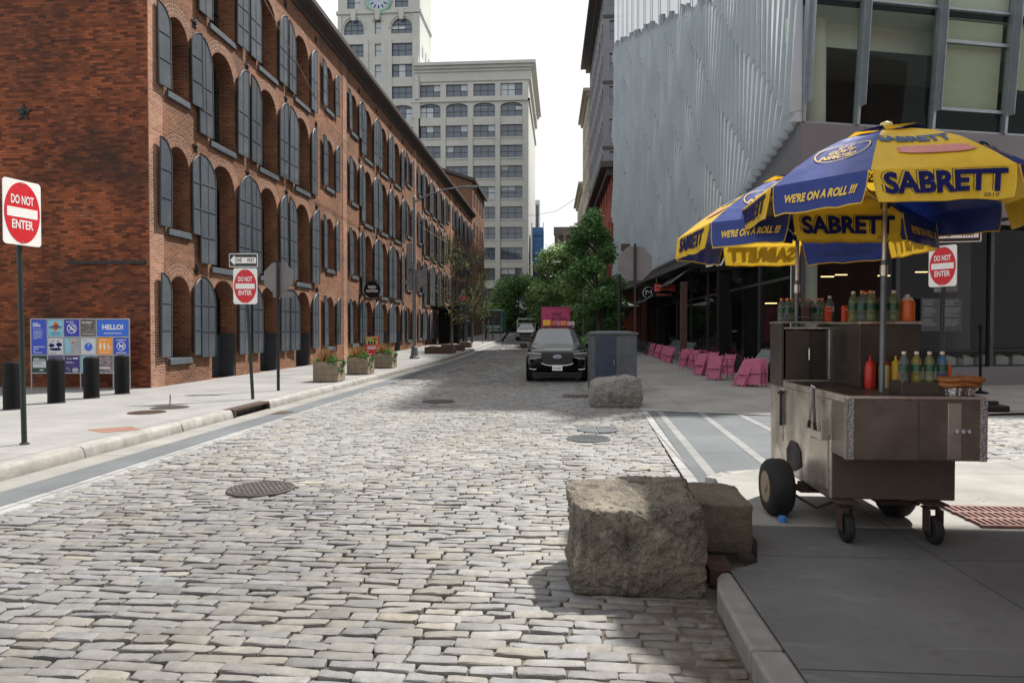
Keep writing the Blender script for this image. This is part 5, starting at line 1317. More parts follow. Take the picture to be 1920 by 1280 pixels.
# ================================================================ VEHICLES
def car_body(paint, glassm, L=5.0, W=1.0, H=1.78):
    """stations along y (0 = front): half width, sill z, belt z, top z, top half width"""
    st = [(0.0,.62,.42,.78,.80,.55), (.06,.80,.33,.86,.93,.72), (.25,.93,.26,.92,1.04,.84), (.7,.99,.24,.97,1.10,.90), (1.25,1.0,.24,1.01,1.13,.90),
          (1.55,1.0,.24,1.03,1.17,.86), (2.35,1.0,.24,1.05,1.69,.66), (2.6,1.0,.24,1.06,1.745,.64), (3.4,1.0,.24,1.07,1.76,.64), (4.3,1.0,.25,1.09,1.71,.63), (4.75,.97,.30,1.10,1.60,.60), (4.95,.93,.36,1.08,1.2,.78), (5.0,.86,.42,1.0,1.02,.74)]
    m = MB(); ringn = 0; vs = []
    for y, hw, zs, zb, zt, tw in st:
        half = [(hw*.86, zs), (hw*.985, zs+.10), (hw, zs+(zb-zs)*.55), (hw*.985, zb-.03), (hw*.955, zb), (tw*1.03+.02, zt-.05 if zt > zb+.06 else zb+(zt-zb)*.5), (tw*.9, zt-.012), (tw*.45, zt)]
        rg = half + [(-x, z) for x, z in half[::-1]]; ringn = len(rg); vs += [(x, y, z) for x, z in rg]
    fs = []
    for i in range(len(st)-1):
        for k in range(ringn): fs.append((i*ringn+k, (i+1)*ringn+k, (i+1)*ringn+(k+1) % ringn, i*ringn+(k+1) % ringn))
    fs.append(tuple(range(ringn))); fs.append(tuple(range(len(st)*ringn-1, (len(st)-1)*ringn-1, -1)))
    m.add(vs, fs); return m, st
def wheel(r=.385, w_=.24):
    m = MB(); prof = [(r*.62,-w_/2),(r*.9,-w_/2),(r,-w_/2+.04),(r,w_/2-.04),(r*.9,w_/2),(r*.62,w_/2)]; m.lathe(prof, 28, M=Matrix.Rotation(R(90), 4, 'Y')); ty = m
    k = MB(); k.lathe([(r*.63,-.05),(r*.63,.05),(.06,.09),(.001,.09)], 24, M=Matrix.Rotation(R(90), 4, 'Y'))
    for i in range(5):
        T = Matrix.Rotation(2*math.pi*i/5, 4, 'X'); k.box(-.11,-.055,-.035,.035,.05,r*.6,T); k.box(.055,.11,-.035,.035,.05,r*.6,T)
    return ty, k
def add_wheels(t, ys, hw, r=.385):
    for y in ys:
        for s in (-1, 1):
            ty, k = wheel(r); wo = ty.build('wheel', MT['rubber'], t, smooth=40); wo.location = (s*(hw-.13), y, r); ro = k.build('rim', MT['alu'], wo, smooth=40)
t = thing('parked_car', 'black sport utility car parked facing the camera beside the grey cabinet', 'car', (-.17, 21.75, 0), rz=R(1.5), group=None)
m, st = car_body(None, None); body = m.build('body', MT['carpaint'], t, smooth=180); sb = body.modifiers.new('subd', 'SUBSURF'); sb.levels = 2; sb.render_levels = 2
def front_y(z): return -.02
m = MB()                                              # windscreen laid on the raked front glass
m.poly([(-.74,1.62,1.215),(-.4,1.545,1.215),(.4,1.545,1.215),(.74,1.62,1.215),(.60,2.33,1.65),(.3,2.31,1.68),(-.3,2.31,1.68),(-.60,2.33,1.65)]); 
wm = MB()
gx_ = [(-.80+.2*i) for i in range(9)]
for i in range(8):
    a, b = -.80+.2*i, -.80+.2*(i+1)
    f0 = lambda x: (x*.98, 1.50+.07*(abs(x)/.8)**2, 1.17 - .03*(abs(x)/.8)**3); f1 = lambda x: (x*.80, 2.30+.05*(abs(x)/.8)**2, 1.668 - .05*(abs(x)/.8)**3)
    wm.poly([f0(a), f0(b), f1(b), f1(a)])
ws = wm.build('windscreen', MT['carglass'], t, smooth=180); ws.location = (0,-.04,.022)
for s in (-1, 1):
    m = MB(); m.poly([(s*.985,1.95,1.10),(s*.985,3.0,1.12),(s*.72,2.95,1.66),(s*.715,2.5,1.655)]); m.build('side_window', MT['carglass'], t)
    m = MB(); m.poly([(s*.985,3.06,1.12),(s*.985,4.25,1.15),(s*.70,4.2,1.6),(s*.72,3.0,1.66)]); m.build('side_window', MT['carglass'], t)
    m = MB(); m.box(s*1.0-.02, s*1.0+.02, 1.75, 1.85, 1.06, 1.12); m.prism(rrect(.24,.17,.06), -.08, .08, TR((s*1.13, 1.8, 1.13)) @ FR); m.build('mirror', MT['carpaint'], t, bevel=.02, smooth=40)
    hl = MB(); hl.poly([(s*.92,.16,.93),(s*.52,-.01,.90),(s*.50,-.02,.80),(s*.60,-.01,.80),(s*.66,.0,.74),(s*.88,.13,.76)]); h_ = hl.build('headlight', MT['lamp'], t); h_.location = (0,-.075,.0)
    m = MB(); m.tube([(s*.93,.08,.945),(s*.5,-.1,.92)], .012, 6); m.tube([(s*.52,-.1,.81),(s*.88,.03,.74)], .009, 6); m.build('lamp_strip', MT['chrome'], h_)
    m = MB(); m.tube([(s*.88,-.02,.44),(s*.72,-.10,.42),(s*.66,-.11,.44)], .014, 6); m.build('fog_trim', MT['chrome'], t)
m = MB(); m.poly([(-.49,-.095,.90),(.49,-.095,.90),(.46,-.095,.60),(.30,-.095,.545),(-.30,-.095,.545),(-.46,-.095,.60)]); gr = m.build('grille', MT['plastic'], t)
m = MB(); [m.box(-.46+.115*i-.02, -.46+.115*i+.02, -.102, -.097, .64+.09*j, .66+.09*j) for i in range(9) for j in range(3)]; m.build('grille_mesh', MT['iron'], gr)
m = MB(); m.tube([(-.50,-.09,.62),(-.40,-.105,.575),(-.25,-.11,.548),(.25,-.11,.548),(.40,-.105,.575),(.50,-.09,.62)], .014, 6); m.build('chrome_strip', MT['chrome'], t)
m = MB(); m.prism([(.135*math.cos(2*math.pi*i/28), .06*math.sin(2*math.pi*i/28)) for i in range(28)], 0, .02, TR((0,-.10,.83)) @ FR); e_ = m.build('emblem', MT['chrome'], t)
m = MB(); m.prism([(.115*math.cos(2*math.pi*i/28), .048*math.sin(2*math.pi*i/28)) for i in range(28)], .02, .023, TR((0,-.10,.83)) @ FR); m.build('emblem_field', PM('emblem_blue', (.1,.14,.25)), e_)
lettering(e_, 'Ford', .075, (0,-.123,.83), (1,0,0), (0,0,1), MT['textwhite'], shear=.3, fit=.16)
m = MB(); m.prism(rrect(.32,.16,.015), 0, .015, TR((0,-.12,.47)) @ FR); pl = m.build('licence_plate', MT['white'], t); lettering(pl, 'LP-4597', .085, (0,-.136,.465), (1,0,0), (0,0,1), MT['textblack'], fit=.25)
m = MB(); m.tube([(-.8,.0,.315),(-.45,-.08,.30),(.45,-.08,.30),(.8,.0,.315)], .02, 6); m.build('bumper_lip', MT['plastic'], t)
m = MB(); m.box(-.8,.8,.3,4.6,.14,.3); m.build('underside', MT['plastic'], t)
for s in (-1,1):
    m = MB(); m.tube([(s*.62,2.7,1.77),(s*.62,4.2,1.76)], .018, 6); m.build('roof_rail', MT['alu'], t)
    for y in (.93, 3.92):
        m = MB(); m.prism([(y+.45*math.cos(2*math.pi*i/24), .40+.45*math.sin(2*math.pi*i/24)) for i in range(24)], .0, .012, Matrix(((0,0,s,s*.992),(1,0,0,0),(0,1,0,0),(0,0,0,1)))); m.build('wheel_arch', MT['plastic'], t)
add_wheels(t, (.93, 3.92), 1.0)
# boxes seen on top of it
t = thing('light_bar', 'row of yellow, red and white lights along the roof of the black car', 'light bar', (-.14, 25.0, 1.775))
m = MB(); m.box(-.58,.58,-.12,.12,0,.05); m.build('bar', MT['plastic'], t, bevel=.01)
for x0, x1, c, h in ((-.57,-.3,(.75,.42,.02),.2),(-.28,-.1,(.5,.08,.07),.17),(-.09,.06,(.45,.16,.22),.17),(.07,.28,(.7,.2,.05),.17),(.3,.58,(.42,.33,.3),.15)):
    m = MB(); m.box(x0,x1,-.1,.1,.05,.05+h); m.build('lamp_block', M('lamp_block', c, .4, var=.25, vs=12), t, bevel=.015)
# pink truck
t = thing('pink_truck', 'pink box truck with black lettering parked behind the black car', 'truck', (-.45, 45.5, .12))
m = MB(); m.box(-.97,.97,0,4.2,.7,3.0); bd = m.build('box_body', M('pink_truck_paint', (.58,.045,.17), .4, var=.06), t, bevel=.05); m = MB(); m.box(-.98,.98,-.02,4.22,3.0,3.05); m.build('roof', MT['pink'], t)
lettering(bd, 'POKE', .30, (.05,0,2.55), (1,0,0), (0,0,1), MT['textblack'], bold=.008, fit=.62); lettering(bd, 'BY EASO', .30, (.25,0,2.22), (1,0,0), (0,0,1), MT['textblack'], bold=.008, fit=1.0)
m = MB(); m.tube([(-.62,-.01,2.75),(-.5,-.01,2.6),(-.62,-.01,2.4),(-.5,-.01,2.2)], .025, 6, ry=.2); m.build('emblem', MT['pinkdull'], bd)
m = MB(); m.box(-.9,.9,-.08,0,.45,.7); m.build('bumper', MT['plastic'], t)
add_wheels(t, (.8, 3.4), .97, .36)
# white pickup farther off
t = thing('parked_pickup', 'white pickup with a metal rack over its bed, parked far along the street', 'truck', (-3.85, 70, zp(70)))
m, st = car_body(None, None); b_ = m.build('body', MT['carwhite'], t, smooth=180); q = b_.modifiers.new('subd','SUBSURF'); q.levels = 2; q.render_levels = 2
wm = MB(); wm.poly([(-.78,1.56,1.2),(.78,1.56,1.2),(.63,2.3,1.66),(-.63,2.3,1.66)]); o = wm.build('windscreen', MT['carglass'], t); o.location = (0,-.06,.03)
m = MB(); m.box(-.6,.6,-.06,0,.55,.86); m.build('grille', MT['plastic'], t); m = MB(); m.box(-.86,.86,-.05,.03,.36,.46); m.build('bumper', MT['plastic'], t)
for s in (-1,1): m = MB(); m.box(s*.75-.14,s*.75+.14,-.03,.1,.72,.9); m.build('headlight', MT['lamp'], t)
m = MB(); [m.box(s*.95-.06,s*.95+.06,2.6,2.75,1.0,2.35) for s in (-1,1)]; m.box(-1,1,2.6,2.75,2.2,2.36); [m.box(s*.95-.05,s*.95+.05,2.75,5.3,2.22,2.32) for s in (-1,1)]; m.box(-1,1,2.65,2.72,1.75,1.85); m.build('rack', MT['alu'], t)
add_wheels(t, (.93,3.9), 1.0, .38)
# coach at the end of the pavement
t = thing('coach', 'dark fronted coach with pale green trim at the end of the pavement', 'bus', (-9.9, 97, zp(97)))
m = MB(); m.box(-1.3,1.3,0,11,.35,3.55); m.build('body', M('coach_green', (.16,.33,.28), .35, var=.1), t, bevel=.15, seg=3)
m = MB(); m.box(-1.2,1.2,-.03,.0,1.35,3.4); m.build('windscreen', MT['carglass'], t); m = MB(); m.box(-1.0,1.0,-.05,.0,.95,1.2); m.box(-1.15,1.15,-.05,.0,.5,.62); m.build('trim', M('pale_green', (.4,.55,.52), .4), t)
for s in (-1,1): m = MB(); m.box(s*.9-.2,s*.9+.2,-.06,0,.68,.9); m.build('headlight', MT['lamp'], t); m = MB(); m.tube([(s*1.28,.1,3.3),(s*1.55,-.25,3.1),(s*1.55,-.25,2.5)], .06, 6); m.build('mirror', MT['coach_green'] if 'coach_green' in MT else MT['plastic'], t)
add_wheels(t, (2.2, 8.2), 1.3, .5)

# ================================================================ GREY CABINET, ROCKS, COVERS, GRATES
t = thing('utility_cabinet', 'blue grey steel cabinet with double doors behind the boulder', 'cabinet', (1.33, 18.6, .05), rz=R(4))
m = MB(); m.box(-.6,.6,-.45,.45,0,1.5); m.build('body', MT['bluegrey'], t, bevel=.015)
m = MB(); m.prism([(-.63,-.48),(.63,-.48),(.63,.48),(-.63,.48)], 1.5, 1.56); m.add([(-.63,-.48,1.561),(.63,-.48,1.561),(.63,.48,1.561),(-.63,.48,1.561),(-.4,0,1.6),(.4,0,1.6)], [(0,1,5,4),(1,2,5),(2,3,4,5),(3,0,4)]); m.build('lid', MT['bluegrey'], t, bevel=.008)
for x0, x1, mt in ((-.5,.04,M('blue_door', (.026,.042,.07), .5, var=.2, dirt=.25)),(.05,.59,M('grey_door', (.075,.09,.105), .5, var=.25, dirt=.5, dc=(.16,.15,.14)))):
    m = MB(); m.box(x0,x1,-.468,-.4505,.06,1.46); d_ = m.build('door', mt, t, bevel=.005)
    xh = x1-.05 if x0 < 0 else x0+.05
    m = MB(); m.box(xh-.015,xh+.015,-.49,-.468,.7,.84); m.build('handle', MT['galv'], d_)
def rock(name, label, x0, x1, y0, y1, z0, h, seed, mat, rough=.05, taper=.06, n=26, ztilt=(0,0), ncut=7, sq=9):
    m = MB(); bm_v = {}; vs = []; fs = []
    def vid(p):
        k = tuple(round(c, 5) for c in p)
        if k not in bm_v: bm_v[k] = len(vs); vs.append(p)
        return bm_v[k]
    g = lambda i: -1 + 2*i/n
    for ax in range(3):
        for s in (-1, 1):
            for i in range(n):
                for j in range(n):
                    q = []
                    for a, b in ((i,j),(i+1,j),(i+1,j+1),(i,j+1)):
                        p = [0,0,0]; p[ax] = s; p[(ax+1) % 3] = g(a); p[(ax+2) % 3] = g(b); q.append(vid(tuple(p)))
                    fs.append(q if s > 0 else q[::-1])
    out = []; gp = random.Random(seed+77); planes = []
    for _ in range(ncut):
        pn_ = Vector((gp.gauss(0,1), gp.gauss(0,1), abs(gp.gauss(0,.8)))).normalized(); ext = abs(pn_.x)*(x1-x0)/2 + abs(pn_.y)*(y1-y0)/2 + abs(pn_.z)*h/2
        planes.append((pn_, ext*gp.uniform(.80,.93) + pn_.z*h/2))
    cx, cy = (x0+x1)/2, (y0+y1)/2; hx, hy = (x1-x0)/2, (y1-y0)/2
    for p in vs:
        v = Vector(p); l8 = (abs(v.x)**sq + abs(v.y)**sq + abs(v.z)**sq)**(1/sq); u = v / l8
        k = 1 - taper*max(0, u.z)**2 - .10*max(0, -u.z-.5)
        w = Vector((u.x*hx*k, u.y*hy*k, (u.z+1)*h/2 + ztilt[0]*u.x*max(0,u.z) + ztilt[1]*u.y*max(0,u.z)))
        sd = Vector((seed*3.1, seed*1.7, seed*.9)); nn = v.normalized()
        d = mnoise.fractal(w*2.2 + sd, 1.0, 2.0, 3)*1.0 + .5*mnoise.fractal(w*7 + sd, .8, 2.1, 4) + .18*mnoise.noise(w*26 + sd)
        c = mnoise.voronoi(w*2.6 + sd)[0]; d += .7*(c[1]-c[0]) - .2
        dd = d*rough*(.3 if u.z < -.8 else 1)
        w = w + nn*dd
        for pn_, pd_ in planes:
            e = w.dot(pn_) - pd_
            if e > 0: w = w - pn_*e*.85
        w = w + nn*rough*.28*(mnoise.noise(w*14 + sd) + .7*mnoise.noise(w*33 + sd) + .45*mnoise.noise(w*70 + sd)); w.z = max(w.z, -.04); out.append((w.x, w.y, w.z))
    t = MB(); t.add(out, fs); o = t.build(name, mat, None, smooth=0 if sq > 10 else 22); o.location = (cx, cy, z0); tag(o, label, 'boulder'); return o
def rock_mat(name, c, c2, lich):
    m, t, b = new_mat(name); oc = coord(t)
    cc = mixc(t, mrange(t, noise_(t, 3.2, 10, .72, oc), .40, .62), c, c2)
    cc = mixc(t, mrange(t, noise_(t, 1.6, 6, .6, oc), .52, .66, 0, .75), cc, lich)
    cc = mixc(t, mrange(t, noise_(t, 95, 3, .7, oc), .55, .66, 0, .6), cc, scl(c2, .35))
    cc = mixc(t, mrange(t, noise_(t, 9, 8, .72, oc, .6), .5, .66, 0, .55), cc, scl(c, .55))
    cc = mixc(t, mrange(t, noise_(t, 120, 2, .7, oc, 2.0), .60, .68, 0, .8), cc, scl(c2, 2.4))
    t.links.new(cc, b.inputs['Base Color']); b.inputs['Roughness'].default_value = .82; b.inputs['Specular IOR Level'].default_value = .35
    ad = N(t, 'ShaderNodeMath', _operation='ADD'); t.links.new(noise_(t, 26, 9, .7, oc, .5), ad.inputs[0]); t.links.new(noise_(t, 110, 5, .7, oc), ad.inputs[1]); bump(t, ad.outputs[0], 1.0, .035, b); return m
rm1 = rock_mat('granite_brown', (.115,.10,.082), (.47,.41,.33), (.14,.11,.08)); rm2 = rock_mat('granite_mossy', (.19,.16,.12), (.33,.28,.22), (.11,.10,.05)); rm3 = rock_mat('granite_grey', (.27,.26,.24), (.40,.385,.36), (.21,.19,.165))
rock('boulder', 'large rough granite block nearest the camera, on the cobbles at the kerb', .04, .91, 4.32, 5.08, -.01, .60, 1, rm1, .040, .03, 80, (.02,.03), 6, 18)
rock('boulder', 'smaller squared brown stone block behind the large near boulder', .85, 1.35, 4.9, 5.6, .11, .36, 2, rm2, .012, .0, 44, (0,0), 2, 26)
rock('boulder', 'pale rounded boulder on the cobbles in front of the grey cabinet', .60, 1.72, 14.85, 15.75, -.02, .66, 5, rm3, .05, .08, 64, (.09,.02), 9, 12)
t = MB(); t.box(.97,1.14,4.56,4.86,.0,.118); o = t.build('rusty_kerb_plate', MT['rust'], None, bevel=.008); tag(o, 'rusty steel plate in the kerb corner between boulder and pavement', 'plate')
def cover(loc, r, label, mat, n=11, group='round manhole covers'):
    t = thing('manhole_cover', label, 'manhole cover', loc, group=group, rz=R(random.uniform(0, 40)))
    m = MB(); m.lathe([(r,-.02),(r,.004),(r*.93,.008),(r*.92,.002),(.001,.002)], 40); m.build('disc', mat, t, smooth=40)
    m = MB()
    for i in range(n):
        x = (-1+2*(i+.5)/n)*r*.86; l = math.sqrt(max(0, (r*.88)**2-x*x))
        m.box(x-r*.035, x+r*.035, -l, l, .002, .009)
    m.build('ribs', mat, t)
ic = M('cast_iron', (.085,.075,.07), .6, .4, var=.3, vs=8, dirt=.4)
cover((-3.19, 7.0, .012), .345, 'cast iron manhole cover in the near left of the cobbles', ic, 13)
cover((-2.9, 15.8, .012), .38, 'dark manhole cover in the shaded cobbles in the middle of the street', ic)
cover((.4, 10.6, .012), .34, 'grey manhole cover near the stone bands, the nearer of two', MT['slab']); cover((.59, 11.55, .012), .35, 'grey manhole cover near the stone bands, the farther of two', MT['slab'])
cover((-7.72, 12.5-.35, .152), .33, 'rusty round cover in the left pavement by the thin stake', MT['rust'])
t = MB(); t.poly([(-7.32,10.0,.154),(-6.84,9.70,.154),(-6.47,10.06,.154),(-6.84,10.36,.154)]); o = t.build('pavement_hatch', M('rust_hatch', (.22,.115,.08), .85, var=.3, vs=6, dirt=.3)); tag(o, 'reddish brown hatch set in the left pavement by the kerb', 'hatch')
t = thing('storm_drain', 'rusty steel storm drain inlet set into the left kerb', 'drain', (-6.28, 13.42, 0))
m = MB(); m.box(-.23,.0,-.80,.80,.11,.158); m.box(-.23,.02,-.80,-.74,-.04,.11); m.box(-.23,.02,.74,.80,-.04,.11); m.build('frame', MT['rust'], t, bevel=.006); m = MB(); m.box(-.2,-.1,-.74,.74,-.05,.11); m.build('mouth', MT['iron'], t); m = MB(); m.box(.45,.75,-.2,.28,.001,.007); m.build('plate', MT['rust'], t)
def grate(name, label, loc, sx, sy, nx_, ny_, mat, rz=0):
    t = thing(name, label, 'grate', loc, rz=R(rz)); m = MB(); m.box(-sx,sx,-sy,sy,-.03,-.012); m.build('dark_base', MT['iron'], t)
    m = MB()
    for i in range(nx_): x = -sx+2*sx*(i+.5)/nx_; m.box(x-sx/nx_*.45, x+sx/nx_*.45, -sy, sy, -.012, .006)
    for j in range(ny_+1): y = -sy+2*sy*j/ny_; m.box(-sx, sx, y-.02, y+.02, -.011, .008)
    m.build('bars', mat, t)
grate('pavement_grate', 'rust red iron grate in the pavement right of the food cart', (4.05, 5.98, .135), .72, .30, 26, 3, M('red_iron', (.19,.10,.085), .7, .2, var=.25, vs=8))
grate('drain_grate', 'dark street drain grate beside the pale boulder', (.35, 17.35, .014), .34, .3, 8, 1, ic)
# loose base of a removed sign at the right
t = thing('rubber_block', 'black rubber block lying on the side street cobbles past the cart', 'block', (8.85, 14.75, 0.02))
m = MB(); m.prism(rrect(.5,.4,.08), 0, .12); m.build('foot', MT['rubber'], t, bevel=.03); m = MB(); m.box(-.08,.08,-.06,.06,.13,.2); m.build('socket', MT['iron'], t)

o = MB(); o.prism([(0,0),(.05,.008),(.052,.02),(.003,.014)], 0, .003); o = o.build('paper_scrap', PM('orange_scrap', (.75,.3,.02))); o.location = (2.02, 3.12, .121); tag(o, 'tiny orange scrap of paper on the dark pavement at the lower right', 'litter')
# ================================================================ CAFE
def awning(loc, ln, dep, zt, zf, label, rz=90):
    t = thing('awning', label, 'awning', loc, rz=0); m = MB(); n_ = 24
    for i in range(n_):
        y0, y1 = ln*i/n_, ln*(i+.72)/n_; m.add([(0,y0,zt),(0,y1,zt),(-dep,y1,zf),(-dep,y0,zf),(0,y0,zt+.03),(0,y1,zt+.03),(-dep,y1,zf+.03),(-dep,y0,zf+.03)], [(3,2,1,0),(4,5,6,7),(0,1,5,4),(1,2,6,5),(2,3,7,6),(3,0,4,7)])
    m.add([(0,0,zt-.02),(0,ln,zt-.02),(-dep,ln,zf-.02),(-dep,0,zf-.02)], [(0,1,2,3)]); m.build('slatted_cover', MT['black'], t)
    m = MB(); m.tube([(-dep,0,zf),(-dep,ln,zf)], .035, 6); m.tube([(0,0,zt),(-dep,0,zf)], .03, 6); m.build('frame', MT['galv'], t)
    return t
awning((6.6, 33.8, 0), 5.2, 1.35, 5.0, 3.95, 'black slatted awning over the cafe behind the food cart umbrellas')
awning((6.6, 41.5, 0), 6.0, 1.7, 4.6, 3.4, 'second dark awning farther along the cafe front')
awning((6.6, 52, 0), 5.0, 2.6, 4.3, 3.3, 'third awning at the far end of the cafe front')
t = thing('shop_sign', 'black fascia sign with white script above the cafe windows', 'sign', (6.3, 26.5, 4.25), rz=R(-58))
m = MB(); m.box(-1.5,1.5,-.04,.04,-.3,.42); bd = m.build('board', MT['black'], t); lettering(bd, 'Butler', .62, (0,-.04,.08), (1,0,0), (0,0,1), MT['textwhite'], shear=.45, fit=2.4, name='script')
t = thing('shop_sign', 'square black hanging sign with a white letter M in a ring', 'sign', (5.45, 44, 3.55))
m = MB(); m.box(-.62,.62,-.05,.05,0,.95); bd = m.build('board', MT['black'], t); lettering(bd, 'M', .42, (0,-.05,.47), (1,0,0), (0,0,1), MT['textwhite'], fit=.4)
rg = ring(None, 0, 0, .38, .035, None); m = MB(); m.add([(x, -.055, z+.47) for x, y, z in rg.v], rg.f); m.build('ring', MT['textwhite'], bd)
t = thing('shop_sign', 'red bow tie shaped sign on a black board hung under the cafe awning', 'sign', (5.55, 37.8, 3.62))
m = MB(); m.box(-.62,.62,-.03,.03,-.18,.62); bd = m.build('board', MT['black'], t)
m = MB(); m.prism([(-.55,.12),(0,.22),(.55,.12),(.55,.54),(0,.46),(-.55,.54)], .03, .045, FR); m.build('red_panel', M('bright_red', (.7,.09,.06), .5), bd)
lettering(bd, 'BURGERS', .19, (0,-.046,.34), (1,0,0), (0,0,1), MT['textblack'], bold=.004, fit=.9); lettering(bd, 'ICE CREAM CO.', .12, (0,-.03,-.05), (1,0,0), (0,0,1), M('red_letters', (.75,.15,.08), .5), bold=.003, fit=.85)
m = MB(); [m.tube([(x,0,.6),(x,0,.85)], .012, 5) for x in (-.45,.45)]; m.build('hanger', MT['alu'], t)
t = thing('menu_board', 'pair of framed dark menu sheets in the shop window behind the food cart', 'menu', tuple(B(4.75, 1.72, -.22)), rz=math.atan2(.255,.967))
for x0 in (-.7, .04):
    m = MB(); m.box(x0,x0+.64,-.02,.02,-.08,.88); p_ = m.build('sheet', MT['navy'], t, bevel=.004)
    m = MB(); [m.box(x0+.06, x0+.06+random.uniform(.25,.5), -.0235, -.0205, .8-.055*i, .812-.055*i) for i in range(14) if i not in (3, 9)]; m.build('small_print', M('menu_print', (.3,.34,.4), .5), p_)
t = thing('stanchion', 'black belt stanchion on the pavement right of the food cart', 'stanchion', (10.9, 18.7, .03))
m = MB(); m.lathe([(.19,0),(.19,.02),(.06,.06)], 24); m.build('base', MT['black'], t, smooth=40); m = MB(); m.tube([(0,0,.05),(0,0,1.72)], .035, 12); m.lathe([(.05,1.6),(.05,1.78),(.02,1.8)], 12); m.build('post', MT['black'], t, smooth=40)
t = thing('counter_shelf', 'low shelf with a row of small white boxes inside the shop window', 'shelf', tuple(B(6.6, .62, -.75)), rz=math.atan2(.255,.967))
m = MB(); m.box(-1.8,4,-.2,.25,-.05,.0); m.box(-1.8,4,-.2,.25,.42,.45); m.build('boards', MT['fascia'], t)
for i in range(7):
    c_ = Vector(B(5.4+.62*i, .625, -.72)); m = MB(); m.box(-.2,.2,-.14,.14,0,.2); m.add([(-.2,-.14,.2),(.2,-.14,.2),(.1,0,.3),(-.1,0,.3)], [(0,1,2,3)]); m.add([(-.2,.14,.2),(.2,.14,.2),(.1,0,.3),(-.1,0,.3)], [(0,1,2,3)])
    o = m.build('cake_box', MT['white']); o.location = c_; o.rotation_euler = (0,0,R(15+random.uniform(-12,12))); tag(o, 'small white cardboard box in the row behind the shop glass', 'box', 'white boxes in the shop window')
# furniture
def folded_chair(mat):
    t = thing('folding_chair', 'x', 'chair', (0,0,0)); m = MB()
    for i in range(7): m.box(-.2,.2,-.012,.012,.42+.06*i,.465+.06*i)
    m.build('backrest', mat, t); m = MB()
    for i in range(6): m.box(-.2,.2,.05,.07,.10+.055*i,.145+.055*i)
    m.build('seat', mat, t)
    for s in (-1,1):
        m = MB(); m.tube([(s*.215,0,0),(s*.215,0,.88)], .014, 6); m.build('leg', mat, t); m = MB(); m.tube([(s*.19,.09,0),(s*.19,.04,.5)], .014, 6); m.build('leg', mat, t)
    return t
def low_table(mat):
    t = thing('cafe_table', 'x', 'table', (0,0,0)); m = MB()
    for i in range(6): m.box(-.35,.35,-.34+.115*i,-.24+.115*i,.70,.725)
    m.build('tabletop', mat, t)
    for sx_ in (-1,1):
        for sy_ in (-1,1): m = MB(); m.tube([(sx_*.3,sy_*.3,0),(sx_*.26,sy_*.26,.7)], .018, 6); m.build('leg', mat, t)
    m = MB(); [m.tube([(-.29,y,.25),(.29,y,.25)], .012, 6) for y in (-.28,.28)]; m.build('stretcher', mat, t)
    return t
def folded_table(mat):
    t = thing('folded_table', 'x', 'table', (0,0,0)); m = MB()
    for i in range(9): m.box(-.42,.42,-.015,.015,.02+.135*i,.14+.135*i)
    m.build('tabletop', mat, t)
    for s in (-1,1): m = MB(); m.tube([(s*.4,.05,0),(s*.4,.05,1.25)], .02, 6); m.build('leg', mat, t)
    return t
fc = folded_chair(MT['pinkdull']); lt = low_table(MT['pink']); ft = folded_table(M('slate_slats', (.075,.105,.11), .5, var=.2)); fc2 = folded_chair(MT['navy'])
def place(o, x, y, rz, tilt, label, group, first=[set()]):
    if id(o) in first[0]: c = copy_tree(o)
    else: c = o; first[0].add(id(o))
    c.location = (x, y, zp(y)+.02); c.rotation_euler = Matrix.Rotation(R(rz), 4, 'Z').to_euler(); c.rotation_euler = (Matrix.Rotation(R(rz), 3, 'Z') @ Matrix.Rotation(R(tilt), 3, 'X')).to_euler()
    c['label'] = label; c['group'] = group; return c
gC, gN, gT = 'pink folding chairs stacked by the cafe', 'dark folding chairs and tables stacked by the cafe', 'pink tables by the cafe'
lb = 'pink folding chair leaning in the nearest stack, in front of the black folded table'
for x, y, rz, tl in ((5.05,20.3,-62,-32),(5.16,20.5,-60,-30),(5.28,20.75,-62,-27),(5.45,20.15,-20,-14),(5.6,20.3,-15,-12),(5.75,20.45,-20,-10)): place(fc, x, y, rz, tl, lb, gC)
for x, y, rz, tl, k in ((5.75,22.0,-70,-42,'the nearest of them'),(5.95,22.3,-70,-38,'just behind the nearest one'),(6.1,22.6,-70,-34,'last in the near stack')):
    place(ft, x, y, rz, tl, 'black slatted folded table leaning by the cafe glass, ' + k, gN)
place(lt, 5.35, 23.4, 8, 0, 'pink slatted table standing behind the nearest pink chairs', gT)
lb = 'pink folding chair leaning in the middle stacks left of the pink table'
for x, y, rz, tl in ((4.78,25.0,-55,-25),(4.9,25.2,-57,-23),(5.0,25.5,-55,-20),(5.15,30.5,-60,-22),(5.3,30.8,-60,-20),(5.0,33.5,-60,-22),(5.15,33.9,-60,-20),(5.05,38,-60,-22),(5.2,38.5,-60,-20),(5.1,41,-60,-24),(5.5,26.4,-60,-22),(5.62,26.7,-58,-20),(5.3,29.2,-62,-26),(5.42,29.5,-62,-22),(5.5,31.6,-60,-24),(5.6,31.9,-60,-22),(5.05,35.4,-60,-24),(5.15,35.8,-60,-22),(5.2,36.6,-60,-22),(4.85,22.6,-35,-18),(4.98,22.9,-35,-15),(5.75,24.6,-50,-20)): place(fc, x, y, rz, tl, lb, gC)
place(lt, 5.1, 28.2, 5, 0, 'small pink table between the stacks of pink chairs', gT); place(lt, 6.2, 28.6, 0, 0, 'pink table close to the black pier of the cafe', gT); place(lt, 6.1, 31.2, 0, 0, 'pink table behind the wooden post of the cafe', gT)
lb = 'dark folding chair leaning in the far row past the wooden post'
for i in range(9): place(fc2, 5.1+.07*(i % 3), 42+1.15*i, -60, -28-2*(i % 3), lb, gN)
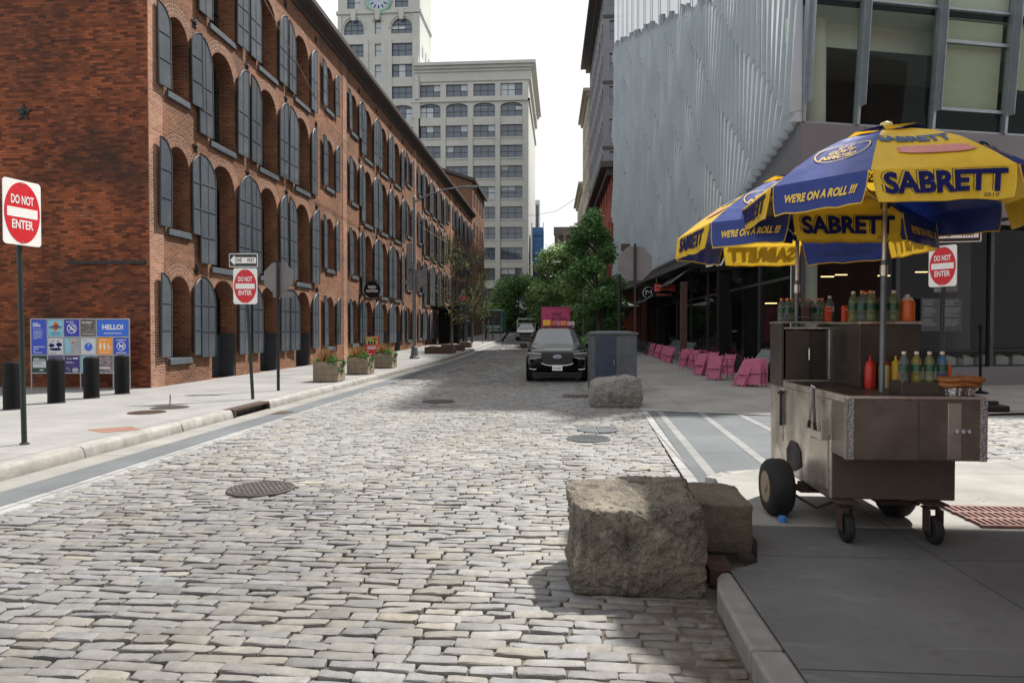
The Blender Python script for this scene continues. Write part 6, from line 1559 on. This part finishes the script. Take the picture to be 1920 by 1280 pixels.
for i in range(3): place(ft, 5.9, 35+2.3*i, -70, -36, 'dark folded table leaning by the cafe glass behind the pink chairs, ' + ('nearest one','middle one','farthest one')[i], gN)
# terrace parasol, cables
t = thing('parasol', 'folded white parasol roof on a pale slanting pole at the far cafe terrace', 'parasol', (3.5, 48.5, zp(48)))
m = MB(); m.tube([(0.25,0,0),(0,0,3.2)], .05, 8); m.build('pole', M('pale_wood', (.5,.42,.32), .6), t)
m = MB(); k = 8; pk = (0,0,3.75); rim = [(1.9*math.cos(2*math.pi*i/k), 1.9*math.sin(2*math.pi*i/k), 3.15) for i in range(k)]
[m.poly([pk, rim[i], rim[(i+1) % k]]) for i in range(k)]; m.build('canopy', MT['white'], t)
o_ = MB(); pts = [Vector((-8.2, 13.2, 12.6)), Vector((-9.6, 27.5, 10.2)), Vector((-9.9, 48, 8.9)), Vector((-9.8, 80, 9.6))]
o_.tube([tuple(p) for p in pts], .014, 5); o = o_.build('overhead_cable', M('pale_cable', (.4,.33,.27), .6)); tag(o, 'thin pale cable strung along the front of the brick warehouse', 'cable')
o_ = MB(); o_.tube([(-6.0, 120, 21.5), (-1, 110, 20.6), (3.9, 100, 22.0)], .03, 5); o = o_.build('overhead_cable', MT['iron']); tag(o, 'thin dark cable across the street between the far buildings', 'cable')
# ================================================================ FOOD CART
def vinyl(m_, tf):
    t = m_.node_tree; b = t.nodes['Principled BSDF']; src = b.inputs['Base Color'].links[0].from_socket
    tl = t.nodes.new('ShaderNodeBsdfTranslucent'); t.links.new(src, tl.inputs['Color']); mxs = t.nodes.new('ShaderNodeMixShader'); mxs.inputs[0].default_value = tf
    t.links.new(b.outputs[0], mxs.inputs[1]); t.links.new(tl.outputs[0], mxs.inputs[2]); t.links.new(mxs.outputs[0], t.nodes['Material Output'].inputs['Surface'])
vinyl(MT['yellow'], .3); vinyl(MT['blue'], .1)
CO = Vector((2.0, 5.3, .12))
ct_ = thing('food_cart', 'stainless steel hot dog cart on wheels standing under yellow and blue umbrellas', 'food cart', tuple(CO))
S, SD = MT['steel'], MT['steel_dark']
def bx(name, mat, *b, parent=ct_, bevel=.006):
    m = MB()
    for q in b: m.box(*q)
    return m.build(name, mat, parent, bevel=bevel)
bx('body', S, (.02,.92,.0,1.48,.30,1.055))
bx('front_box', M('shaded_front_steel', (.22,.185,.155), .36, .8, var=.3, vs=2.2, dirt=.75, dc=(.05,.035,.028), dscale=1.6), (.021,.955,-.30,-.001,.652,1.085))  # darker than the side steel, its shade put into the colour
bx('lower_front', M('shaded_lower_steel', (.13,.105,.086), .5, .6, var=.2, vs=3, dirt=.6, dc=(.04,.03,.025)), (.026,.914,-.012,-.001,.305,.65))  # darker steel again, shade of the front put into its colour
bx('countertop', SD, (.03,.95,-.29,1.15,1.086,1.10), bevel=.003)
bx('counter_rim', S, (.018,.03,-.3,1.16,1.056,1.108), (.03,.955,-.302,-.285,1.086,1.108), (.945,.957,-.285,1.4,1.086,1.108), bevel=.003)
dp = M('tread_plate', (.42,.41,.40), .3, .95, var=.15, vs=30, bmp=1.0, bs=70)
for x0, x1 in ((.012,.06),(.915,.963)):
    o = bx('corner_trim', dp, (x0,x1,-.312,-.30,.652,1.086), bevel=.003)
bx('corner_trim', dp, (.012,.0205,-.312,-.25,.652,1.086), bevel=.002)
# left side: panel seams, doors, latch rod, pocket and tongs
bx('side_door', M('side_steel', (.60,.54,.47), .36, .85, var=.18, vs=2.5, dirt=.5, dc=(.12,.085,.06), dscale=2), (.012,.0195,.05,.42,.36,.74), bevel=.003)
bx('side_panel', S, (.0125,.0195,-.0,.36,.78,1.04), bevel=.003); bx('side_panel', S, (.0125,.0195,1.12,1.47,.55,1.05), bevel=.003)
m = MB(); m.tube([(.0,.30,.73),(-.03,.26,.735),(.0,.2,.73)], .012, 6); m.build('handle', SD, ct_)
m = MB(); m.tube([(.0,1.12,.70),(.0,1.12,1.02)], .014, 8); m.lathe([(.03,-.01),(.035,.0),(.03,.01)], 10, (.0,1.12,1.0)); m.build('latch_rod', MT['iron'], ct_)
bx('pocket', S, (-.045,.012,.02,.36,.74,.755), (-.05,-.044,.02,.36,.74,.80), (-.045,.012,.015,.021,.74,.9), bevel=.002)
m = MB()                                              # dark blot around the wheel arch
m.poly([(.0118,y,z) for y, z in ((.62,.42),(.80,.34),(.98,.36),(1.0,.50),(.9,.60),(.74,.60),(.64,.54))]); m.build('dark_patch', MT['iron'], ct_)
# back cabinet: left wing with sliding doors, taller block on the right, top shelf
bx('cabinet', SD, (.005,.03,1.14,1.48,1.056,1.635), (.03,.46,1.44,1.48,1.056,1.60), (.44,.92,.52,1.48,1.10,1.62), bevel=.004)
bx('cabinet_door', M('door_steel', (.085,.07,.058), .35, .7, var=.2), (.05,.26,1.15,1.165,1.12,1.57), bevel=.004)
o = bx('cabinet_door', M('door_steel2', (.06,.05,.045), .35, .7, var=.2), (.262,.435,1.166,1.18,1.12,1.57), bevel=.004)
m = MB(); m.tube([(.25,1.14,1.29),(.245,1.115,1.30),(.245,1.115,1.40),(.25,1.14,1.41)], .008, 6); m.build('door_handle', S, ct_)
bx('door_frame', S, (.03,.44,1.14,1.19,1.10,1.118), (.03,.44,1.13,1.19,1.58,1.60), (.425,.44,1.13,1.19,1.12,1.58), bevel=.003)
bx('cabinet_top', S, (.0,.46,1.12,1.49,1.636,1.65), (.43,.925,.50,1.49,1.621,1.645), bevel=.003)
m = MB(); [m.tube([(.03,1.13,1.66+dz),(.44,1.13,1.66+dz)], .005, 5) for dz in (.03,)]; m.build('top_rail', S, ct_)
# front right plate with latch
bx('front_plate', S, (.70,.79,-.306,-.3005,.665,1.06), bevel=.002); bx('front_seam', SD, (.5,.506,-.303,-.3002,.66,1.07), bevel=0)
m = MB(); m.tube([(.73,-.315,.86),(.85,-.315,.868)], .007, 6); [m.lathe([(.015,-.012),(.015,.012)], 10, (x,-.315,.865)) for x in (.76,.80,.84)]; m.build('latch', MT['alu'], ct_)
m = MB(); [m.lathe([(.006,0),(.006,.006),(.001,.008)], 8, M=TR((x,-.312,z)) @ Matrix.Rotation(R(90),4,'X')) for x in (.94,) for z in [.68+.05*i for i in range(8)]]; m.build('rivets', MT['alu'], ct_)
# running gear
bx('underframe', MT['rust'], (.0,.9,.60,.68,.20,.29), (.10,.17,.0,1.4,.24,.298), (.74,.81,.0,1.4,.24,.298), (.45,.75,.15,.9,.22,.26), bevel=.01)
m = MB(); m.tube([(-.22,.64,.24),(.9,.64,.24)], .03, 8); m.tube([(-.1,.55,.22),(.1,.5,.1),(.3,.5,.18)], .012, 6); m.build('axle', MT['rust'], ct_)
def cart_wheel(x, y, r, w_):
    m = MB(); m.lathe([(r*.52,-w_/2),(r*.85,-w_/2),(r*.97,-w_/2+.03),(r,-w_*.2),(r,w_*.2),(r*.97,w_/2-.03),(r*.85,w_/2),(r*.52,w_/2)], 36, M=Matrix.Rotation(R(90),4,'Y'))
    wo = m.build('wheel', MT['rubber'], ct_, smooth=50); wo.location = (x, y, r)
    k = MB(); k.lathe([(r*.56,-w_*.505),(r*.52,-w_*.515),(r*.46,-w_*.505),(r*.2,-w_*.503),(r*.18,-w_*.56),(.001,-w_*.57)], 28, M=Matrix.Rotation(R(90),4,'Y')); k.build('rim', M('tan_rim', (.24,.18,.115), .5, .3, var=.25, dirt=.4), wo, smooth=40); return wo
cart_wheel(-.175, .66, .238, .19); cart_wheel(.80, .68, .238, .19)
for x in (.11, .735):
    m = MB(); m.box(x-.085,x+.085,-.12,.08,.285,.30); m.lathe([(.04,.25),(.04,.285)], 12, (x,-.02,0)); m.box(x-.05,x-.042,-.11,.0,.08,.255); m.box(x+.042,x+.05,-.11,.0,.08,.255); m.box(x-.05,x+.05,-.06,.03,.245,.258); m.tube([(x-.065,-.07,.10),(x+.065,-.07,.10)], .012, 8)
    fo = m.build('caster', MT['rust'], ct_, bevel=.004); m = MB(); m.lathe([(.06,-.03),(.09,-.03),(.102,-.018),(.102,.018),(.09,.03),(.06,.03)], 26, (0,0,0), Matrix.Rotation(R(90),4,'Y')); wo = m.build('caster_wheel', MT['rubber'], fo, smooth=40); wo.location = (x,-.07,.102)
    m = MB(); m.lathe([(.06,-.028),(.06,.028)], 16, (0,0,0), Matrix.Rotation(R(90),4,'Y')); h_ = m.build('hub', MT['galv'], fo); h_.location = (x,-.07,.102)
# tongs
t = thing('tongs', 'steel serving tongs hanging on the left side of the food cart', 'tongs', tuple(CO + Vector((-.02,.24,1.10))))
for s in (-1, 1):
    m = MB(); m.tube([(-.005,0,.02),(-.012,s*.03,-.12),(-.015,s*.055,-.24)], [.010,.011,.012], 6); m.build('arm', M('tong_steel', (.5,.52,.56), .25, .95) if s > 0 else SD, t)
    m = MB(); [m.lathe([(.004,-.01),(.02,0),(.004,.01)], 8, (-.015, s*(.055+.004*i), -.25-.014*i)) for i in range(5)]; m.build('scallop', SD, t)
m = MB(); m.tube([(0,-.03,.02),(-.02,0,.035),(0,.03,.02)], .008, 6); m.build('hook', MT['alu'], t)
# ---- things on the cart
clear = glass_mat('clear_plastic', (.25,.27,.26), .06, trans=.72, spec=.6)
def tinted(n, c): return glass_mat(n, scl(c, .55), .06, trans=.55, spec=.6)
liq = [clear, tinted('pale_green_drink', (.45,.5,.2)), tinted('yellow_drink', (.6,.5,.1)), tinted('blue_drink', (.08,.3,.6)), tinted('amber_drink', (.4,.22,.06))]
glabel, wlabel = M('green_label', (.015,.07,.035), .4, var=.5, vs=40), M('white_label', (.6,.6,.58), .4)
caps = [M('cap_white', (.62,.5,.45), .4), M('cap_orange', (.6,.2,.06), .4), M('cap_red', (.5,.05,.03), .4)]
def bottle(loc, label, group, liquid=0, lab=0, cap=0, s=1.0):
    t = thing('bottle', label, 'bottle', loc, rz=random.uniform(0, 6), group=group); t.scale = (s, s, s)
    m = MB(); m.lathe([(.030,0),(.034,.006),(.034,.05),(.031,.055),(.034,.06),(.034,.075),(.0335,.13),(.034,.135),(.033,.15),(.022,.175),(.0125,.19),(.0125,.2)], 18); m.build('body', liq[liquid], t, smooth=50)
    if lab < 2: m = MB(); m.lathe([(.0346,.08),(.0346,.127)], 20); m.build('label', (glabel, wlabel)[lab], t, smooth=50)
    m = MB(); m.lathe([(.0145,.197),(.0145,.214),(.013,.217),(.001,.217)], 14); m.build('cap', caps[cap], t, smooth=40)
    return t
import itertools
def fx(x, D, y0=None):                                 # along the counter
    return x
gB = 'bottles standing on top of the cart cabinet'
lA = 'small drink bottle in the group at the left end of the cart cabinet top'
for i, (x, y, c) in enumerate(((.035,1.24,1),(.085,1.22,1),(.13,1.25,1),(.06,1.32,0),(.11,1.33,1),(.16,1.34,1))): bottle(tuple(CO+Vector((x,y,1.651))), lA, gB, (0,0,1,0,0,4)[i], 0, c)
lA = 'small drink bottle in the middle of the cart cabinet top, left of the red cartons'
for i, (x, y, c, l, q) in enumerate(((.20,1.30,0,0,0),(.245,1.36,1,2,0),(.275,1.24,1,0,4),(.31,1.26,0,0,0),(.345,1.34,0,2,4),(.375,1.25,1,0,0),(.405,1.25,1,0,1))): bottle(tuple(CO+Vector((x,y,1.651))), lA, gB, q, l, c)
bottle(tuple(CO+Vector((.455,1.20,1.651))), 'clear bottle with white label right behind the red cartons on the cart', gB, 0, 1, 0, 1.08)
lA = 'large drink bottle in the row on the right cart cabinet, beside the orange jug'
for i, (x, y, q, l) in enumerate(((.47,.72,1,0),(.50,.62,0,0),(.56,.60,1,0),(.62,.70,2,0),(.67,.62,0,0),(.60,.78,0,0),(.745,.60,1,0),(.80,.72,4,0))): bottle(tuple(CO+Vector((x,y,1.646))), lA, gB, q, l, 1 if i % 3 else 0, 1.18)
lo = M('orange_plastic', (.68,.13,.02), .4, var=.1)
t = thing('juice_jug', 'orange plastic jug with a white top at the right end of the cart cabinet', 'jug', tuple(CO+Vector((.865,.62,1.646))))
m = MB(); m.lathe([(.052,0),(.056,.01),(.056,.15),(.05,.17)], 20); m.build('body', lo, t, smooth=40); m = MB(); m.lathe([(.05,.17),(.03,.2),(.018,.205),(.018,.222),(.001,.222)], 18); m.build('cap', caps[0], t, smooth=40)
for (x0, x1, y, h, lb_) in ((.40,.45,1.16,.13,'left red drink carton on the food cart cabinet'),(.365,.372,1.3,.12,None),(.452,.53,.90,.14,'wider red drink carton with a white stripe on the food cart cabinet')):
    if not lb_: continue
    t = thing('carton', lb_, 'carton', tuple(CO+Vector(((x0+x1)/2, y, 1.652 if x0 < .42 else 1.646)))); w_ = (x1-x0)/2
    m = MB(); m.box(-w_,w_,-.03,.03,0,h); m.build('box', M('carton_red', (.6,.07,.025), .4, var=.1), t, bevel=.004); m = MB(); m.box(-w_+.003,w_-.003,-.0315,-.0302,h*.72,h*.78); m.build('stripe', caps[0], t)
t = thing('carton', 'brown cardboard box among the bottles on the food cart', 'carton', tuple(CO+Vector((.225,1.18,1.652)))); m = MB(); m.box(-.03,.035,-.025,.03,0,.14); m.build('box', MT['darkwood'], t, bevel=.004); m = MB(); m.box(-.03,.035,-.025,.03,.14,.146); m.build('flap', MT['wood'], t)
def squeeze(x, y, c, capc, label, s=1.0):
    t = thing('sauce_bottle', label, 'sauce bottle', tuple(CO+Vector((x,y,1.101)))); t.scale = (s,)*3
    m = MB(); m.lathe([(.038,0),(.041,.01),(.041,.17),(.036,.185),(.033,.19)], 20); m.build('body', c, t, smooth=40); m = MB(); m.lathe([(.036,.19),(.036,.205),(.012,.225),(.004,.265),(.001,.266)], 16); m.build('nozzle', capc, t, smooth=40)
rd = M('ketchup_red', (.5,.025,.018), .4); squeeze(.50,.46,rd,rd,'red squeeze bottle on the cart counter before the cabinet')
squeeze(.605,.45,M('cream_plastic', (.55,.45,.22), .4),rd,'cream squeeze bottle with red nozzle on the cart counter'); squeeze(.70,.46,M('mustard', (.62,.36,.03), .4),M('mustard_cap', (.6,.4,.03), .4),'mustard yellow squeeze bottle half hidden behind the umbrella pole')
t = thing('bottle_tray', 'dark steel tray holding four bottles at the front of the cart counter', 'tray', tuple(CO+Vector((.44,-.12,1.101))))
m = MB(); m.box(0,.37,-.07,.11,0,.012); m.build('base', SD, t); m = MB(); m.box(0,.37,-.075,-.07,0,.10); m.box(0,.37,.11,.115,0,.10); m.box(-.005,0,-.075,.115,0,.10); m.box(.37,.375,-.075,.115,0,.10); m.box(0,.37,-.07,.11,.075,.085); m.build('sides', SD, t, bevel=.003)
m = MB(); m.tube([(0,-.08,.1),(.02,-.02,.13),(.09,.1,.19)], .008, 6); m.build('handle', S, t)
for i, (x, q, lb_) in enumerate(((.055,0,'clear bottle with green label, first from the left in the cart tray'),(.145,2,'bottle of yellow drink, second from the left in the cart tray'),(.235,1,'bottle with pale green drink, third from the left in the cart tray'),(.325,3,'bottle of blue drink at the right end of the cart tray'))): bottle(tuple(CO+Vector((.44+x,-.10,1.187))), lb_, 'four bottles in the cart tray', q, 0, 0, 1.06)
t = thing('orange_box', 'small orange carton standing behind the pretzels on the cart', 'carton', tuple(CO+Vector((.845,.02,1.101)))); m = MB(); m.box(-.035,.035,-.03,.03,0,.20); m.build('box', lo, t, bevel=.004); m = MB(); m.prism([(-.036,.2),(.036,.2),(.0,.235)], -.03, .03, FR); m.build('top', lo, t)
for i, (x, y, lb_) in enumerate(((.80,-.20,'nearest crinkled foil tray under the pretzels on the cart'),(.89,-.16,'right crinkled foil tray beside the pretzels on the cart'))):
    m = MB(); n_ = 36; m.lathe([(.055,0),(.058,.005),(.07,.06),(.074,.062),(.068,.06),(.001,.055)], n_); vs = [(v[0]*(1+.05*math.sin(9*math.atan2(v[1],v[0]))), v[1]*(1+.05*math.sin(9*math.atan2(v[1],v[0])))*.8, v[2]) for v in m.v]; m.v = vs
    o = m.build('foil_tray', M('foil', (.62,.62,.62), .22, 1.0, var=.2, vs=40, bmp=.8, bs=60)); o.location = tuple(CO+Vector((x,y,1.101))); tag(o, lb_, 'tray')
def pretzel(loc, label, sc_=1.0, rz=0):
    m = MB(); pts = []
    for i in range(49):
        a = 2*math.pi*i/48; r = .055*(1+.25*math.cos(2*a)); pts.append((1.5*r*math.cos(a)*sc_, r*math.sin(a)*sc_, .004*math.sin(3*a)))
    m.tube(pts, .016*sc_, 8, cap=False); m.tube([(-.06*sc_,-.02,0),(0,.02,.012),(.05*sc_,-.03,0)], .013*sc_, 8); m.tube([(.06*sc_,-.02,0),(0,.025,.018),(-.05*sc_,-.03,0)], .013*sc_, 8)
    o = m.build('pretzel', M('baked_crust', (.28,.095,.025), .5, var=.3, vs=20, bmp=.4), None, smooth=60); o.location = loc; o.rotation_euler = (0,0,R(rz)); tag(o, label, 'pretzel', 'pretzels on the foil trays')
pretzel(tuple(CO+Vector((.835,-.19,1.182))), 'large brown pretzel lying lowest on the foil trays', 1.25, 5); pretzel(tuple(CO+Vector((.85,-.18,1.218))), 'large brown pretzel lying on top of the other one', 1.35, -6)
o = MB(); o.lathe([(.03,0),(.033,.004),(.033,.045),(.03,.05),(.001,.05)], 18); o = o.build('can', PM('can_blue', (.06,.2,.5))); o.location = (1.80, 5.72, .12); tag(o, 'small blue and white can wedged at the cart tyre', 'can')

# ================================================================ UMBRELLAS
PROF = [(0.0,.505),(.09,.50),(.26,.465),(.46,.395),(.69,.285),(.92,.135),(1.1,0.0)]
def zprof(r):
    for (r0,z0),(r1,z1) in zip(PROF[:-1],PROF[1:]):
        if r <= r1: return z0+(z1-z0)*(r-r0)/(r1-r0)
    return 0.0
def umbrella(label, base, top, zed, phi0, seed):
    t = thing('umbrella', label, 'umbrella', base, group='vendor umbrellas over the food cart'); g = random.Random(seed)
    off = Vector(top) - Vector(base); ax = off.copy(); Rr = 1.1; DP = {-1: 9.0}
    C0 = Vector((off.x, off.y, zed - base[2]))
    m = MB(); m.tube([(0,0,0), tuple(Vector((off.x*.5, off.y*.5, off.z*.5)))], .021, 12); m.build('lower_pole', MT['galv'], t, smooth=40)
    m = MB(); m.tube([tuple(off*.48), tuple(off)], .017, 12); m.tube([tuple(off*.44), tuple(off*.48)], .028, 12); m.build('upper_pole', S, t, smooth=40)
    m = MB(); m.lathe([(.0,-.02),(.05,0),(.055,.03),(.04,.07),(.001,.085)], 14, tuple(C0+Vector((0,0,.505)))); m.build('finial', M('finial_yellow', (.5,.42,.14), .4), t, smooth=60)
    for i in range(8):
        j_ = i if i < 4 else i-8; f0_ = phi0 + 45*j_ + DP.get(j_, 0); f1_ = phi0 + 45*(j_+1) + DP.get(j_+1, 0)
        k8 = R((f1_-f0_)/2); ph = (f0_+f1_)/2; a = R(ph); n = Vector((math.sin(a), -math.cos(a), 0)); tt = Vector((math.cos(a), math.sin(a), 0)); yel = (i % 2 == 0)
        mat = MT['yellow'] if yel else MT['blue']
        def S_(u, rho, dz=0.0):                        # rho = inner radius coordinate
            r = rho/math.cos(k8); sag = -.018*(1-u*u)*math.sin(math.pi*min(1, max(0, (r-.1)/1.1)))
            return C0 + n*rho + tt*(u*rho*math.tan(k8)) + Vector((0,0,zprof(r)+sag+dz))
        m = MB(); rs = [.09,.26,.36,.46,.57,.69,.8,.92,1.01,1.1]; us = [-1,-.5,0,.5,1]
        for r0, r1 in zip(rs[:-1], rs[1:]):
            for u0, u1 in zip(us[:-1], us[1:]):
                c = math.cos(k8); m.poly([S_(u0,r0*c), S_(u0,r1*c), S_(u1,r1*c), S_(u1,r0*c)])
        pn = m.build('canopy_panel', mat, t, smooth=60)
        # valance flap with uneven hem
        ri = Rr*math.cos(k8); hw = ri*math.tan(k8); dp_ = .215
        hem = [g.uniform(-.008,.008) for _ in range(9)]; bow = [g.uniform(-.012,.014) for _ in range(9)]
        def V_(s, w_):                                 # s -1..1 along, w 0..1 down
            k = (s+1)*4; j = min(7, int(k)); f = k-j; he = hem[j]*(1-f)+hem[j+1]*f; bo_ = bow[j]*(1-f)+bow[j+1]*f
            return C0 + n*(ri+.004+ .03*w_ + bo_*w_*math.sin(w_*2.2)) + tt*(s*(hw-.012-.03*w_*w_)) + Vector((0,0,-(dp_+he)*w_ + .003))
        m = MB(); ss = [-1+.25*q for q in range(9)]; ws_ = [0,.25,.5,.75,1]
        for s0, s1 in zip(ss[:-1], ss[1:]):
            for w0, w1 in zip(ws_[:-1], ws_[1:]): m.poly([V_(s0,w0), V_(s0,w1), V_(s1,w1), V_(s1,w0)])
        fl = m.build('valance', mat, t, smooth=60)
        m = MB(); m.tube([tuple(V_(s,1.0)) for s in ss], .0055, 6); m.tube([tuple(V_(-1,w_)) for w_ in ws_], .004, 5); m.tube([tuple(V_(1,w_)) for w_ in ws_], .004, 5); m.build('hem_binding', MT['yellow'], fl)
        def put(owner, txt_, size, cx, cy, mat_, where, bold=0, shear=0, fit=None, space=1.0, lift=.007, name='lettering'):
            vs, fs = text_geo(txt_, size, bold, shear, space); xs = [p[0] for p in vs]; mid = (min(xs)+max(xs))/2; sx_ = fit/(max(xs)-min(xs)) if fit else 1
            mm = MB(); pts = []
            for x, y in vs:
                X = cx+(x-mid)*sx_; Y = cy+y
                if where == 'flap': p = V_(max(-1,min(1,X/hw)), max(0,min(1,-Y/dp_))) + n*lift
                else: rho = ri - Y; p = S_(X/(rho*math.tan(k8)), rho, lift)
                pts.append(tuple(p))
            mm.add(pts, fs); return mm.build(name, mat_, owner)
        if yel:
            put(fl, 'SABRETT', .185, -.009, -.094, MT['textblack'], 'flap', bold=.009, fit=.745, lift=.005, name='letter_outline')
            put(fl, 'SABRETT', .185, -.006, -.097, MT['yellow'], 'flap', bold=.008, fit=.742, lift=.008, name='letter_relief')
            put(fl, 'SABRETT', .185, .002, -.103, MT['textblue'], 'flap', bold=.008, fit=.738, lift=.011)
            put(fl, '2019', .035, .28, -.190, MT['textblack'], 'flap', fit=.09, lift=.008)
            put(pn, 'SABRETT', .15, -.03, .40, MT['textfade'], 'top', bold=.008, fit=.46, lift=.012)
            mm = MB()
            for cy, rx, ry_, cx_ in ((.245,.22,.030,.03),(.20,.235,.034,.04)):
                pts = []
                for q in range(24):
                    th = 2*math.pi*q/24; X = cx_ + rx*math.copysign(abs(math.cos(th))**.5, math.cos(th)); Y = cy + ry_*math.sin(th); rho = ri-Y; pts.append(tuple(S_(X/(rho*math.tan(k8)), rho, .013)))
                mm.poly(pts)
            mm.build('sausage_print', MT['sausage'], pn)
        else:
            put(fl, "WE'RE ON A ROLL !!!", .075, .02, -.115, MT['textyellow'], 'flap', bold=.0035, shear=.25, fit=min(.62, hw*1.55))
            for s_, sz, yy, ft_ in (('U S', .075, .40, .10), ("GOV'T", .075, .33, .18), ('INSPECTED', .075, .26, .25)): put(pn, s_, sz, .0, yy, MT['textyellow'], 'top', bold=.002, shear=.2, fit=ft_, lift=.012)
            mm = MB()
            for q in range(36):
                P4 = []
                for th, k_ in ((q,1),(q+1,1),(q+1,.95),(q,.95)):
                    a_ = 2*math.pi*th/36; X = .19*k_*math.cos(a_); Y = .33+.135*k_*math.sin(a_); rho = ri-Y; P4.append(tuple(S_(X/(rho*math.tan(k8)), rho, .012)))
                mm.poly(P4)
            mm.build('oval_print', MT['textyellow'], pn)
        # rib under the panel edge
        a2 = R(f0_); d = Vector((math.sin(a2), -math.cos(a2), 0)); m = MB(); m.tube([tuple(C0+d*r+Vector((0,0,zprof(r)-.015))) for r in (.06,.28,.55,.82,1.08)], .007, 5); m.tube([tuple(C0+Vector((0,0,-.05))), tuple(C0+d*.62+Vector((0,0,zprof(.62)-.02)))], .006, 5); m.build('rib', MT['alu'], t)
        # loose vent flap at the top
        m = MB(); c = math.cos(k8)
        f0, f1 = .05*c, .31*c; lift_ = .015+g.uniform(0,.012)
        m.poly([C0+n*f0+tt*(-f0*math.tan(k8))+Vector((0,0,.515)), C0+n*f1+tt*(-f1*math.tan(k8))+Vector((0,0,.455+lift_)), C0+n*f1+tt*(f1*math.tan(k8))+Vector((0,0,.455+lift_+g.uniform(-.01,.02))), C0+n*f0+tt*(f0*math.tan(k8))+Vector((0,0,.515))]); m.build('vent_flap', mat, t)
    m = MB(); m.lathe([(.035,-.08),(.035,-.02)], 12, tuple(C0)); m.build('runner', MT['plastic'], t)
    return t
umbrella('nearer vendor umbrella of yellow and blue panels, the higher and larger looking one', (2.44, 5.42, 1.22), (2.49, 5.50, 3.24), 2.715, -33+4.24, 3)
umbrella('farther vendor umbrella of yellow and blue panels, partly behind the other', (2.15, 6.48, 1.18), (2.173, 6.53, 3.12), 2.60, -25+4.24, 4)
